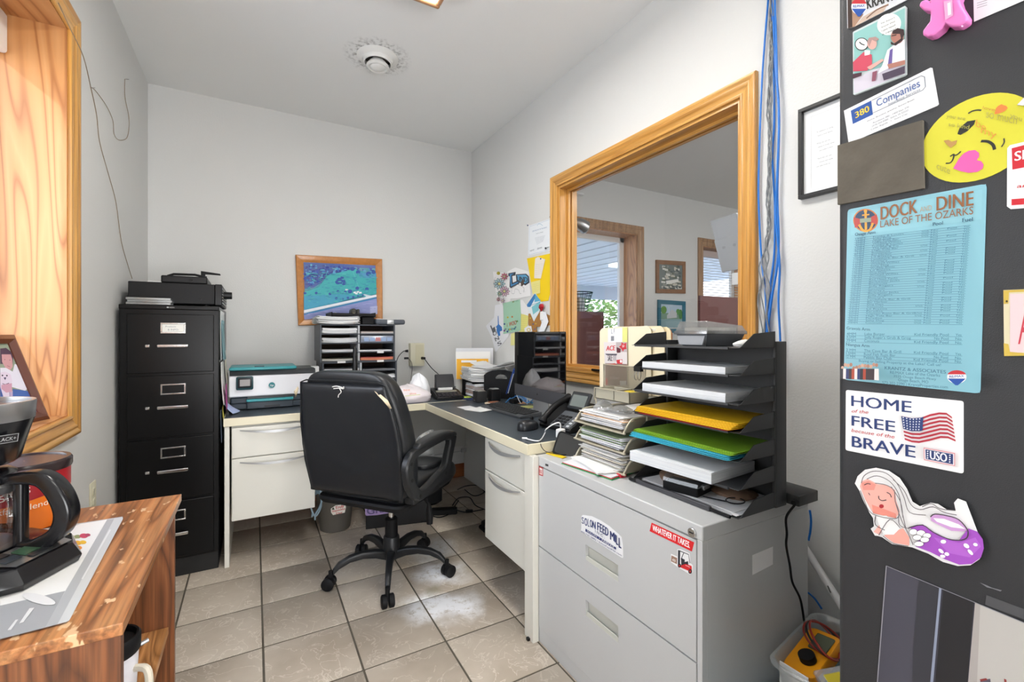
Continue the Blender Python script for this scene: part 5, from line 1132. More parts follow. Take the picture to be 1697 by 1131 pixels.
slab('black network switch box overhanging the back corner of the lateral cabinet', 1.302, 1.400, .700, .88, LT+.0005, LT+.030, mat('switch_black', '#2b2d2e', .4), 'network_switch', 'network box', .003)
q = thing('black_cable', 'black power cord hanging from the network box down the grey cabinet side', 'cable', (1.3, .72, .7))
cp_ = [Vector((1.300, .707, LT+.012)), Vector((1.288, .705, LT+.006))]+[ony(x, y, .738) for x, y in ((1303, 858), (1304, 885), (1303, 905), (1309, 938), (1313, 965), (1325, 990), (1330, 1012), (1335, 1050))]
MB().tube(spline(cp_, 6), .0032, 8).build('cord', BLKM, q, world=True); MB().cyl(cp_[0]+Vector((.004, 0, 0)), cp_[0]-Vector((.012, 0, 0)), .007, n=10).build('connector', BLKM, q, world=True)

# ------------------------------------------------------------------ champagne wire trays with papers
CHM = mat('champagne_metal', '#b7b09c', .4, metal=.25); MESH = film('champagne_mesh', '#a8a18e', .6, .4, .05)
tr = thing('wire_tray_set', 'three-tier champagne wire mesh letter trays beside the charcoal organizer', 'letter tray', (1.2, 1.25, LT))
TY0, TY1, TX0, TX1 = 1.122, 1.378, 1.058, 1.36
for i, z in enumerate((.737, .806, .872)):
    t = MB(); rimp = [(TX1, TY1, z+.045), (TX0+.07, TY1, z+.045), (TX0+.025, TY1, z+.032), (TX0, TY1, z+.002), (TX0-.003, TY1-.012, z-.002), (TX0-.003, TY0+.012, z-.002), (TX0, TY0, z+.002), (TX0+.025, TY0, z+.032), (TX0+.07, TY0, z+.045), (TX1, TY0, z+.045)]
    t.tube(spline(rimp, 4), .0034, 8, closed=True); f = t.build('tray_frame', CHM, tr, world=True)
    B(TX0+.002, TX1, TY0, TY1, z-.001, z).build('mesh_floor', MESH, f, world=True)
    for y in (TY0, TY1): MB().loft([[(x, y+dy, zz) for x, zz in ((TX0+.003, z), (TX1, z), (TX1, z+.045), (TX0+.07, z+.045), (TX0+.025, z+.03))] for dy in (-.0004, .0004)]).build('mesh_side', MESH, f, world=True)
for x in (TX0+.10, TX1-.01):
    for y in (TY0-.004, TY1+.004): MB().tube([(x, y, LT), (x, y, .962)], .003, 8).build('post', CHM, tr, world=True)
for z, lab, n, th, sd, cols in ((.738, 'large untidy stack of white papers in the bottom wire tray', 22, .0018, 31, ('#e9e9e7', '#e2e0df', '#b9b6b4', '#f0f0ef', '#d9d2c0')), (.807, 'white and green-edged papers in the middle wire tray', 16, .0019, 32, ('#e3e4ea', '#d4d6de', '#eeeeee', '#8da07c')), (.873, 'white and peach papers in the top wire tray', 17, .0018, 33, ('#e9e9e9', '#e2e0df', '#f0f0f0', '#e6bd97', '#ececec', '#c9cbd2', '#e9e9e9'))):
    sheets(lab, (1.205, 1.25, z), .275, .215, n, th=th, jit=.011, cols=cols, bend=.003, seed=sd, skew=R(3))
q = thing('clear_packaging', 'crumpled clear plastic packaging on the papers of the top wire tray', 'packaging', (1.14, 1.27, .91))
MB().loft(blob_bag(1.125, 1.30, .035, .03, .038, 12, .913, 28, 9)).build('blister', film('clear_pack', '#d9dde0', .35, .15, .3), q, world=True)
MB().loft(blob_bag(1.15, 1.235, .035, .04, .028, 15, .913, 28, 9)).build('crumpled_film', film('clear_pack', '#d9dde0', .35, .15, .3), q, world=True)
q = thing('desk_caddy', 'champagne grey compartment caddy sitting on top of the wire trays', 'desk caddy', (1.15, 1.2, .962))
cx0, cx1, cy0, cy1, z0, z1 = 1.086, 1.175, 1.126, 1.300, .9635, 1.002; k = .004
CAD = mat('caddy_grey', '#a9a493', .5)
MB().box(cx0, cx1, cy0, cy1, z0, z0+k).box(cx0, cx0+k, cy0, cy1, z0, z1).box(cx1-k, cx1, cy0, cy1, z0, z1).box(cx0, cx1, cy0, cy0+k, z0, z1).box(cx0, cx1, cy1-k, cy1, z0, z1).build('tray', CAD, q, .001, world=True)
B(cx0, cx1, 1.20, 1.203, z0, z1).build('divider', CAD, q, world=True); B(cx0+.045, cx0+.048, 1.203, cy1, z0, z1-.004).build('divider', CAD, q, world=True)
MB().tube([(cx0-.002, cy0, z1), (cx0-.002, cy1+.002, z1), (cx0-.002, cy1+.003, z0-.006)], .0022, 6).build('rim_wire', CHM, q, world=True)
q = thing('tape_roll', 'brown packing tape roll with a yellow core label in the caddy', 'tape', (1.14, 1.15, .968))
MB().lathe([(.018, 0), (.030, 0), (.030, .030), (.018, .030)], 28, (1.138, 1.164, .968), cap=False).build('roll', mat('tape_brown', '#b07c3f', .35), q, world=True)
MB().lathe([(.008, .0302), (.028, .0302), (.028, .0315), (.008, .0315)], 24, (1.138, 1.164, .968), cap=False).build('yellow_label', mc('#e2c928'), q, world=True)
# upright folders behind and the flyer
fh = thing('file_holder', 'champagne wire vertical file holder behind the caddy', 'file holder', (1.27, 1.34, .96))
for x in (1.262, 1.330): MB().tube([(x, 1.225, .962), (x, 1.225, 1.072), (x, 1.458, 1.072), (x, 1.458, .962)], .0026, 8, closed=True).build('wire_frame', CHM, fh, world=True)
B(1.2612, 1.2625, 1.228, 1.455, .965, 1.070).build('mesh_front', film('mesh_front', '#8f8876', .38, .4, .05), fh, world=True)
B(1.262, 1.33, 1.225, 1.458, .962, .9635).build('floor_mesh', MESH, fh, world=True)
for y in (1.23, 1.45): MB().tube([(1.26, y, .962), (1.36, y, .962)], .0026, 6).build('rail', CHM, fh, world=True)
for k, (ya, yb, zt, c, lab) in enumerate(((1.235, 1.527, 1.229, '#eadfc4', 'manila folder holding the hardware flyer, furthest left behind the caddy'), (1.180, 1.46, 1.228, '#e8dcbc', 'manila folder with a typed name tab, second from the left'), (1.160, 1.44, 1.224, '#e2d3ae', 'manila folder mostly hidden by the organizer'), (1.165, 1.45, 1.22, '#d9803f', 'orange folder at the back of the upright folders'))):
    x = 1.300+.011*k; P = [(ya, .965), (yb, .965), (yb, zt-.02), (yb-.008, zt-.012), (yb-.02, zt-.006 if k == 0 else zt), (ya+.02, zt), (ya+.006, zt-.008), (ya, zt-.02)]
    o = MB().prism(P, x, x+.003, 'X').build('file_folder', mc(c, .7), loc=(x, (ya+yb)/2, .965)); tag(o, lab, 'folder', 'upright folders behind the caddy')
dc = Decal((1.310, 1.3, 1.2), (0, -1, 0), (0, 0, 1), pix=(940, 540, 7.54)); dc.poly([(930, 38), (1110, 36), (1110, 66), (930, 66)], '#efe9d8').text('LONG, JOHN &', (958, 62), (1104, 62), (958, 44), '#6b6a66').text('FRANK', (786, 76), (834, 76), (786, 62), '#6b6a66').ell(908, 54, 14, 16, '#d8a777')
o = sticker('typed white name label on the second manila folder tab', dc, 'folder_label', 'label', None)
dc = Decal((1.296, 1.4, 1.1), (0, -1, 0), (0, 0, 1), pix=(940, 540, 7.54))
dc.poly([(510, 40), (690, 30), (690, 210), (510, 212)], '#e5e5ea').poly([(690, 24), (752, 22), (752, 210), (690, 210)], '#dde08a').poly([(548, 132), (586, 130), (586, 190), (548, 192)], '#85878f').text('L F', (552, 100), (596, 98), (552, 40), '#7c7e86')
sticker('white mailing slip with barcode and yellow note above the flyer', dc, 'mailing_slip', 'slip')
dc = Decal((1.294, 1.4, 1.1), (0, -1, 0), (0, 0, 1), pix=(940, 540, 7.54)); dc.h = .001
dc.poly([(458, 206), (748, 206), (755, 745), (482, 745)], '#ddd6d6').poly([(612, 206), (748, 206), (750, 330), (615, 330)], '#b9aeb0').text('ACE', (490, 314), (600, 308), (494, 254), '#cf2a33', .05)
dc.poly([(650, 262), (676, 246), (682, 206), (708, 228), (742, 214), (738, 262), (745, 292), (712, 298), (700, 326), (680, 290)], '#c9303a').poly([(620, 268), (672, 290), (668, 338), (624, 340)], '#5c2732').text('50', (690, 272), (716, 270), (690, 240), '#f1e0e0', .03)
dc.poly([(478, 350), (630, 352), (618, 372), (492, 368)], '#55505a').text('SALE', (510, 440), (568, 440), (510, 362), '#4a444f', .05).text('IT', (585, 440), (622, 440), (585, 362), '#6b6570', .05)
dc.poly([(618, 430), (692, 420), (692, 480), (628, 478)], '#c9303a').ell(676, 446, 14, 20, '#f1e6e6').poly([(480, 470), (752, 480), (752, 745), (484, 745)], '#8e736c').poly([(500, 480), (600, 470), (640, 500), (520, 500)], '#b4473f').poly([(660, 690), (742, 690), (742, 745), (665, 745)], '#d8d4d2').poly([(484, 660), (512, 660), (512, 745), (484, 745)], '#c4514f').text('& Good', (540, 668), (652, 668), (540, 634), '#cfc3be')
sticker('red and white hardware store flyer standing in front of the manila folders', dc, 'flyer', 'flyer')
# foreground papers and green folder on the lateral file
q = thing('file_folder', 'green folder with a red edge and clip holding white papers on the grey cabinet', 'folder', (1.05, 1.24, LT))
FP = [onz(x, y, LT+.001) for x, y in ((930, 769), (1014, 797), (1062, 780), (990, 752))]
for zz, c, nm, lb in ((0, '#2f9a58', 'cover', 'green back cover'), (.003, '#c0394a', 'inner_sheet', 'red sheet'), (.0055, '#e8e8ec', 'papers', 'white papers')):
    ctr = sum((p for p in FP), Vector())/4; s_ = 1-zz*8
    MB().loft([[tuple(ctr+(p-ctr)*s_+Vector((0, 0, z))) for p in FP] for z in (zz, zz+.0022)]).build(nm, mc(c, .6), q, world=True, label=lb)
c = onz(1030, 786, LT+.01); MB().rbox(c.x-.014, c.x+.014, c.y-.010, c.y+.010, LT+.0005, LT+.013, .003).build('clip', mc('#c5283a', .4), q, world=True, label='red clip')
sheets('fan of loose white envelopes poking out under the bottom wire tray', (1.075, 1.26, LT+.0095), .12, .20, 5, th=.001, jit=.012, rot=R(-12), skew=R(8), seed=51)
o = MB().rbox(-.013, .013, -.045, .045, 0, .003, .002).build('snack_packet', mc('#e8c51e', .4)); o.location = (1.025, 1.462, LT+.0008); o.rotation_euler = (0, 0, R(10)); tag(o, 'small yellow packet with red print at the back corner of the grey cabinet', 'packet')
cordthing('thin_black_cord', 'thin black cord running from the desk edge down to the yellow packet', [onz(895, 733, DT+.002), onx(898, 742, .985), Vector((1.0, 1.49, LT+.012)), Vector((1.04, 1.45, LT+.006)), Vector((1.10, 1.42, LT+.004))], .0014, BLKP)

# ------------------------------------------------------------------ under the desks
tc_ = thing('trash_can', 'grey-brown plastic waste bin with a blue liner and red sticker under the back desk', 'waste bin', (.435, 3.0, 0))
TG = mat('bin_grey', '#635f58', .45)
MB().lathe([(.083, 0), (.088, .004), (.118, .275), (.122, .285), (.118, .285), (.112, .27), (.083, .01), (.001, .01)], 36, (.435, 2.99, 0), cap=False).build('bin', TG, tc_, world=True)
LIN = film('blue_liner', '#a9c8dc', .75, .3, .12)
def linp(a, t, sp=0):
    c, s = math.cos(a), math.sin(a); n1 = noise.noise(Vector((c*3, s*3, t*4)))
    return (.435+(.121+.006*abs(n1)+.012*t)*c, 2.99+(.121+.006*abs(n1)+.012*t)*s, .288-(.03+.02*n1)*t*(1+.8*math.cos(a-PI*1.1)))
MB().grid(lambda u, v: linp(2*PI*u, v), 48, 6).build('liner', LIN, tc_, world=True)
for P in (((516, 815), (530, 812), (532, 840), (522, 856), (514, 838)), ((530, 812), (538, 815), (530, 840), (523, 852), (522, 862)), ((518, 848), (517, 857))):
    pts = [ony(x, y, 2.855) for x, y in P]; MB().tube(spline(pts, 5), .005, 6).build('liner_tie', LIN, tc_, world=True)
dc = Decal((.43, 2.885, .2), (1, .1, 0), (0, 0, 1), pix=(500, 780, 7.713)); 
dc.o = Vector((.445, 2.878, .2))
dc.poly([(372, 490), (430, 450), (550, 430), (565, 470), (550, 540), (400, 572), (376, 540)], '#e9e4da').poly([(380, 500), (405, 470), (420, 505)], '#2d3b25').text('Truly', (428, 500), (540, 470), (428, 462), '#c0312e', .04).text('Stupendous', (388, 536), (556, 500), (388, 510), '#c0312e', .04).text('Day', (440, 564), (520, 545), (440, 540), '#c0312e', .04)
o = dc.build('bin_sticker', tc_, label='red and white cut-out sticker')
bx = thing('black_crate', 'black open storage box with a purple sticker behind the chair base', 'box', (.77, 2.93, 0), rot=0)
a, b = onz(607, 879, 0), onz(704, 866, 0); a.y += .01
u = (b-a).normalized(); n = Vector((-u.y, u.x, 0)); h_ = .235; BXM = mat('crate_black', '#1b1b1d', .4)
def bxp(s_, t, z): return tuple(a+u*s_+n*t+Vector((0, 0, z)))
Wb, Db = (b-a).length+.02, .22
m = MB()
for (s0, s1, t0, t1) in ((0, Wb, 0, .004), (0, Wb, Db-.004, Db), (0, .004, 0, Db), (Wb-.004, Wb, 0, Db)):
    m.loft([[bxp(s0, t0, z), bxp(s1, t0, z), bxp(s1, t1, z), bxp(s0, t1, z)] for z in (0, h_)])
m.loft([[bxp(0, 0, z), bxp(Wb, 0, z), bxp(Wb, Db, z), bxp(0, Db, z)] for z in (0, .004)]).build('crate', BXM, bx, world=True)
dc = Decal(a, u, (0, 0, 1), lift=.001); dc.pix = (500, 780, 7.713)
dc.poly([(808, 400), (1332, 400), (1332, 512), (960, 572), (830, 580), (812, 566)], '#b9a0d2').text('GRACE', (838, 566), (1290, 500), (832, 470), '#6f5f93', .05).text('faith hope', (820, 460), (1000, 440), (820, 440), '#7b6a9d'); dc.build('sticker', bx, label='lilac sticker reading Grace')
ps = thing('power_brick', 'black power brick with thick cables on the tiles under the right desk', 'power supply', (1.10, 2.86, 0), rot=R(-22))
MB().rbox(-.085, .085, -.03, .03, 0, .034, .010).build('brick', BLKM, ps)
MB().tube(spline([(-.08, 0, .017), (-.13, -.02, .01), (-.17, -.07, .006), (-.16, -.12, .006), (-.10, -.13, .006)], 6), .0045, 8).build('cable', BLKM, ps)
MB().tube(spline([(.085, 0, .017), (.14, -.01, .006), (.20, .0, .006), (.26, .02, .006)], 6), .0035, 8).build('cable', BLKM, ps)
MB().rbox(.14, .19, -.012, .012, 0, .016, .006).build('inline_plug', BLKM, ps)
for i, P in enumerate((((758, 812), (772, 806), (790, 805), (800, 812), (806, 820)), ((750, 838), (760, 826), (778, 825), (788, 838), (806, 846)), ((770, 812), (785, 822), (800, 818), (806, 810)), ((712, 854), (728, 858), (745, 852), (752, 842), (760, 830)))):
    cordthing('floor_cable', ('black cable arching along the back wall under the right desk', 'black cable looping beside the power brick', 'thin black cable crossing the tiles below the back wall', 'black cable lying in front of the power brick')[i], [onz(x, y, .005) for x, y in P], .0035, BLKM, 6, 'cable')
slab('dark cloth bag in the shadow behind the black storage box', .98, 1.16, 3.02, 3.25, .0, .20, mat('dark_cloth', '#17181a', .9, bump=.3, bscale=60), 'cloth_bag', 'bag', .05)
fp = thing('foot_rest', 'black plastic foot rest on the tiles under the right desk behind its pedestal', 'foot rest', (1.3, 2.3, 0))
MB().rbox(1.20, 1.45, 2.02, 2.56, .0, .014, .03).build('base', BLKM, fp, .002, world=True); MB().rbox(1.215, 1.4, 2.44, 2.55, .012, .045, .02).build('raised_end', BLKM, fp, world=True)
c = onz(886, 1056, 0); q = thing('small_plug', 'tiny black cable end on the floor at the foot of the cream desk leg', 'plug', (c.x-.01, c.y, 0))
MB().rbox(.925, .94, 1.51, 1.525, 0, .01, .002).build('plug_head', BLKP, q, world=True); MB().tube([(.94, 1.517, .005), (.958, 1.512, .005)], .002, 6).build('cord_stub', BLKP, q, world=True)
q = thing('wall_conduit', 'thin metal conduit with a bracket low on the back wall under the desks', 'conduit', (1.35, YB-.02, .3))
p0, p1 = ony(720, 755, 3.43), ony(770, 747, 3.43); MB().tube([p0, p1], .004, 6).build('rod', SIL, q, world=True); MB().rbox(p1.x-.03, p1.x+.01, 3.42, 3.44, p1.z-.012, p1.z+.018, .003).build('bracket', SIL, q, world=True)
# storage tubs between cabinet and refrigerator
slab('blue lidded storage bin on the floor under the clear tub', 1.150, 1.55, .395, .735, 0, .232, mc('#2a86a8', .4), 'storage_bin', 'storage bin', .03)
tub = thing('clear_tub', 'clear plastic tub full of tools between the grey cabinet and the refrigerator', 'storage tub', (1.335, .585, .234), rot=R(9))
TUBM = film('tub_plastic', '#dfe3e4', .28, .15, .14)
L = [[(p*s_, q_*s_, z) for p, q_ in rr(.33, .27, .04, 5)] for s_, z in ((.84, 0), (.86, .003), (.97, .115), (1.05, .118), (1.06, .124), (1.03, .128), (1.0, .126), (.955, .112), (.84, .006))]
MB().loft(L).build('tub', TUBM, tub)
MB().rbox(-.165, -.160, -.06, .02, .02, .08, .004, 'X').build('lid_sticker', mc('#8a5560'), tub)
mm = thing('multimeter', 'bright yellow-orange multimeter with coiled leads in the clear tub', 'multimeter', (1.30, .60, .30))
YO = mat('meter_orange', '#f0a016', .4)
quadslab(MB(), (1.225, .615, .300), (1, .05, .28), (0, 1, -.12), .165, .080, .036, .015).build('meter_body', YO, mm, world=True)
quadslab(MB(), (1.30, .632, .3585), (1, .05, .28), (0, 1, -.12), .060, .045, .002, .004).build('display', mc('#5d6350', .3), mm, world=True); MB().cyl((1.262, .655, .345), (1.257, .658, .360), .020, n=20).build('dial', BLKM, mm, world=True)
for k in range(3):
    pts = [(1.34+.055*math.cos(a+k), .655+.045*math.sin(a+k*1.3), .372+.022*math.sin(a*1.0+k)) for a in [2*PI*i/14 for i in range(14)]]
    MB().tube(spline(pts+[pts[0]], 3), .0028, 6).build('test_lead', mc(['#8b2a22', '#1c1c1c', '#a03226'][k], .4), mm, world=True)
for i, (x, y, z, s_, c, lab) in enumerate(((1.25, .565, .300, .035, '#b4404f', 'red rounded part at the front of the tub'), (1.32, .565, .31, .03, '#c9577a', 'pink rounded part beside the yellow package'), (1.43, .66, .335, .035, '#2b2b2d', 'black rounded tool at the back of the tub'), (1.39, .58, .31, .035, '#7d3033', 'dark red tool in the middle of the tub'))):
    q = thing('tool', lab, 'tool', (x, y, z)); MB().ball((0, 0, 0), s_, 8, (1, .7, .6)).build('tool_body', mc(c, .35), q); MB().tube([(s_*.6, 0, 0), (s_*1.6, .01, .02)], .006, 6).build('stem', BLKP, q)
quad = thing('blister_package', 'clear package with a yellow label lying in the front of the tub', 'package', (1.26, .50, .30))
quadslab(MB(), (1.215, .59, .315), (.9, -.3, .02), (.2, .5, .25), .09, .05, .012, .006).build('blister', film('clear_pack', '#d9dde0', .35, .15, .3), quad, world=True)
quadslab(MB(), (1.235, .59, .330), (.9, -.3, .02), (.2, .5, .25), .05, .025, .002, .003).build('label', mc('#e3cf3a'), quad, world=True)
slab('white printed card standing inside the left wall of the tub', 1.192, 1.196, .62, .69, .262, .345, PAP, 'printed_card', 'card', .001)
q = thing('white_pipe', 'white plastic pipe leaning behind the grey cabinet next to the wall', 'pipe', (1.56, .9, 0))
MB().cyl(onx(1332, 905, 1.575), onx(1402, 1016, 1.52), .011, n=14).build('tube', WHT, q, world=True)
m = onx(1375, 975, 1.54); MB().tube([m+Vector((-.012, 0, .01)), m+Vector((-.016, -.01, -.004)), m+Vector((0, -.016, -.004))], .0015, 5).build('tie_wire', BLKP, q, world=True)
# ------------------------------------------------------------------ coffee corner
mt = MB(); 
pm = Decal((-.37, 1.2, BT+.0008), (1, 0, 0), (0, 1, 0), pix=(0, 840, 3.887)); pm.h = 0
base = [(788, 72), (792, 80), (446, 735), (425, 745), (0, 858), (-420, 965), (-300, 500), (0, 220), (520, 110)]
bq = [onz(p[0]/3.887, 840+p[1]/3.887, BT) for p in ((788, 72), (792, 80), (446, 735), (425, 745), (0, 858))]
E1 = (bq[4]-bq[3]).normalized(); far = (bq[0]-Vector((.36, .045, 0)))
xl_ = BX0+.006
outl = [bq[0], bq[1], bq[2], bq[3], Vector((xl_, bq[3].y-.012, 0)), Vector((xl_, bq[0].y+.0, 0))]
MBm = MB().loft([[(p.x, p.y, z) for p in outl] for z in (BT+.0005, BT+.0025)])
pmat = MBm.build('placemat', mc('#b9bbbd', .45), loc=(-.37, 1.2, BT+.0005)); tag(pmat, 'grey and white printed placemat under the coffee maker on the oak bookcase', 'placemat')
d = Decal((-.37, 1.2, BT+.0026), (1, 0, 0), (0, 1, 0), pix=(0, 840, 3.887)); d.h = .0001
d.poly([(680, 82), (788, 74), (792, 80), (446, 735), (425, 745), (285, 782), (420, 540), (600, 250)], '#c2c4c4').poly([(520, 112), (690, 84), (500, 410), (420, 545), (0, 640), (0, 300)], '#e4e4e2')
d.poly([(690, 84), (736, 79), (370, 760), (285, 782)], '#a9abad').poly([(0, 640), (420, 545), (290, 782), (0, 856)], '#9c9ea1')
for x, y, r_, c in ((470, 200, 26, '#b9b6a0'), (500, 195, 22, '#7f8d5c'), (540, 190, 28, '#c2405e'), (565, 185, 18, '#a83a5c'), (500, 236, 26, '#e0a82c'), (535, 232, 22, '#e3b431'), (470, 250, 22, '#d97f45'), (505, 268, 24, '#e08a2e'), (495, 300, 18, '#c94f4f'), (440, 240, 22, '#d7765a'), (430, 215, 18, '#e7d9cc')): d.ell(x, y, r_, r_*.55, c, 14)
d.poly([(704, 152), (716, 152), (536, 470), (524, 470)], '#d5d6d6').poly([(190, 660), (222, 656), (150, 750), (122, 760)], '#d5d6d6').poly([(100, 735), (118, 732), (70, 800), (48, 802)], '#d5d6d6').ell(250, 600, 110, 30, '#d9d9da', 20, .25)
d.build('print', pmat)
cm = thing('coffee_maker', 'black and silver drip coffee maker on the placemat at the left edge', 'coffee maker', (-.440, 1.165, BT+.003), rot=R(-117))
CMB = mat('coffee_black', '#151518', .22, spec=.6); BST = mat('brushed_steel', '#a9a9aa', .3, metal=.9)
MB().loft([[(p, q_, z) for p, q_ in pts] for z, pts in ((0, [(-.098, -.13), (.098, -.13), (.104, .02), (.09, .10), (.05, .145), (-.05, .145), (-.09, .10), (-.104, .02)]), (.012, [(-.102, -.13), (.102, -.13), (.108, .02), (.094, .105), (.053, .150), (-.053, .150), (-.094, .105), (-.108, .02)]), (.036, [(-.100, -.13), (.100, -.13), (.106, .02), (.090, .098), (.050, .135), (-.050, .135), (-.090, .098), (-.106, .02)]), (.046, [(-.094, -.128), (.094, -.128), (.096, .015), (.078, .075), (.04, .085), (-.04, .085), (-.078, .075), (-.096, .015)]))]).build('base', CMB, cm, .002)
MB().lathe([(.001, .046), (.072, .046), (.078, .050), (.074, .052), (.001, .052)], 36, (0, -.005, 0)).build('warming_plate', BST, cm)
cpn = MB().loft([[(-.06, .080, .0465), (.06, .080, .0465), (.048, .132, .0385), (-.048, .132, .0385)], [(-.062, .079, .0485), (.062, .079, .0485), (.050, .134, .0405), (-.050, .134, .0405)]]).build('control_panel', BST, cm)
for x0, x1, y0, y1, c in ((-.017, .017, .092, .116, '#3c5a44'), (.022, .048, .100, .116, '#30363c'), (-.048, -.022, .100, .116, '#30363c'), (.022, .050, .083, .096, '#26282b'), (-.05, -.022, .083, .096, '#26282b'), (-.017, .017, .119, .130, '#26282b')):
    zz = lambda y: .0505-(y-.08)*.155
    MB().loft([[(x0, y0, zz(y0)-.001+k), (x1, y0, zz(y0)-.001+k), (x1, y1, zz(y1)-.001+k), (x0, y1, zz(y1)-.001+k)] for k in (0, .0015)]).build('lcd_display' if c == '#3c5a44' else 'button', mc(c, .3), cpn)
MB().rbox(-.095, .095, -.13, -.072, .04, .30, .02).build('water_tower', CMB, cm)
MB().lathe([(.060, .195), (.066, .20), (.078, .25), (.084, .272), (.084, .274)], 44, (0, 0, 0)).build('brew_basket', CMB, cm)
MB().lathe([(.0845, .272), (.0865, .302), (.0855, .305), (.080, .305), (.079, .290), (.001, .288)], 44, (0, 0, 0), cap=False).build('steel_band', BST, cm)
MB().lathe([(.079, .293), (.075, .298), (.001, .296)], 40, cap=False).build('basket_top', CMB, cm)
dcl = Decal((0, 0, 0), (1, 0, 0), (0, 0, 1)); 
Wc = _world[cm.name]
o_ = Wc @ Vector((.030, .0745, .244)); u_ = (Wc.to_3x3() @ Vector((-.92, .36, 0))); dd = Decal(o_, u_, (Wc.to_3x3() @ Vector((.10, .22, 1)))); dd.h = .003
dd.poly([(-.001, -.006), (.032, -.006), (.032, .009), (-.001, .009)], '#9b9c9e').poly([(0, -.005), (.031, -.005), (.031, .008), (0, .008)], '#1a1a1c').words('BLACK+', .003, -.002, .0065, '#b9babb', .02, width=.026); dd.build('badge', cm)
# carafe
cf = thing('carafe', 'glass coffee carafe with a big black handle on the warming plate', 'carafe', (-.440, 1.165, BT+.0555), rot=R(-105))
MB().lathe([(.058, 0), (.072, .012), (.077, .045), (.074, .075), (.060, .105), (.052, .118)], 40, cap=False).build('glass', thin_glass('carafe_glass', (.93, .9, .88), .10), cf)
MB().lathe([(.060, .096), (.066, .092), (.067, .104), (.061, .108)], 36, cap=False).build('neck_band', BST, cf)
MB().lathe([(.0540, .108), (.060, .110), (.062, .124), (.050, .132), (.001, .134)], 36).build('lid', CMB, cf)
hp = [(.0, .050, .112), (.0, .085, .116), (.0, .115, .110), (.0, .136, .082), (.0, .146, .045), (.0, .134, .012), (.0, .100, -.006), (.0, .078, -.004)]
hs_ = spline(hp, 5); L = []
for i, p in enumerate(hs_):
    t = (hs_[min(i+1, len(hs_)-1)]-hs_[max(i-1, 0)]).normalized(); s_ = Vector((1, 0, 0)); n_ = t.cross(s_); wd = .011+.006*math.sin(PI*i/len(hs_)); dp_ = .009+.005*math.sin(PI*i/len(hs_))
    L.append([p+s_*a+n_*b for a, b in rr(2*wd, 2*dp_, .006, 3)])
MB().loft(L).build('handle', CMB, cf); MB().rbox(-.010, .010, .070, .086, -.008, .118, .005).build('handle_strap', CMB, cf)
# coffee can
cn = thing('coffee_can', 'orange and red plastic coffee can with a black lid behind the carafe', 'coffee can', (-.449, 1.425, BT))
CCO = mat('can_orange', '#ef7a1a', .35); r0 = .075; cc_ = Vector((-.449, 1.425, BT))
MB().lathe([(.066, .0), (.072, .004), (r0, .02), (r0, .122), (.072, .130), (.068, .132)], 44, (cc_.x, cc_.y, BT)).build('can', CCO, cn, world=True)
MB().lathe([(.0775, .124), (.079, .128), (.079, .142), (.076, .147), (.068, .147), (.067, .144), (.001, .144)], 44, (cc_.x, cc_.y, BT), cap=False).build('lid', mat('can_lid', '#33292a', .25), cn, world=True)
def wrap(parent, ctr, r, s, a0, zb, size, col, bold=0, tiltz=0, tall=1):
    """lettering laid round a cylinder, starting at angle a0 (radians) going counter-clockwise seen from above"""
    v, f, x0, x1 = text_geo(s, bold); m = MB(); m.ink = hexc(col); k = size/.7; vs = []
    for x, y in v:
        a = a0+(x-x0)*k/r; vs.append((ctr.x+(r)*math.cos(a), ctr.y+r*math.sin(a), zb+y*k*tall+tiltz*(x-x0)*k))
    m._add(vs, f); m.build('lettering', print_mat(), parent, smooth=False, world=True)
aR = math.atan2(-cc_.y+.0, -cc_.x)   # towards the room's viewpoint side
m = MB(); m.loft([[(cc_.x+(r0+.0006)*math.cos(aR+a), cc_.y+(r0+.0006)*math.sin(aR+a), BT+z+.012*math.sin(a*1.2)) for a in [-1.5+3.0*i/24 for i in range(25)]] for z in (.070, .116)], cap=False, close=False)
m.build('red_label', mc('#a8232c', .35), cn, world=True)
wrap(cn, cc_, r0+.0016, 'Folgers', aR-.98, BT+.080, .021, '#f4efe8', .035, .10); wrap(cn, cc_, r0+.0016, 'Breakfast Blend', aR-.95, BT+.048, .0125, '#f8ead6', .02, .06)
wrap(cn, cc_, r0+.0016, 'MEDIUM', aR-.6, BT+.025, .006, '#f8ead6', .02)
mg = thing('travel_mug', 'white marbled travel mug with a black lid on the bookcase shelf', 'mug', (-.232, 1.10, .4385))
MARB = mat('marble_white', '#e6e5ec', .3, var=.12, vscale=18)
MB().lathe([(.030, 0), (.033, .003), (.041, .165), (.041, .172)], 32).build('cup', MARB, mg)
MB().lathe([(.042, .165), (.044, .168), (.0445, .192), (.041, .197), (.038, .196), (.036, .186), (.001, .184)], 32).build('lid', BLKM, mg)
MB().rbox(-.012, .012, -.02, .02, .184, .194, .004).build('sip_tab', BLKP, mg)
MB().tube(spline([(.036, -.010, .135), (.058, -.030, .137), (.062, -.034, .10), (.058, -.030, .055), (.034, -.010, .045)], 5), .0065, 8).build('handle', mc('#d9d2c0', .4), mg)
MB().cyl((.04, .02, .160), (.052, .024, .163), .004, n=8).build('spout_button', SIL, mg)
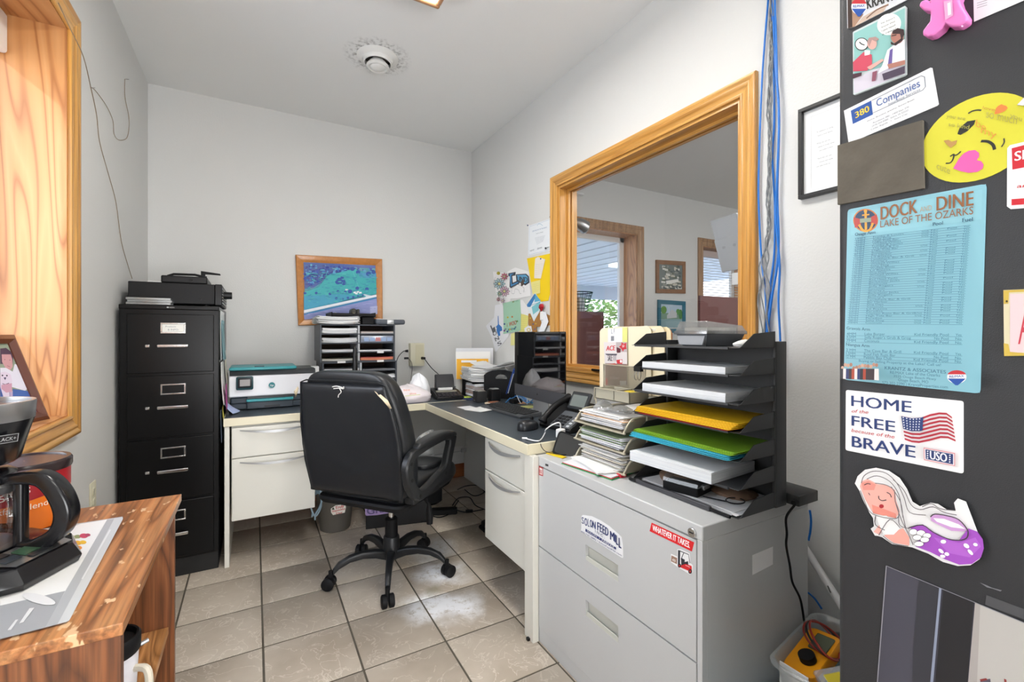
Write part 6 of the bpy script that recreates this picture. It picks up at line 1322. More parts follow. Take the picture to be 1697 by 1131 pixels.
# framed photo on the left sill
FA, FB = Vector((-.602, 2.085, WZ0+.0155)), Vector((-.690, 1.835, WZ0+.0155)); fu = (FA-FB).normalized(); fn = Vector((fu.y, -fu.x, 0)); FH, FWd = .298, (FA-FB).length
pf = thing('picture_frame', 'dark red-brown framed photo of a man with a dog leaning on the window sill', 'photo frame', (FA+FB)/2)
up_ = (Vector((0, 0, 1))-fn*.36).normalized(); BRN = mat('mahogany_frame', '#5a2f22', .3, coat=.3)
def fpt(a, b, t): return FB+fu*a+up_*b+fn*t
def fbar(a0, a1, b0, b1, a0i, a1i, b0i, b1i): pass
fw_ = .030; m = MB(); out_ = [(0, 0), (FWd, 0), (FWd, FH), (0, FH)]; in_ = [(fw_, fw_), (FWd-fw_, fw_), (FWd-fw_, FH-fw_), (fw_, FH-fw_)]; mid = [(fw_*.45, fw_*.45), (FWd-fw_*.45, fw_*.45), (FWd-fw_*.45, FH-fw_*.45), (fw_*.45, FH-fw_*.45)]
m.loft([[fpt(a, b, -.004) for a, b in out_], [fpt(a, b, .008) for a, b in out_], [fpt(a, b, .016) for a, b in mid], [fpt(a, b, .006) for a, b in in_], [fpt(a, b, -.004) for a, b in in_], [fpt(a, b, -.004) for a, b in out_]], cap=False).build('frame', BRN, pf, world=True)
a_ = fpt(FWd*.5, .0, -.004); MB().loft([[fpt(FWd*.4, 0, -.006)-fn*.10*0, fpt(FWd*.6, 0, -.006), fpt(FWd*.6, FH*.6, -.006), fpt(FWd*.4, FH*.6, -.006)], [fpt(FWd*.4, 0, -.006)-fn*.07, fpt(FWd*.6, 0, -.006)-fn*.07, fpt(FWd*.6, FH*.6, -.008), fpt(FWd*.4, FH*.6, -.008)]]).build('easel_back', BLKM, pf, world=True)
d = Decal(fpt(fw_-.004, fw_-.004, .001), fu, up_, lift=.0003, pix=(0, 540, 6.282)); pw_, ph_ = FWd-2*fw_+.008, FH-2*fw_+.008; d.pix = None
d.rect(0, 0, pw_, ph_, '#8b83a3').poly([(0, ph_*.6), (pw_*.3, ph_*.7), (pw_*.5, ph_), (0, ph_)], '#6f6388').poly([(pw_*.6, ph_*.4), (pw_, ph_*.2), (pw_, ph_), (pw_*.55, ph_)], '#8d9c8a').poly([(pw_*.55, 0), (pw_, 0), (pw_, ph_*.3), (pw_*.7, ph_*.35)], '#b9a9cc')
d.pix = (0, 540, 6.282)
d.poly([(0, 240), (60, 232), (110, 270), (135, 330), (130, 400), (0, 400)], '#4a3850').poly([(15, 300), (110, 300), (125, 350), (130, 430), (100, 470), (60, 450), (20, 380)], '#c99aa0').poly([(0, 440), (60, 440), (130, 480), (150, 400), (240, 430), (335, 560), (300, 640), (260, 680), (120, 640), (0, 600)], '#dcdcea').poly([(300, 640), (335, 570), (430, 790), (440, 860), (380, 860), (320, 720)], '#c9a2bd')
d.poly([(130, 660), (270, 680), (340, 700), (375, 805), (130, 805)], '#4567ad').poly([(0, 640), (50, 650), (50, 805), (0, 805)], '#3f5ea3').poly([(0, 490), (50, 480), (110, 510), (125, 580), (90, 640), (100, 805), (50, 805), (0, 640)], '#d9cfe2').ell(22, 520, 9, 9, '#2d2440', 10).ell(68, 522, 9, 9, '#2d2440', 10).poly([(34, 542), (62, 540), (50, 570)], '#2d2450').line([(20, 605), (50, 615), (90, 600)], .002, '#4a3850').poly([(10, 620), (120, 600), (120, 690), (60, 700), (10, 660)], '#c99ab0').line([(70, 420), (100, 430)], .0015, '#8b4f5c').ell(45, 355, 5, 4, '#3b2c40', 8).ell(98, 360, 5, 4, '#3b2c40', 8)
d.build('photo', pf)

# ------------------------------------------------------------------ framed aerial picture on the back wall
pt = thing('framed_picture', 'oak-framed blue aerial photo of a farm hanging on the back wall', 'picture', (.555, YB, 1.25), rot=0)
C4 = [(494, 540), (634, 537.5), (633, 430), (489.5, 422.5)]; q4 = [ony(x, y, YB-.012) for x, y in C4]
def inset(q, d):
    c = sum(q, Vector())/4; out = []
    for i in range(4):
        e1 = (q[(i+1) % 4]-q[i]).normalized(); e0 = (q[i-1]-q[i]).normalized(); out.append(q[i]+(e1+e0)*d)
    return out
I0, I1, I2 = q4, inset(q4, .025), inset(q4, .050)
yv = Vector((0, -1, 0))
for i in range(4):
    j = (i+1) % 4
    MB().loft([[I0[k]-yv*.010, I0[k]+yv*.008, I0[k]*.8+I1[k]*.2+yv*.014, I1[k]+yv*.012, I2[k]+yv*.002, I2[k]-yv*.010] for k in (i, j)]).build('frame_board', [OAKX, OAK, OAKX, OAK][i] if 0 else wood('picture_oak', '#c98a45', '#b57432', '#8f551f', 'X' if i in (0, 2) else 'Z', 2, .3, 9, .5, .3) if i in (0,) else mat('picture_oak_plain', '#bb7a38', .3, var=.12, vscale=40, coat=.3), pt, world=True)
d = Decal(I2[0]+yv*.0005, I2[1]-I2[0], (0, 0, 1), pix=(480, 400, 3.769)); d.poly([(84, 128), (538, 152), (545, 455), (90, 490)], '#3fa3b8')
d.poly([(84, 128), (538, 152), (538, 170), (400, 165), (350, 180), (300, 210), (240, 200), (200, 260), (150, 290), (86, 300)], '#2c5ab0')
rnd = random.Random(9)
for i in range(420):
    x, y = rnd.uniform(90, 530), rnd.uniform(135, 290)
    if y < 146+(x-84)*.053: continue
    if y > 290-(x-90)*.36 and not (x > 380 and y < 190+(x-380)*.3): continue
    d.ell(x, y, rnd.uniform(4, 12), rnd.uniform(3, 8), rnd.choice(('#2450b4', '#1f3f98', '#2f6fc4', '#3b4fae', '#4f9ccf', '#26339a', '#5fb0cf')), 7)
d.poly([(235, 215), (400, 175), (538, 215), (540, 330), (470, 345), (300, 350), (88, 400), (88, 320), (180, 290)], '#39b0b4').poly([(420, 195), (538, 200), (538, 235), (440, 230)], '#4f9fc9').line([(390, 180), (440, 320)], .004, '#57bcc0').line([(430, 175), (400, 290)], .003, '#2f98ac')
d.poly([(88, 345), (300, 330), (420, 345), (300, 385), (88, 430)], '#3c9fc0')
for x, y, r_ in ((320, 245, 26), (300, 255, 18), (335, 262, 16), (425, 195, 14), (390, 175, 14), (490, 205, 16), (522, 195, 13), (250, 330, 9), (165, 325, 9), (300, 315, 9), (290, 358, 9), (330, 362, 7), (362, 355, 8), (395, 350, 8), (425, 343, 7), (455, 338, 7), (420, 295, 12), (480, 300, 12), (375, 315, 14), (345, 318, 9), (95, 325, 9)):
    d.ell(x, y, r_, r_*.9, '#2753a6', 12)
for x, y in ((395, 318), (405, 326), (430, 320), (345, 300), (415, 315), (470, 340)): d.poly([(x, y), (x+16, y-3), (x+18, y+6), (x+2, y+9)], '#e6eef6')
d.poly([(440, 325), (500, 340), (540, 342), (480, 348)], '#cfe0ea').poly([(88, 432), (540, 334), (541, 348), (88, 450)], '#e6edf4').poly([(88, 462), (541, 360), (545, 455), (90, 490)], '#8f97cc').poly([(88, 452), (541, 350), (541, 360), (88, 462)], '#3a83b8').poly([(500, 410), (545, 405), (545, 455), (500, 457)], '#b4b9de')
for i in range(260):
    x, y = rnd.uniform(92, 534), rnd.uniform(200, 425)
    if y > 425-(x-88)*.2: continue
    d.ell(x, y, rnd.uniform(3, 16), rnd.uniform(1.5, 4), rnd.choice(('#33a3b0', '#4bbcb8', '#3696b4', '#45b3bd', '#2f8fae')), 7)
for i in range(60): x = rnd.uniform(92, 534); y = rnd.uniform(470-(x-88)*.22, 450+(x-88)*.0); d.ell(x, y, rnd.uniform(8, 30), rnd.uniform(1, 3), rnd.choice(('#9aa2d4', '#868fc4', '#a3a8d8')), 7)
d.build('print', pt); MB().loft([[p+yv*.0045 for p in I2], [p+yv*.006 for p in I2]]).build('glazing', thin_glass('picture_glass', (.98, .98, .98), .05), pt, world=True)

# ------------------------------------------------------------------ drawings and notes pinned on the right wall
PX = (780, 340, 4.347)
def wallpaper(name, label, pts, col, cat='drawing', lift=.002, draw=None, curl=.0):
    c = sum((onx(780+x/4.347, 340+y/4.347, XR) for x, y in pts), Vector())/len(pts)
    o_ = Vector((XR-lift, c.y, c.z)); d = Decal(o_, (0, -1, 0), (0, 0, 1), lift=.0, step=.00012, pix=PX)
    q = [d.uv(p) for p in pts]; 
    if sum(q[i][0]*q[(i+1) % len(q)][1]-q[(i+1) % len(q)][0]*q[i][1] for i in range(len(q))) < 0: q = q[::-1]
    m = MB(); m.loft([[d.P(a, b)-d.n*.0006 for a, b in q], [d.P(a, b) for a, b in q]])
    s = m.build('sheet' if 0 else name, mc(col, .75), None, loc=o_); tag(s, label, cat)
    if draw: d.h = .0002; draw(d); d.build('drawing', s)
    return s
def pins(d, *ps):
    for p in ps: d.ell(p[0], p[1], 5, 6, '#2c3e66', 10)
def dr_cert(d):
    for P in (((424, 156), (574, 103)), ((574, 103), (576, 318)), ((576, 318), (420, 360)), ((420, 360), (424, 156))): d.line(P, .0012, '#8fa3c0')
    d.line([(478, 152), (488, 138), (500, 136), (512, 142), (520, 150)], .002, '#7fb0c8', 4).text('CERTIFICATE OF TRAINING', (445, 194), (550, 164), (445, 186), '#5f7fa8', .02).text('Awarded to Employee', (472, 210), (524, 196), (472, 204), '#4d5866')
    for k in range(6): d.line([(462+k*3, 240+k*9), (538-k*3, 220+k*8)], .0012, '#9aa4b2')
    d.text('signed', (428, 335), (458, 326), (428, 325), '#6b7482').text('date', (480, 322), (516, 310), (480, 308), '#6b7482').ell(542, 312, 7, 8, '#33383f', 12).text('MRCO', (550, 312), (568, 306), (550, 304), '#33383f', .03); pins(d, (413, 147), (575, 86))
wallpaper('certificate', 'white training certificate pinned above the yellow papers beside the window', [(418, 150), (580, 95), (582, 325), (413, 368)], '#e8ecf0', 'certificate', draw=dr_cert)
wallpaper('yellow_sheet', 'large bright yellow sheet curling beside the window casing', [(405, 385), (470, 372), (570, 350), (578, 400), (578, 610), (560, 690), (505, 697), (470, 640), (440, 600), (425, 500)], '#f2cf16', 'paper')
def dr_rec(d):
    for k in range(6): d.line([(468+k*-1, 430+k*14), (520-k*2, 424+k*14)], .0008, '#b5aaa0')
    pins(d, (505, 388))
wallpaper('receipt', 'folded cream receipt pinned over the yellow sheet', [(465, 385), (485, 374), (537, 392), (530, 420), (505, 530), (458, 528), (460, 440)], '#e9e1d4', 'receipt', .006, dr_rec)
def dr_st(d):
    for k in range(5): d.line([(445, 575+k*13), (492, 566+k*13)], .0008, '#b8b070')
wallpaper('sticky_note', 'pale yellow note stuck on the lower left of the yellow sheet', [(435, 556), (500, 540), (500, 635), (470, 642), (446, 640)], '#e9e08c', 'note', .006, dr_st)
def flower(d, x, y, r_, c, n=10):
    for k in range(n):
        a = 2*PI*k/n; d.ell(x+r_*.62*math.cos(a), y+r_*.62*math.sin(a), r_*.36, r_*.2, '#3a3a40', 10, 0 if 0 else a).ell(x+r_*.62*math.cos(a), y+r_*.62*math.sin(a), r_*.30, r_*.14, c, 10, a)
    d.ell(x, y, r_*.24, r_*.26, '#3a3a40', 12).ell(x, y, r_*.19, r_*.2, '#e4dc8c', 12)
# ellipses here are drawn in pixel axes, so petals keep their pictured shape
def dr_fl(d):
    d.ell(200, 492, 13, 12, '#b3a52c', 14); flower(d, 208, 568, 44, '#a9c8cf'); flower(d, 247, 622, 40, '#d9b3c4'); flower(d, 205, 680, 16, '#c2597c', 7); flower(d, 250, 515, 28, '#d0697c', 8); flower(d, 215, 640, 20, '#8fc0a4', 7); flower(d, 240, 690, 18, '#c79bb0', 6)
    for P in (((205, 600), (215, 650), (205, 690)), ((240, 650), (250, 700)), ((228, 600), (246, 560)), ((190, 520), (176, 560), (186, 600))): d.line(P, .0022, '#3f3f45', 3)
wallpaper('flower_drawing', 'coloured daisy drawing at the upper left of the wall papers', [(160, 480), (262, 490), (300, 560), (285, 690), (235, 738), (200, 700), (175, 600)], '#eceaea', 'drawing', .002, dr_fl)
def dr_lund(d):
    d.poly([(272, 492), (325, 482), (322, 508), (300, 512), (304, 560), (350, 540), (352, 566), (290, 600), (280, 590), (283, 515), (272, 512)], '#2b2d3a').poly([(280, 498), (312, 492), (292, 508), (296, 572), (345, 552), (342, 562), (290, 588)], '#3d87bd')
    d.poly([(325, 500), (400, 495), (420, 515), (424, 560), (395, 580), (330, 548)], '#2b2d3a').poly([(332, 506), (396, 502), (412, 518), (414, 552), (392, 566), (336, 542)], '#5aa2cc').text('UND', (334, 546), (410, 556), (334, 512), '#23283a', .05)
    d.ell(374, 560, 11, 26, '#4b3a30', 12, .2).line([(300, 590), (330, 572), (360, 580), (385, 600), (380, 625)], .002, '#6b6b70', 4).line([(300, 592), (296, 634), (316, 636), (320, 606), (345, 612), (356, 638), (366, 636)], .0018, '#6b6b70', 3).line([(330, 580), (300, 600)], .0015, '#6b6b70').line([(385, 612), (392, 624), (380, 628)], .0015, '#6b6b70')
wallpaper('lund_drawing', 'white sheet with blue Lund lettering and a sketched dog', [(262, 482), (320, 450), (418, 480), (432, 655), (340, 672), (255, 675), (262, 580)], '#eeeded', 'drawing', .004, dr_lund)
def dr_lions(d):
    d.poly([(196, 798), (200, 800), (204, 860), (225, 880), (228, 905), (210, 912), (214, 940), (200, 946), (186, 905), (188, 885), (180, 880), (196, 862)], '#2f79c8')
    for ch, x, y in (('L', 150, 896), ('I', 160, 922), ('O', 166, 946), ('N', 182, 984), ('S', 200, 1018)): d.text(ch, (x, y), (x+26 if ch != 'I' else x+22, y-16), (x-9, y-26), '#5c6068', .05)
wallpaper('lions_paper', 'white sheet with a blue lion shape and Lions lettering hanging lowest left', [(176, 722), (225, 712), (235, 740), (236, 900), (285, 905), (270, 950), (180, 1063), (150, 950), (110, 872), (168, 810)], '#e9eaee', 'drawing', .003, dr_lions)
def dr_green(d):
    d.text('i  WOO', (262, 880), (330, 860), (262, 850), '#b3523d', .05).text('* s o *', (246, 912), (330, 896), (246, 890), '#3d5a88', .05)
    for x, y, c in ((268, 810, '#c9b92e'), (300, 806, '#c07b3c'), (244, 858, '#33508c'), (336, 838, '#5c8a3a'), (244, 906, '#7a3f8c'), (316, 892, '#2f7a8c'), (284, 896, '#c9b92e'), (266, 912, '#33508c')): d.ell(x, y, 7, 7, c, 8)
    d.ell(308, 698, 7, 5, '#9b9b52', 10).text('you are', (300, 704), (345, 694), (300, 690), '#6b9a80')
wallpaper('green_card', 'mint green handmade card with small coloured letters', [(232, 708), (355, 680), (362, 780), (360, 905), (235, 930), (238, 800)], '#a5cfb4', 'card', .006, dr_green)
def dr_blue(d):
    d.poly([(404, 720), (462, 638), (470, 660), (430, 735), (410, 735)], '#2f79b8').poly([(465, 640), (505, 690), (460, 700)], '#59aacb').poly([(440, 735), (505, 690), (490, 760), (450, 790)], '#7fc4cc').line([(415, 730), (500, 700)], .002, '#2b5f98')
wallpaper('watercolour', 'tilted blue and turquoise painting in the middle of the wall papers', [(402, 720), (464, 634), (522, 722), (455, 840), (438, 800)], '#dfe9ec', 'painting', .010, dr_blue)
def dr_pad(d):
    for k in range(8): d.line([(355, 800+k*14), (410, 798+k*14)], .0006, '#a9a258')
wallpaper('yellow_pad_sheet', 'ruled light yellow pad sheet to the right of the mint green card', [(350, 785), (418, 792), (404, 912), (352, 918)], '#e6df82', 'note', .004, dr_pad)
wallpaper('white_note', 'white folded note between the mint card and the blue painting', [(358, 684), (372, 682), (430, 760), (420, 800), (356, 780)], '#ebeaea', 'note', .005)
wallpaper('small_yellow_note', 'small pale yellow note hanging below the mint green card', [(290, 928), (320, 918), (318, 1010), (288, 1012)], '#e8e39a', 'note', .003)
wallpaper('wooden_sign', 'small brown wooden plaque behind the white ornament at the casing', [(415, 784), (505, 770), (580, 800), (580, 866), (470, 880), (480, 914), (440, 915), (415, 860)], '#a9793f', 'plaque', .008, lambda d: [d.ell(x, y, 6, 5, c, 8) for x, y, c in ((450, 858, '#3d4f8c'), (462, 896, '#5f4f8c'), (430, 815, '#c9b92e'), (470, 855, '#c9a62e'))])
wallpaper('paper_bow', 'white paper cut-out lying over the wooden plaque', [(500, 770), (540, 770), (560, 840), (530, 910), (490, 915), (510, 850), (500, 800)], '#eef0f4', 'paper', .016)
wallpaper('white_flower_note', 'round white paper flower beside the bottom of the wooden plaque', [(386, 890), (410, 872), (436, 872), (444, 912), (390, 915)], '#e9e8ea', 'paper', .014, lambda d: d.ell(418, 900, 14, 14, '#d9b94a', 12).ell(418, 900, 9, 9, '#e9e4da', 12))
q = thing('heart_ornament', 'small glossy red heart with a white hanger pinned beside the window casing', 'ornament', (XR-.02, onx(780+528/4.347, 340+735/4.347, XR).y, onx(780+528/4.347, 340+735/4.347, XR).z))
MB().ball((0, .008, .004), .016, 8, (.6, 1, 1)).ball((0, -.008, .004), .016, 8, (.6, 1, 1)).lathe([(.001, -.030), (.012, -.014), (.019, -.002)], 14).build('heart', mc('#b3202a', .25), q)
MB().rbox(-.004, .004, -.018, .012, -.085, -.03, .006).build('hanger_card', PAP, q)

# cable bundle on the right wall
def cable(i, px, label, m, r, off=.02, amp=0, fr=9, ph=0):
    pts = [onx(x, y, XR-off) for x, y in px]
    if amp:
        pts = spline(pts, 7); pts = [p+Vector((amp*.5*math.cos(k*.9+ph), amp*math.sin(k*.9+ph), 0)) for k, p in enumerate(pts)]
        o = MB().tube(pts, r, 6).build('cable', m, loc=pts[0])
    else: o = MB().tube(spline(pts, 5), r, 7).build('cable', m, loc=pts[0])
    return tag(o, label, 'cable')
BLU3 = mat('blue_cable_deep', '#1f74cf', .35); topz = -60
cable(0, ((1277, topz), (1273, 0), (1268, 60), (1263, 130), (1260, 200), (1258, 260), (1257, 330), (1262, 430), (1268, 480), (1270, 540), (1268, 575)), 'leftmost blue network cable of the wall bundle', BLU3, .0034, .012)
cable(1, ((1282, topz), (1281, 0), (1284, 80), (1287, 130), (1290, 165), (1291, 215), (1289, 280), (1288, 330), (1290, 420), (1278, 500), (1270, 565)), 'blue network cable bowing out in the middle of the wall bundle', BLU3, .0042, .018)
cable(2, ((1280, topz), (1279, 0), (1282, 100), (1283, 200), (1280, 260), (1284, 340), (1283, 420), (1276, 480), (1272, 566)), 'blue network cable behind the grey ones in the wall bundle', BLU3, .0034, .008)
cable(3, ((1285, topz), (1284, 0), (1286, 60), (1288, 140), (1291, 200), (1288, 290), (1286, 360), (1292, 440), (1290, 500), (1293, 565), (1294, 640)), 'rightmost blue network cable of the wall bundle', BLU3, .0036, .022)
for k in range(4):
    cable(4+k, ((1279+k, topz), (1277+k, 20), (1278, 90), (1273+k, 170), (1276, 240), (1272+k, 320), (1274, 380), (1262+3*k, 430), (1258+5*k, 480), (1262+4*k, 566)), ('first', 'second', 'third', 'fourth')[k]+' twisted grey cable from the left in the wall bundle', GRC, .0024, .010+.004*k, .006, 9, k*1.7)
cable(9, ((1342, 846), (1344, 862), (1343, 880), (1340, 896)), 'short stretch of blue cable showing below the network box', BLU3, .0034, .03)
cable(10, ((1334, 980), (1342, 985), (1352, 995), (1362, 1010)), 'blue cable crossing the wall above the clear tub', BLU3, .003, .02)
q = thing('cable_gland', 'small black cylinder gathering the blue cables behind the organizer', 'cable gland', onx(1265, 556, 1.56))
p = onx(1263, 562, 1.58); MB().cyl(p-Vector((0, 0, .06)), p+Vector((0, 0, .01)), .011, n=14).build('collar', BLKM, q, world=True)

# framed text on the right wall, partly behind the refrigerator
fr = thing('text_frame', 'thin black frame with a printed white text sheet on the right wall by the refrigerator', 'picture frame', (XR, .74, 1.65))
ya, yb, za, zb = .62, .856, 1.650, 1.950; FB_ = mat('frame_black', '#1d1d1f', .35)
for (a0, a1, b0, b1) in ((ya, yb, za, za+.012), (ya, yb, zb-.012, zb), (ya, ya+.012, za+.012, zb-.012), (yb-.012, yb, za+.012, zb-.012)): B(XR-.022, XR-.001, a0, a1, b0, b1).build('frame_board', FB_, fr, .001, world=True)
B(XR-.008, XR-.004, ya+.01, yb-.01, za+.01, zb-.01).build('backing', mc('#e6e8ea', .5), fr, world=True)
d = Decal((XR-.0085, yb, za), (0, -1, 0), (0, 0, 1)); W_, H_ = yb-ya, zb-za
for P in (((.035, .03), (.035, H_-.035)), ((.035, H_-.035), (W_-.03, H_-.035))): d.line(P, .0006, '#9a9ca0')
for k, s_ in enumerate(('"In addition to being', 'have a true desire', '', 'What we can do', 'adopt in truth, what', 'can make it here', '', 'Now we can see', 'choice not made', 'can take from us.')):
    if s_: d.words(s_, .052+.004*(k % 3), H_-.095-k*.0125, .0042, '#7d8086')
d.build('print', fr)

# ------------------------------------------------------------------ refrigerator and magnets
FXD, FYE = .80, .372
FRB = mat('fridge_charcoal', '#313235', .42, bump=.25, bscale=700)
rf = thing('refrigerator', 'dark charcoal refrigerator at the right edge covered with magnets', 'refrigerator', (1.15, .02, 0))
MB().rbox(FXD+.075, 1.53, -.36, FYE-.01, .02, 1.86, .008).build('body', mat('fridge_body', '#2b2c2e', .5), rf, world=True)
MB().rbox(FXD, FXD+.07, -.37, FYE, .62, 1.87, .010).build('door', FRB, rf, world=True)
MB().rbox(FXD, FXD+.07, -.37, FYE, .05, .612, .010).build('freezer_drawer', FRB, rf, world=True)
B(FXD+.06, FXD+.078, -.35, FYE-.012, .06, 1.86).build('gasket', BLKM, rf, world=True)
dh = MB().tube([(FXD-.001, -.33, .80), (FXD-.05, -.33, .82), (FXD-.05, -.33, 1.5), (FXD-.001, -.33, 1.52)], .012, 10).build('handle', SIL, rf, world=True)
MB().rbox(FXD+.03, 1.5, -.35, FYE-.03, 0, .05, .01).build('base_grille', BLKM, rf, world=True)
def magnet(name, label, pts, pix, col, cat='magnet', th=.0012, off=0, draw=None, rough=.35, rc=0):
    c = [onx(pix[0]+x/pix[2], pix[1]+y/pix[2], FXD) for x, y in pts]; ctr = sum(c, Vector())/len(c); o_ = Vector((FXD-off-.0002, ctr.y, ctr.z))
    d = Decal(o_, (0, -1, 0), (0, 0, 1), lift=th, step=.00008, pix=pix)
    # outline taken on the door plane; drawn content uses the same plane
    q = [(-(p.y-o_.y), p.z-o_.z) for p in c]
    if sum(q[i][0]*q[(i+1) % len(q)][1]-q[(i+1) % len(q)][0]*q[i][1] for i in range(len(q))) < 0: q = q[::-1]
    if rc:
        qq = []
        for i in range(len(q)):
            p, a, b = Vector(q[i]), Vector(q[i-1]), Vector(q[(i+1) % len(q)]); u, v = (a-p).normalized()*rc, (b-p).normalized()*rc
            for t in (0, .33, .67, 1): qq.append(tuple((p+u)*(1-t)**2+p*2*t*(1-t)+(p+v)*t*t))
        q = qq
    h0 = d.h; m = MB()
    def PP(a, b, h): return d.o+d.u*a+d.v*b+d.n*h
    m.loft([[PP(a, b, 0) for a, b in q], [PP(a, b, th) for a, b in q]])
    s = m.build(name, mc(col, rough), None, loc=o_); tag(s, label, cat)
    if draw: d.h = th+.0001; draw(d); d.build('print', s, m=print_mat(rough, 'print_%d' % int(rough*100)))
    return s
F1, F2, F3, F4 = (1380, 0, 3.533), (1380, 300, 3.142), (1380, 620, 3.325), (1240, 820, 3.637)
def balloon(d, x, y, rx, ry):
    d.ell(x, y, rx, ry, '#f2f2f4', 24).poly([(x-rx*.92, y-ry*.38)]+[(x+rx*math.cos(PI+PI*i/12)*.98, y-ry*.2+ry*math.sin(PI+PI*i/12)*.8) for i in range(1, 12)]+[(x+rx*.92, y-ry*.38)], '#c22b34')
    d.poly([(x-rx*.92, y+ry*.25), (x+rx*.92, y+ry*.25), (x+rx*.5, y+ry*.8), (x+rx*.12, y+ry*1.25), (x-rx*.12, y+ry*1.25), (x-rx*.5, y+ry*.8)], '#1f4fa3').text('RE/MAX', (x-rx*.75, y+ry*.13), (x+rx*.75, y+ry*.02), (x-rx*.75, y-ry*.22), '#2b56a3', .03)
def d_krantz(d):
    d.poly([(88, -60), (200, -60), (180, 90), (130, 158), (92, 168)], '#a9866f').poly([(88, -60), (112, -60), (118, 160), (92, 168)], '#3b2a25').poly([(130, 158), (180, 100), (250, 60), (330, 20), (300, 70)], '#c9b4a4').line([(200, 110), (260, 60), (330, 30)], .002, '#7a5a4a', 3)
    d.text('KRANTZ', (205, 55), (400, -10), (200, -5), '#2b2b2b', .04); balloon(d, 158, 42, 46, 46)
magnet('realtor_magnet', 'photo magnet with a hot-air balloon logo at the top left of the refrigerator', [(88, 168), (84, -80), (520, -120), (520, -40), (435, 2), (130, 158)], F1, '#d9dbe0', draw=d_krantz)
def d_cart(d):
    d.poly([(132, 200), (430, 52), (430, 330), (330, 390), (132, 440)], '#8fc3bf').poly([(130, 470), (240, 420), (340, 380), (434, 400), (432, 436), (134, 552)], '#d3cdda')
    d.ell(338, 148, 72, 62, '#eef0ee', 24, -.4)
    for k, s_ in enumerate(("He doesn't", "know that", "I gave myself", "a raise!")): d.text(s_, (292+k*2, 148+k*22), (372+k*2, 112+k*22), (292+k*2, 138+k*22), '#33383c', .02)
    d.ell(178, 264, 40, 38, '#33383c', 24).ell(178, 264, 35, 33, '#eceee9', 24).line([(178, 264), (165, 252)], .0012, '#33383c').line([(178, 264), (196, 270)], .0012, '#33383c')
    d.poly([(128, 370), (190, 310), (238, 326), (240, 380), (210, 420), (130, 424)], '#c94d62').poly([(196, 300), (230, 302), (226, 326), (196, 332)], '#eeeeee').ell(240, 262, 28, 34, '#d9a9a0', 16).poly([(212, 250), (222, 228), (260, 222), (282, 236), (262, 250), (240, 240), (224, 280)], '#b08f8a')
    d.poly([(210, 400), (300, 350), (310, 360), (230, 416)], '#d9a9a0').poly([(330, 300), (380, 260), (432, 236), (434, 370), (380, 384), (330, 410), (270, 440), (300, 390)], '#e9e9f0').poly([(345, 300), (362, 290), (356, 400), (338, 412), (334, 380)], '#6b5a9c').ell(388, 222, 38, 42, '#b07a6c', 18).poly([(360, 190), (390, 172), (426, 180), (430, 210), (412, 240), (404, 206), (360, 206)], '#3a2a2c').poly([(350, 250), (370, 262), (420, 226), (420, 244), (380, 274), (352, 268)], '#3a2a2c').line([(356, 218), (384, 212)], .0012, '#2b2b2b')
    d.poly([(330, 384), (434, 358), (434, 384), (340, 410)], '#b07a6c').poly([(300, 440), (434, 392), (432, 436), (310, 478)], '#4a3f52').poly([(128, 440), (182, 430), (180, 450), (130, 468)], '#4a2a38').poly([(244, 430), (272, 420), (262, 480), (240, 484)], '#8a4f62')
magnet('cartoon_magnet', 'turquoise cartoon magnet with two people talking and a speech bubble', [(125, 197), (130, 190), (430, 40), (437, 46), (437, 438), (428, 446), (134, 560), (128, 556)], F1, '#c9d3d4', th=.004, draw=d_cart, rough=.3)
def d_380(d):
    d.poly([(108, 650), (228, 590), (238, 672), (120, 728)], '#1f4f9c').text('380', (138, 694), (218, 652), (132, 660), '#f0cf3a', .05)
    for P in (((232, 590), (520, 446)), ((520, 446), (540, 452), (546, 510), (530, 530)), ((530, 530), (238, 664))): d.line(P, .0007, '#6b7484')
    d.text('Companies', (262, 628), (516, 508), (256, 586), '#33589c', .01).text('Insurance Services', (330, 620), (516, 532), (330, 606), '#6b7484').text('Home, Business, Jewelry, Rental Boats', (206, 716), (482, 586), (206, 708), '#44484f', .02)
    for k, s_ in enumerate(('Residence 380 - 1400 East 270', '(319) 555-0380   Solon, IA 52333', 'Cedar Rapids   •   Iowa City')): d.text(s_, (240-k*6, 726+k*20), (450-k*4, 632+k*20), (240-k*6, 717+k*20), '#6a6e76')
magnet('business_card_magnet', 'tilted white card magnet reading 380 Companies in blue', [(68, 650), (575, 398), (585, 400), (623, 612), (615, 620), (102, 840), (95, 836)], F1, '#e6e7ea', draw=d_380)
sl_ = magnet('slate_tile', 'rough grey slate tile magnet below the 380 Companies card', [(38, 856), (535, 708), (542, 1106), (38, 1202)], F1, '#5d5850', th=.005, rough=.85)
sl_.data.materials[0] = mat('slate', '#605a51', .9, bump=.5, bscale=60, var=.12, vscale=30)
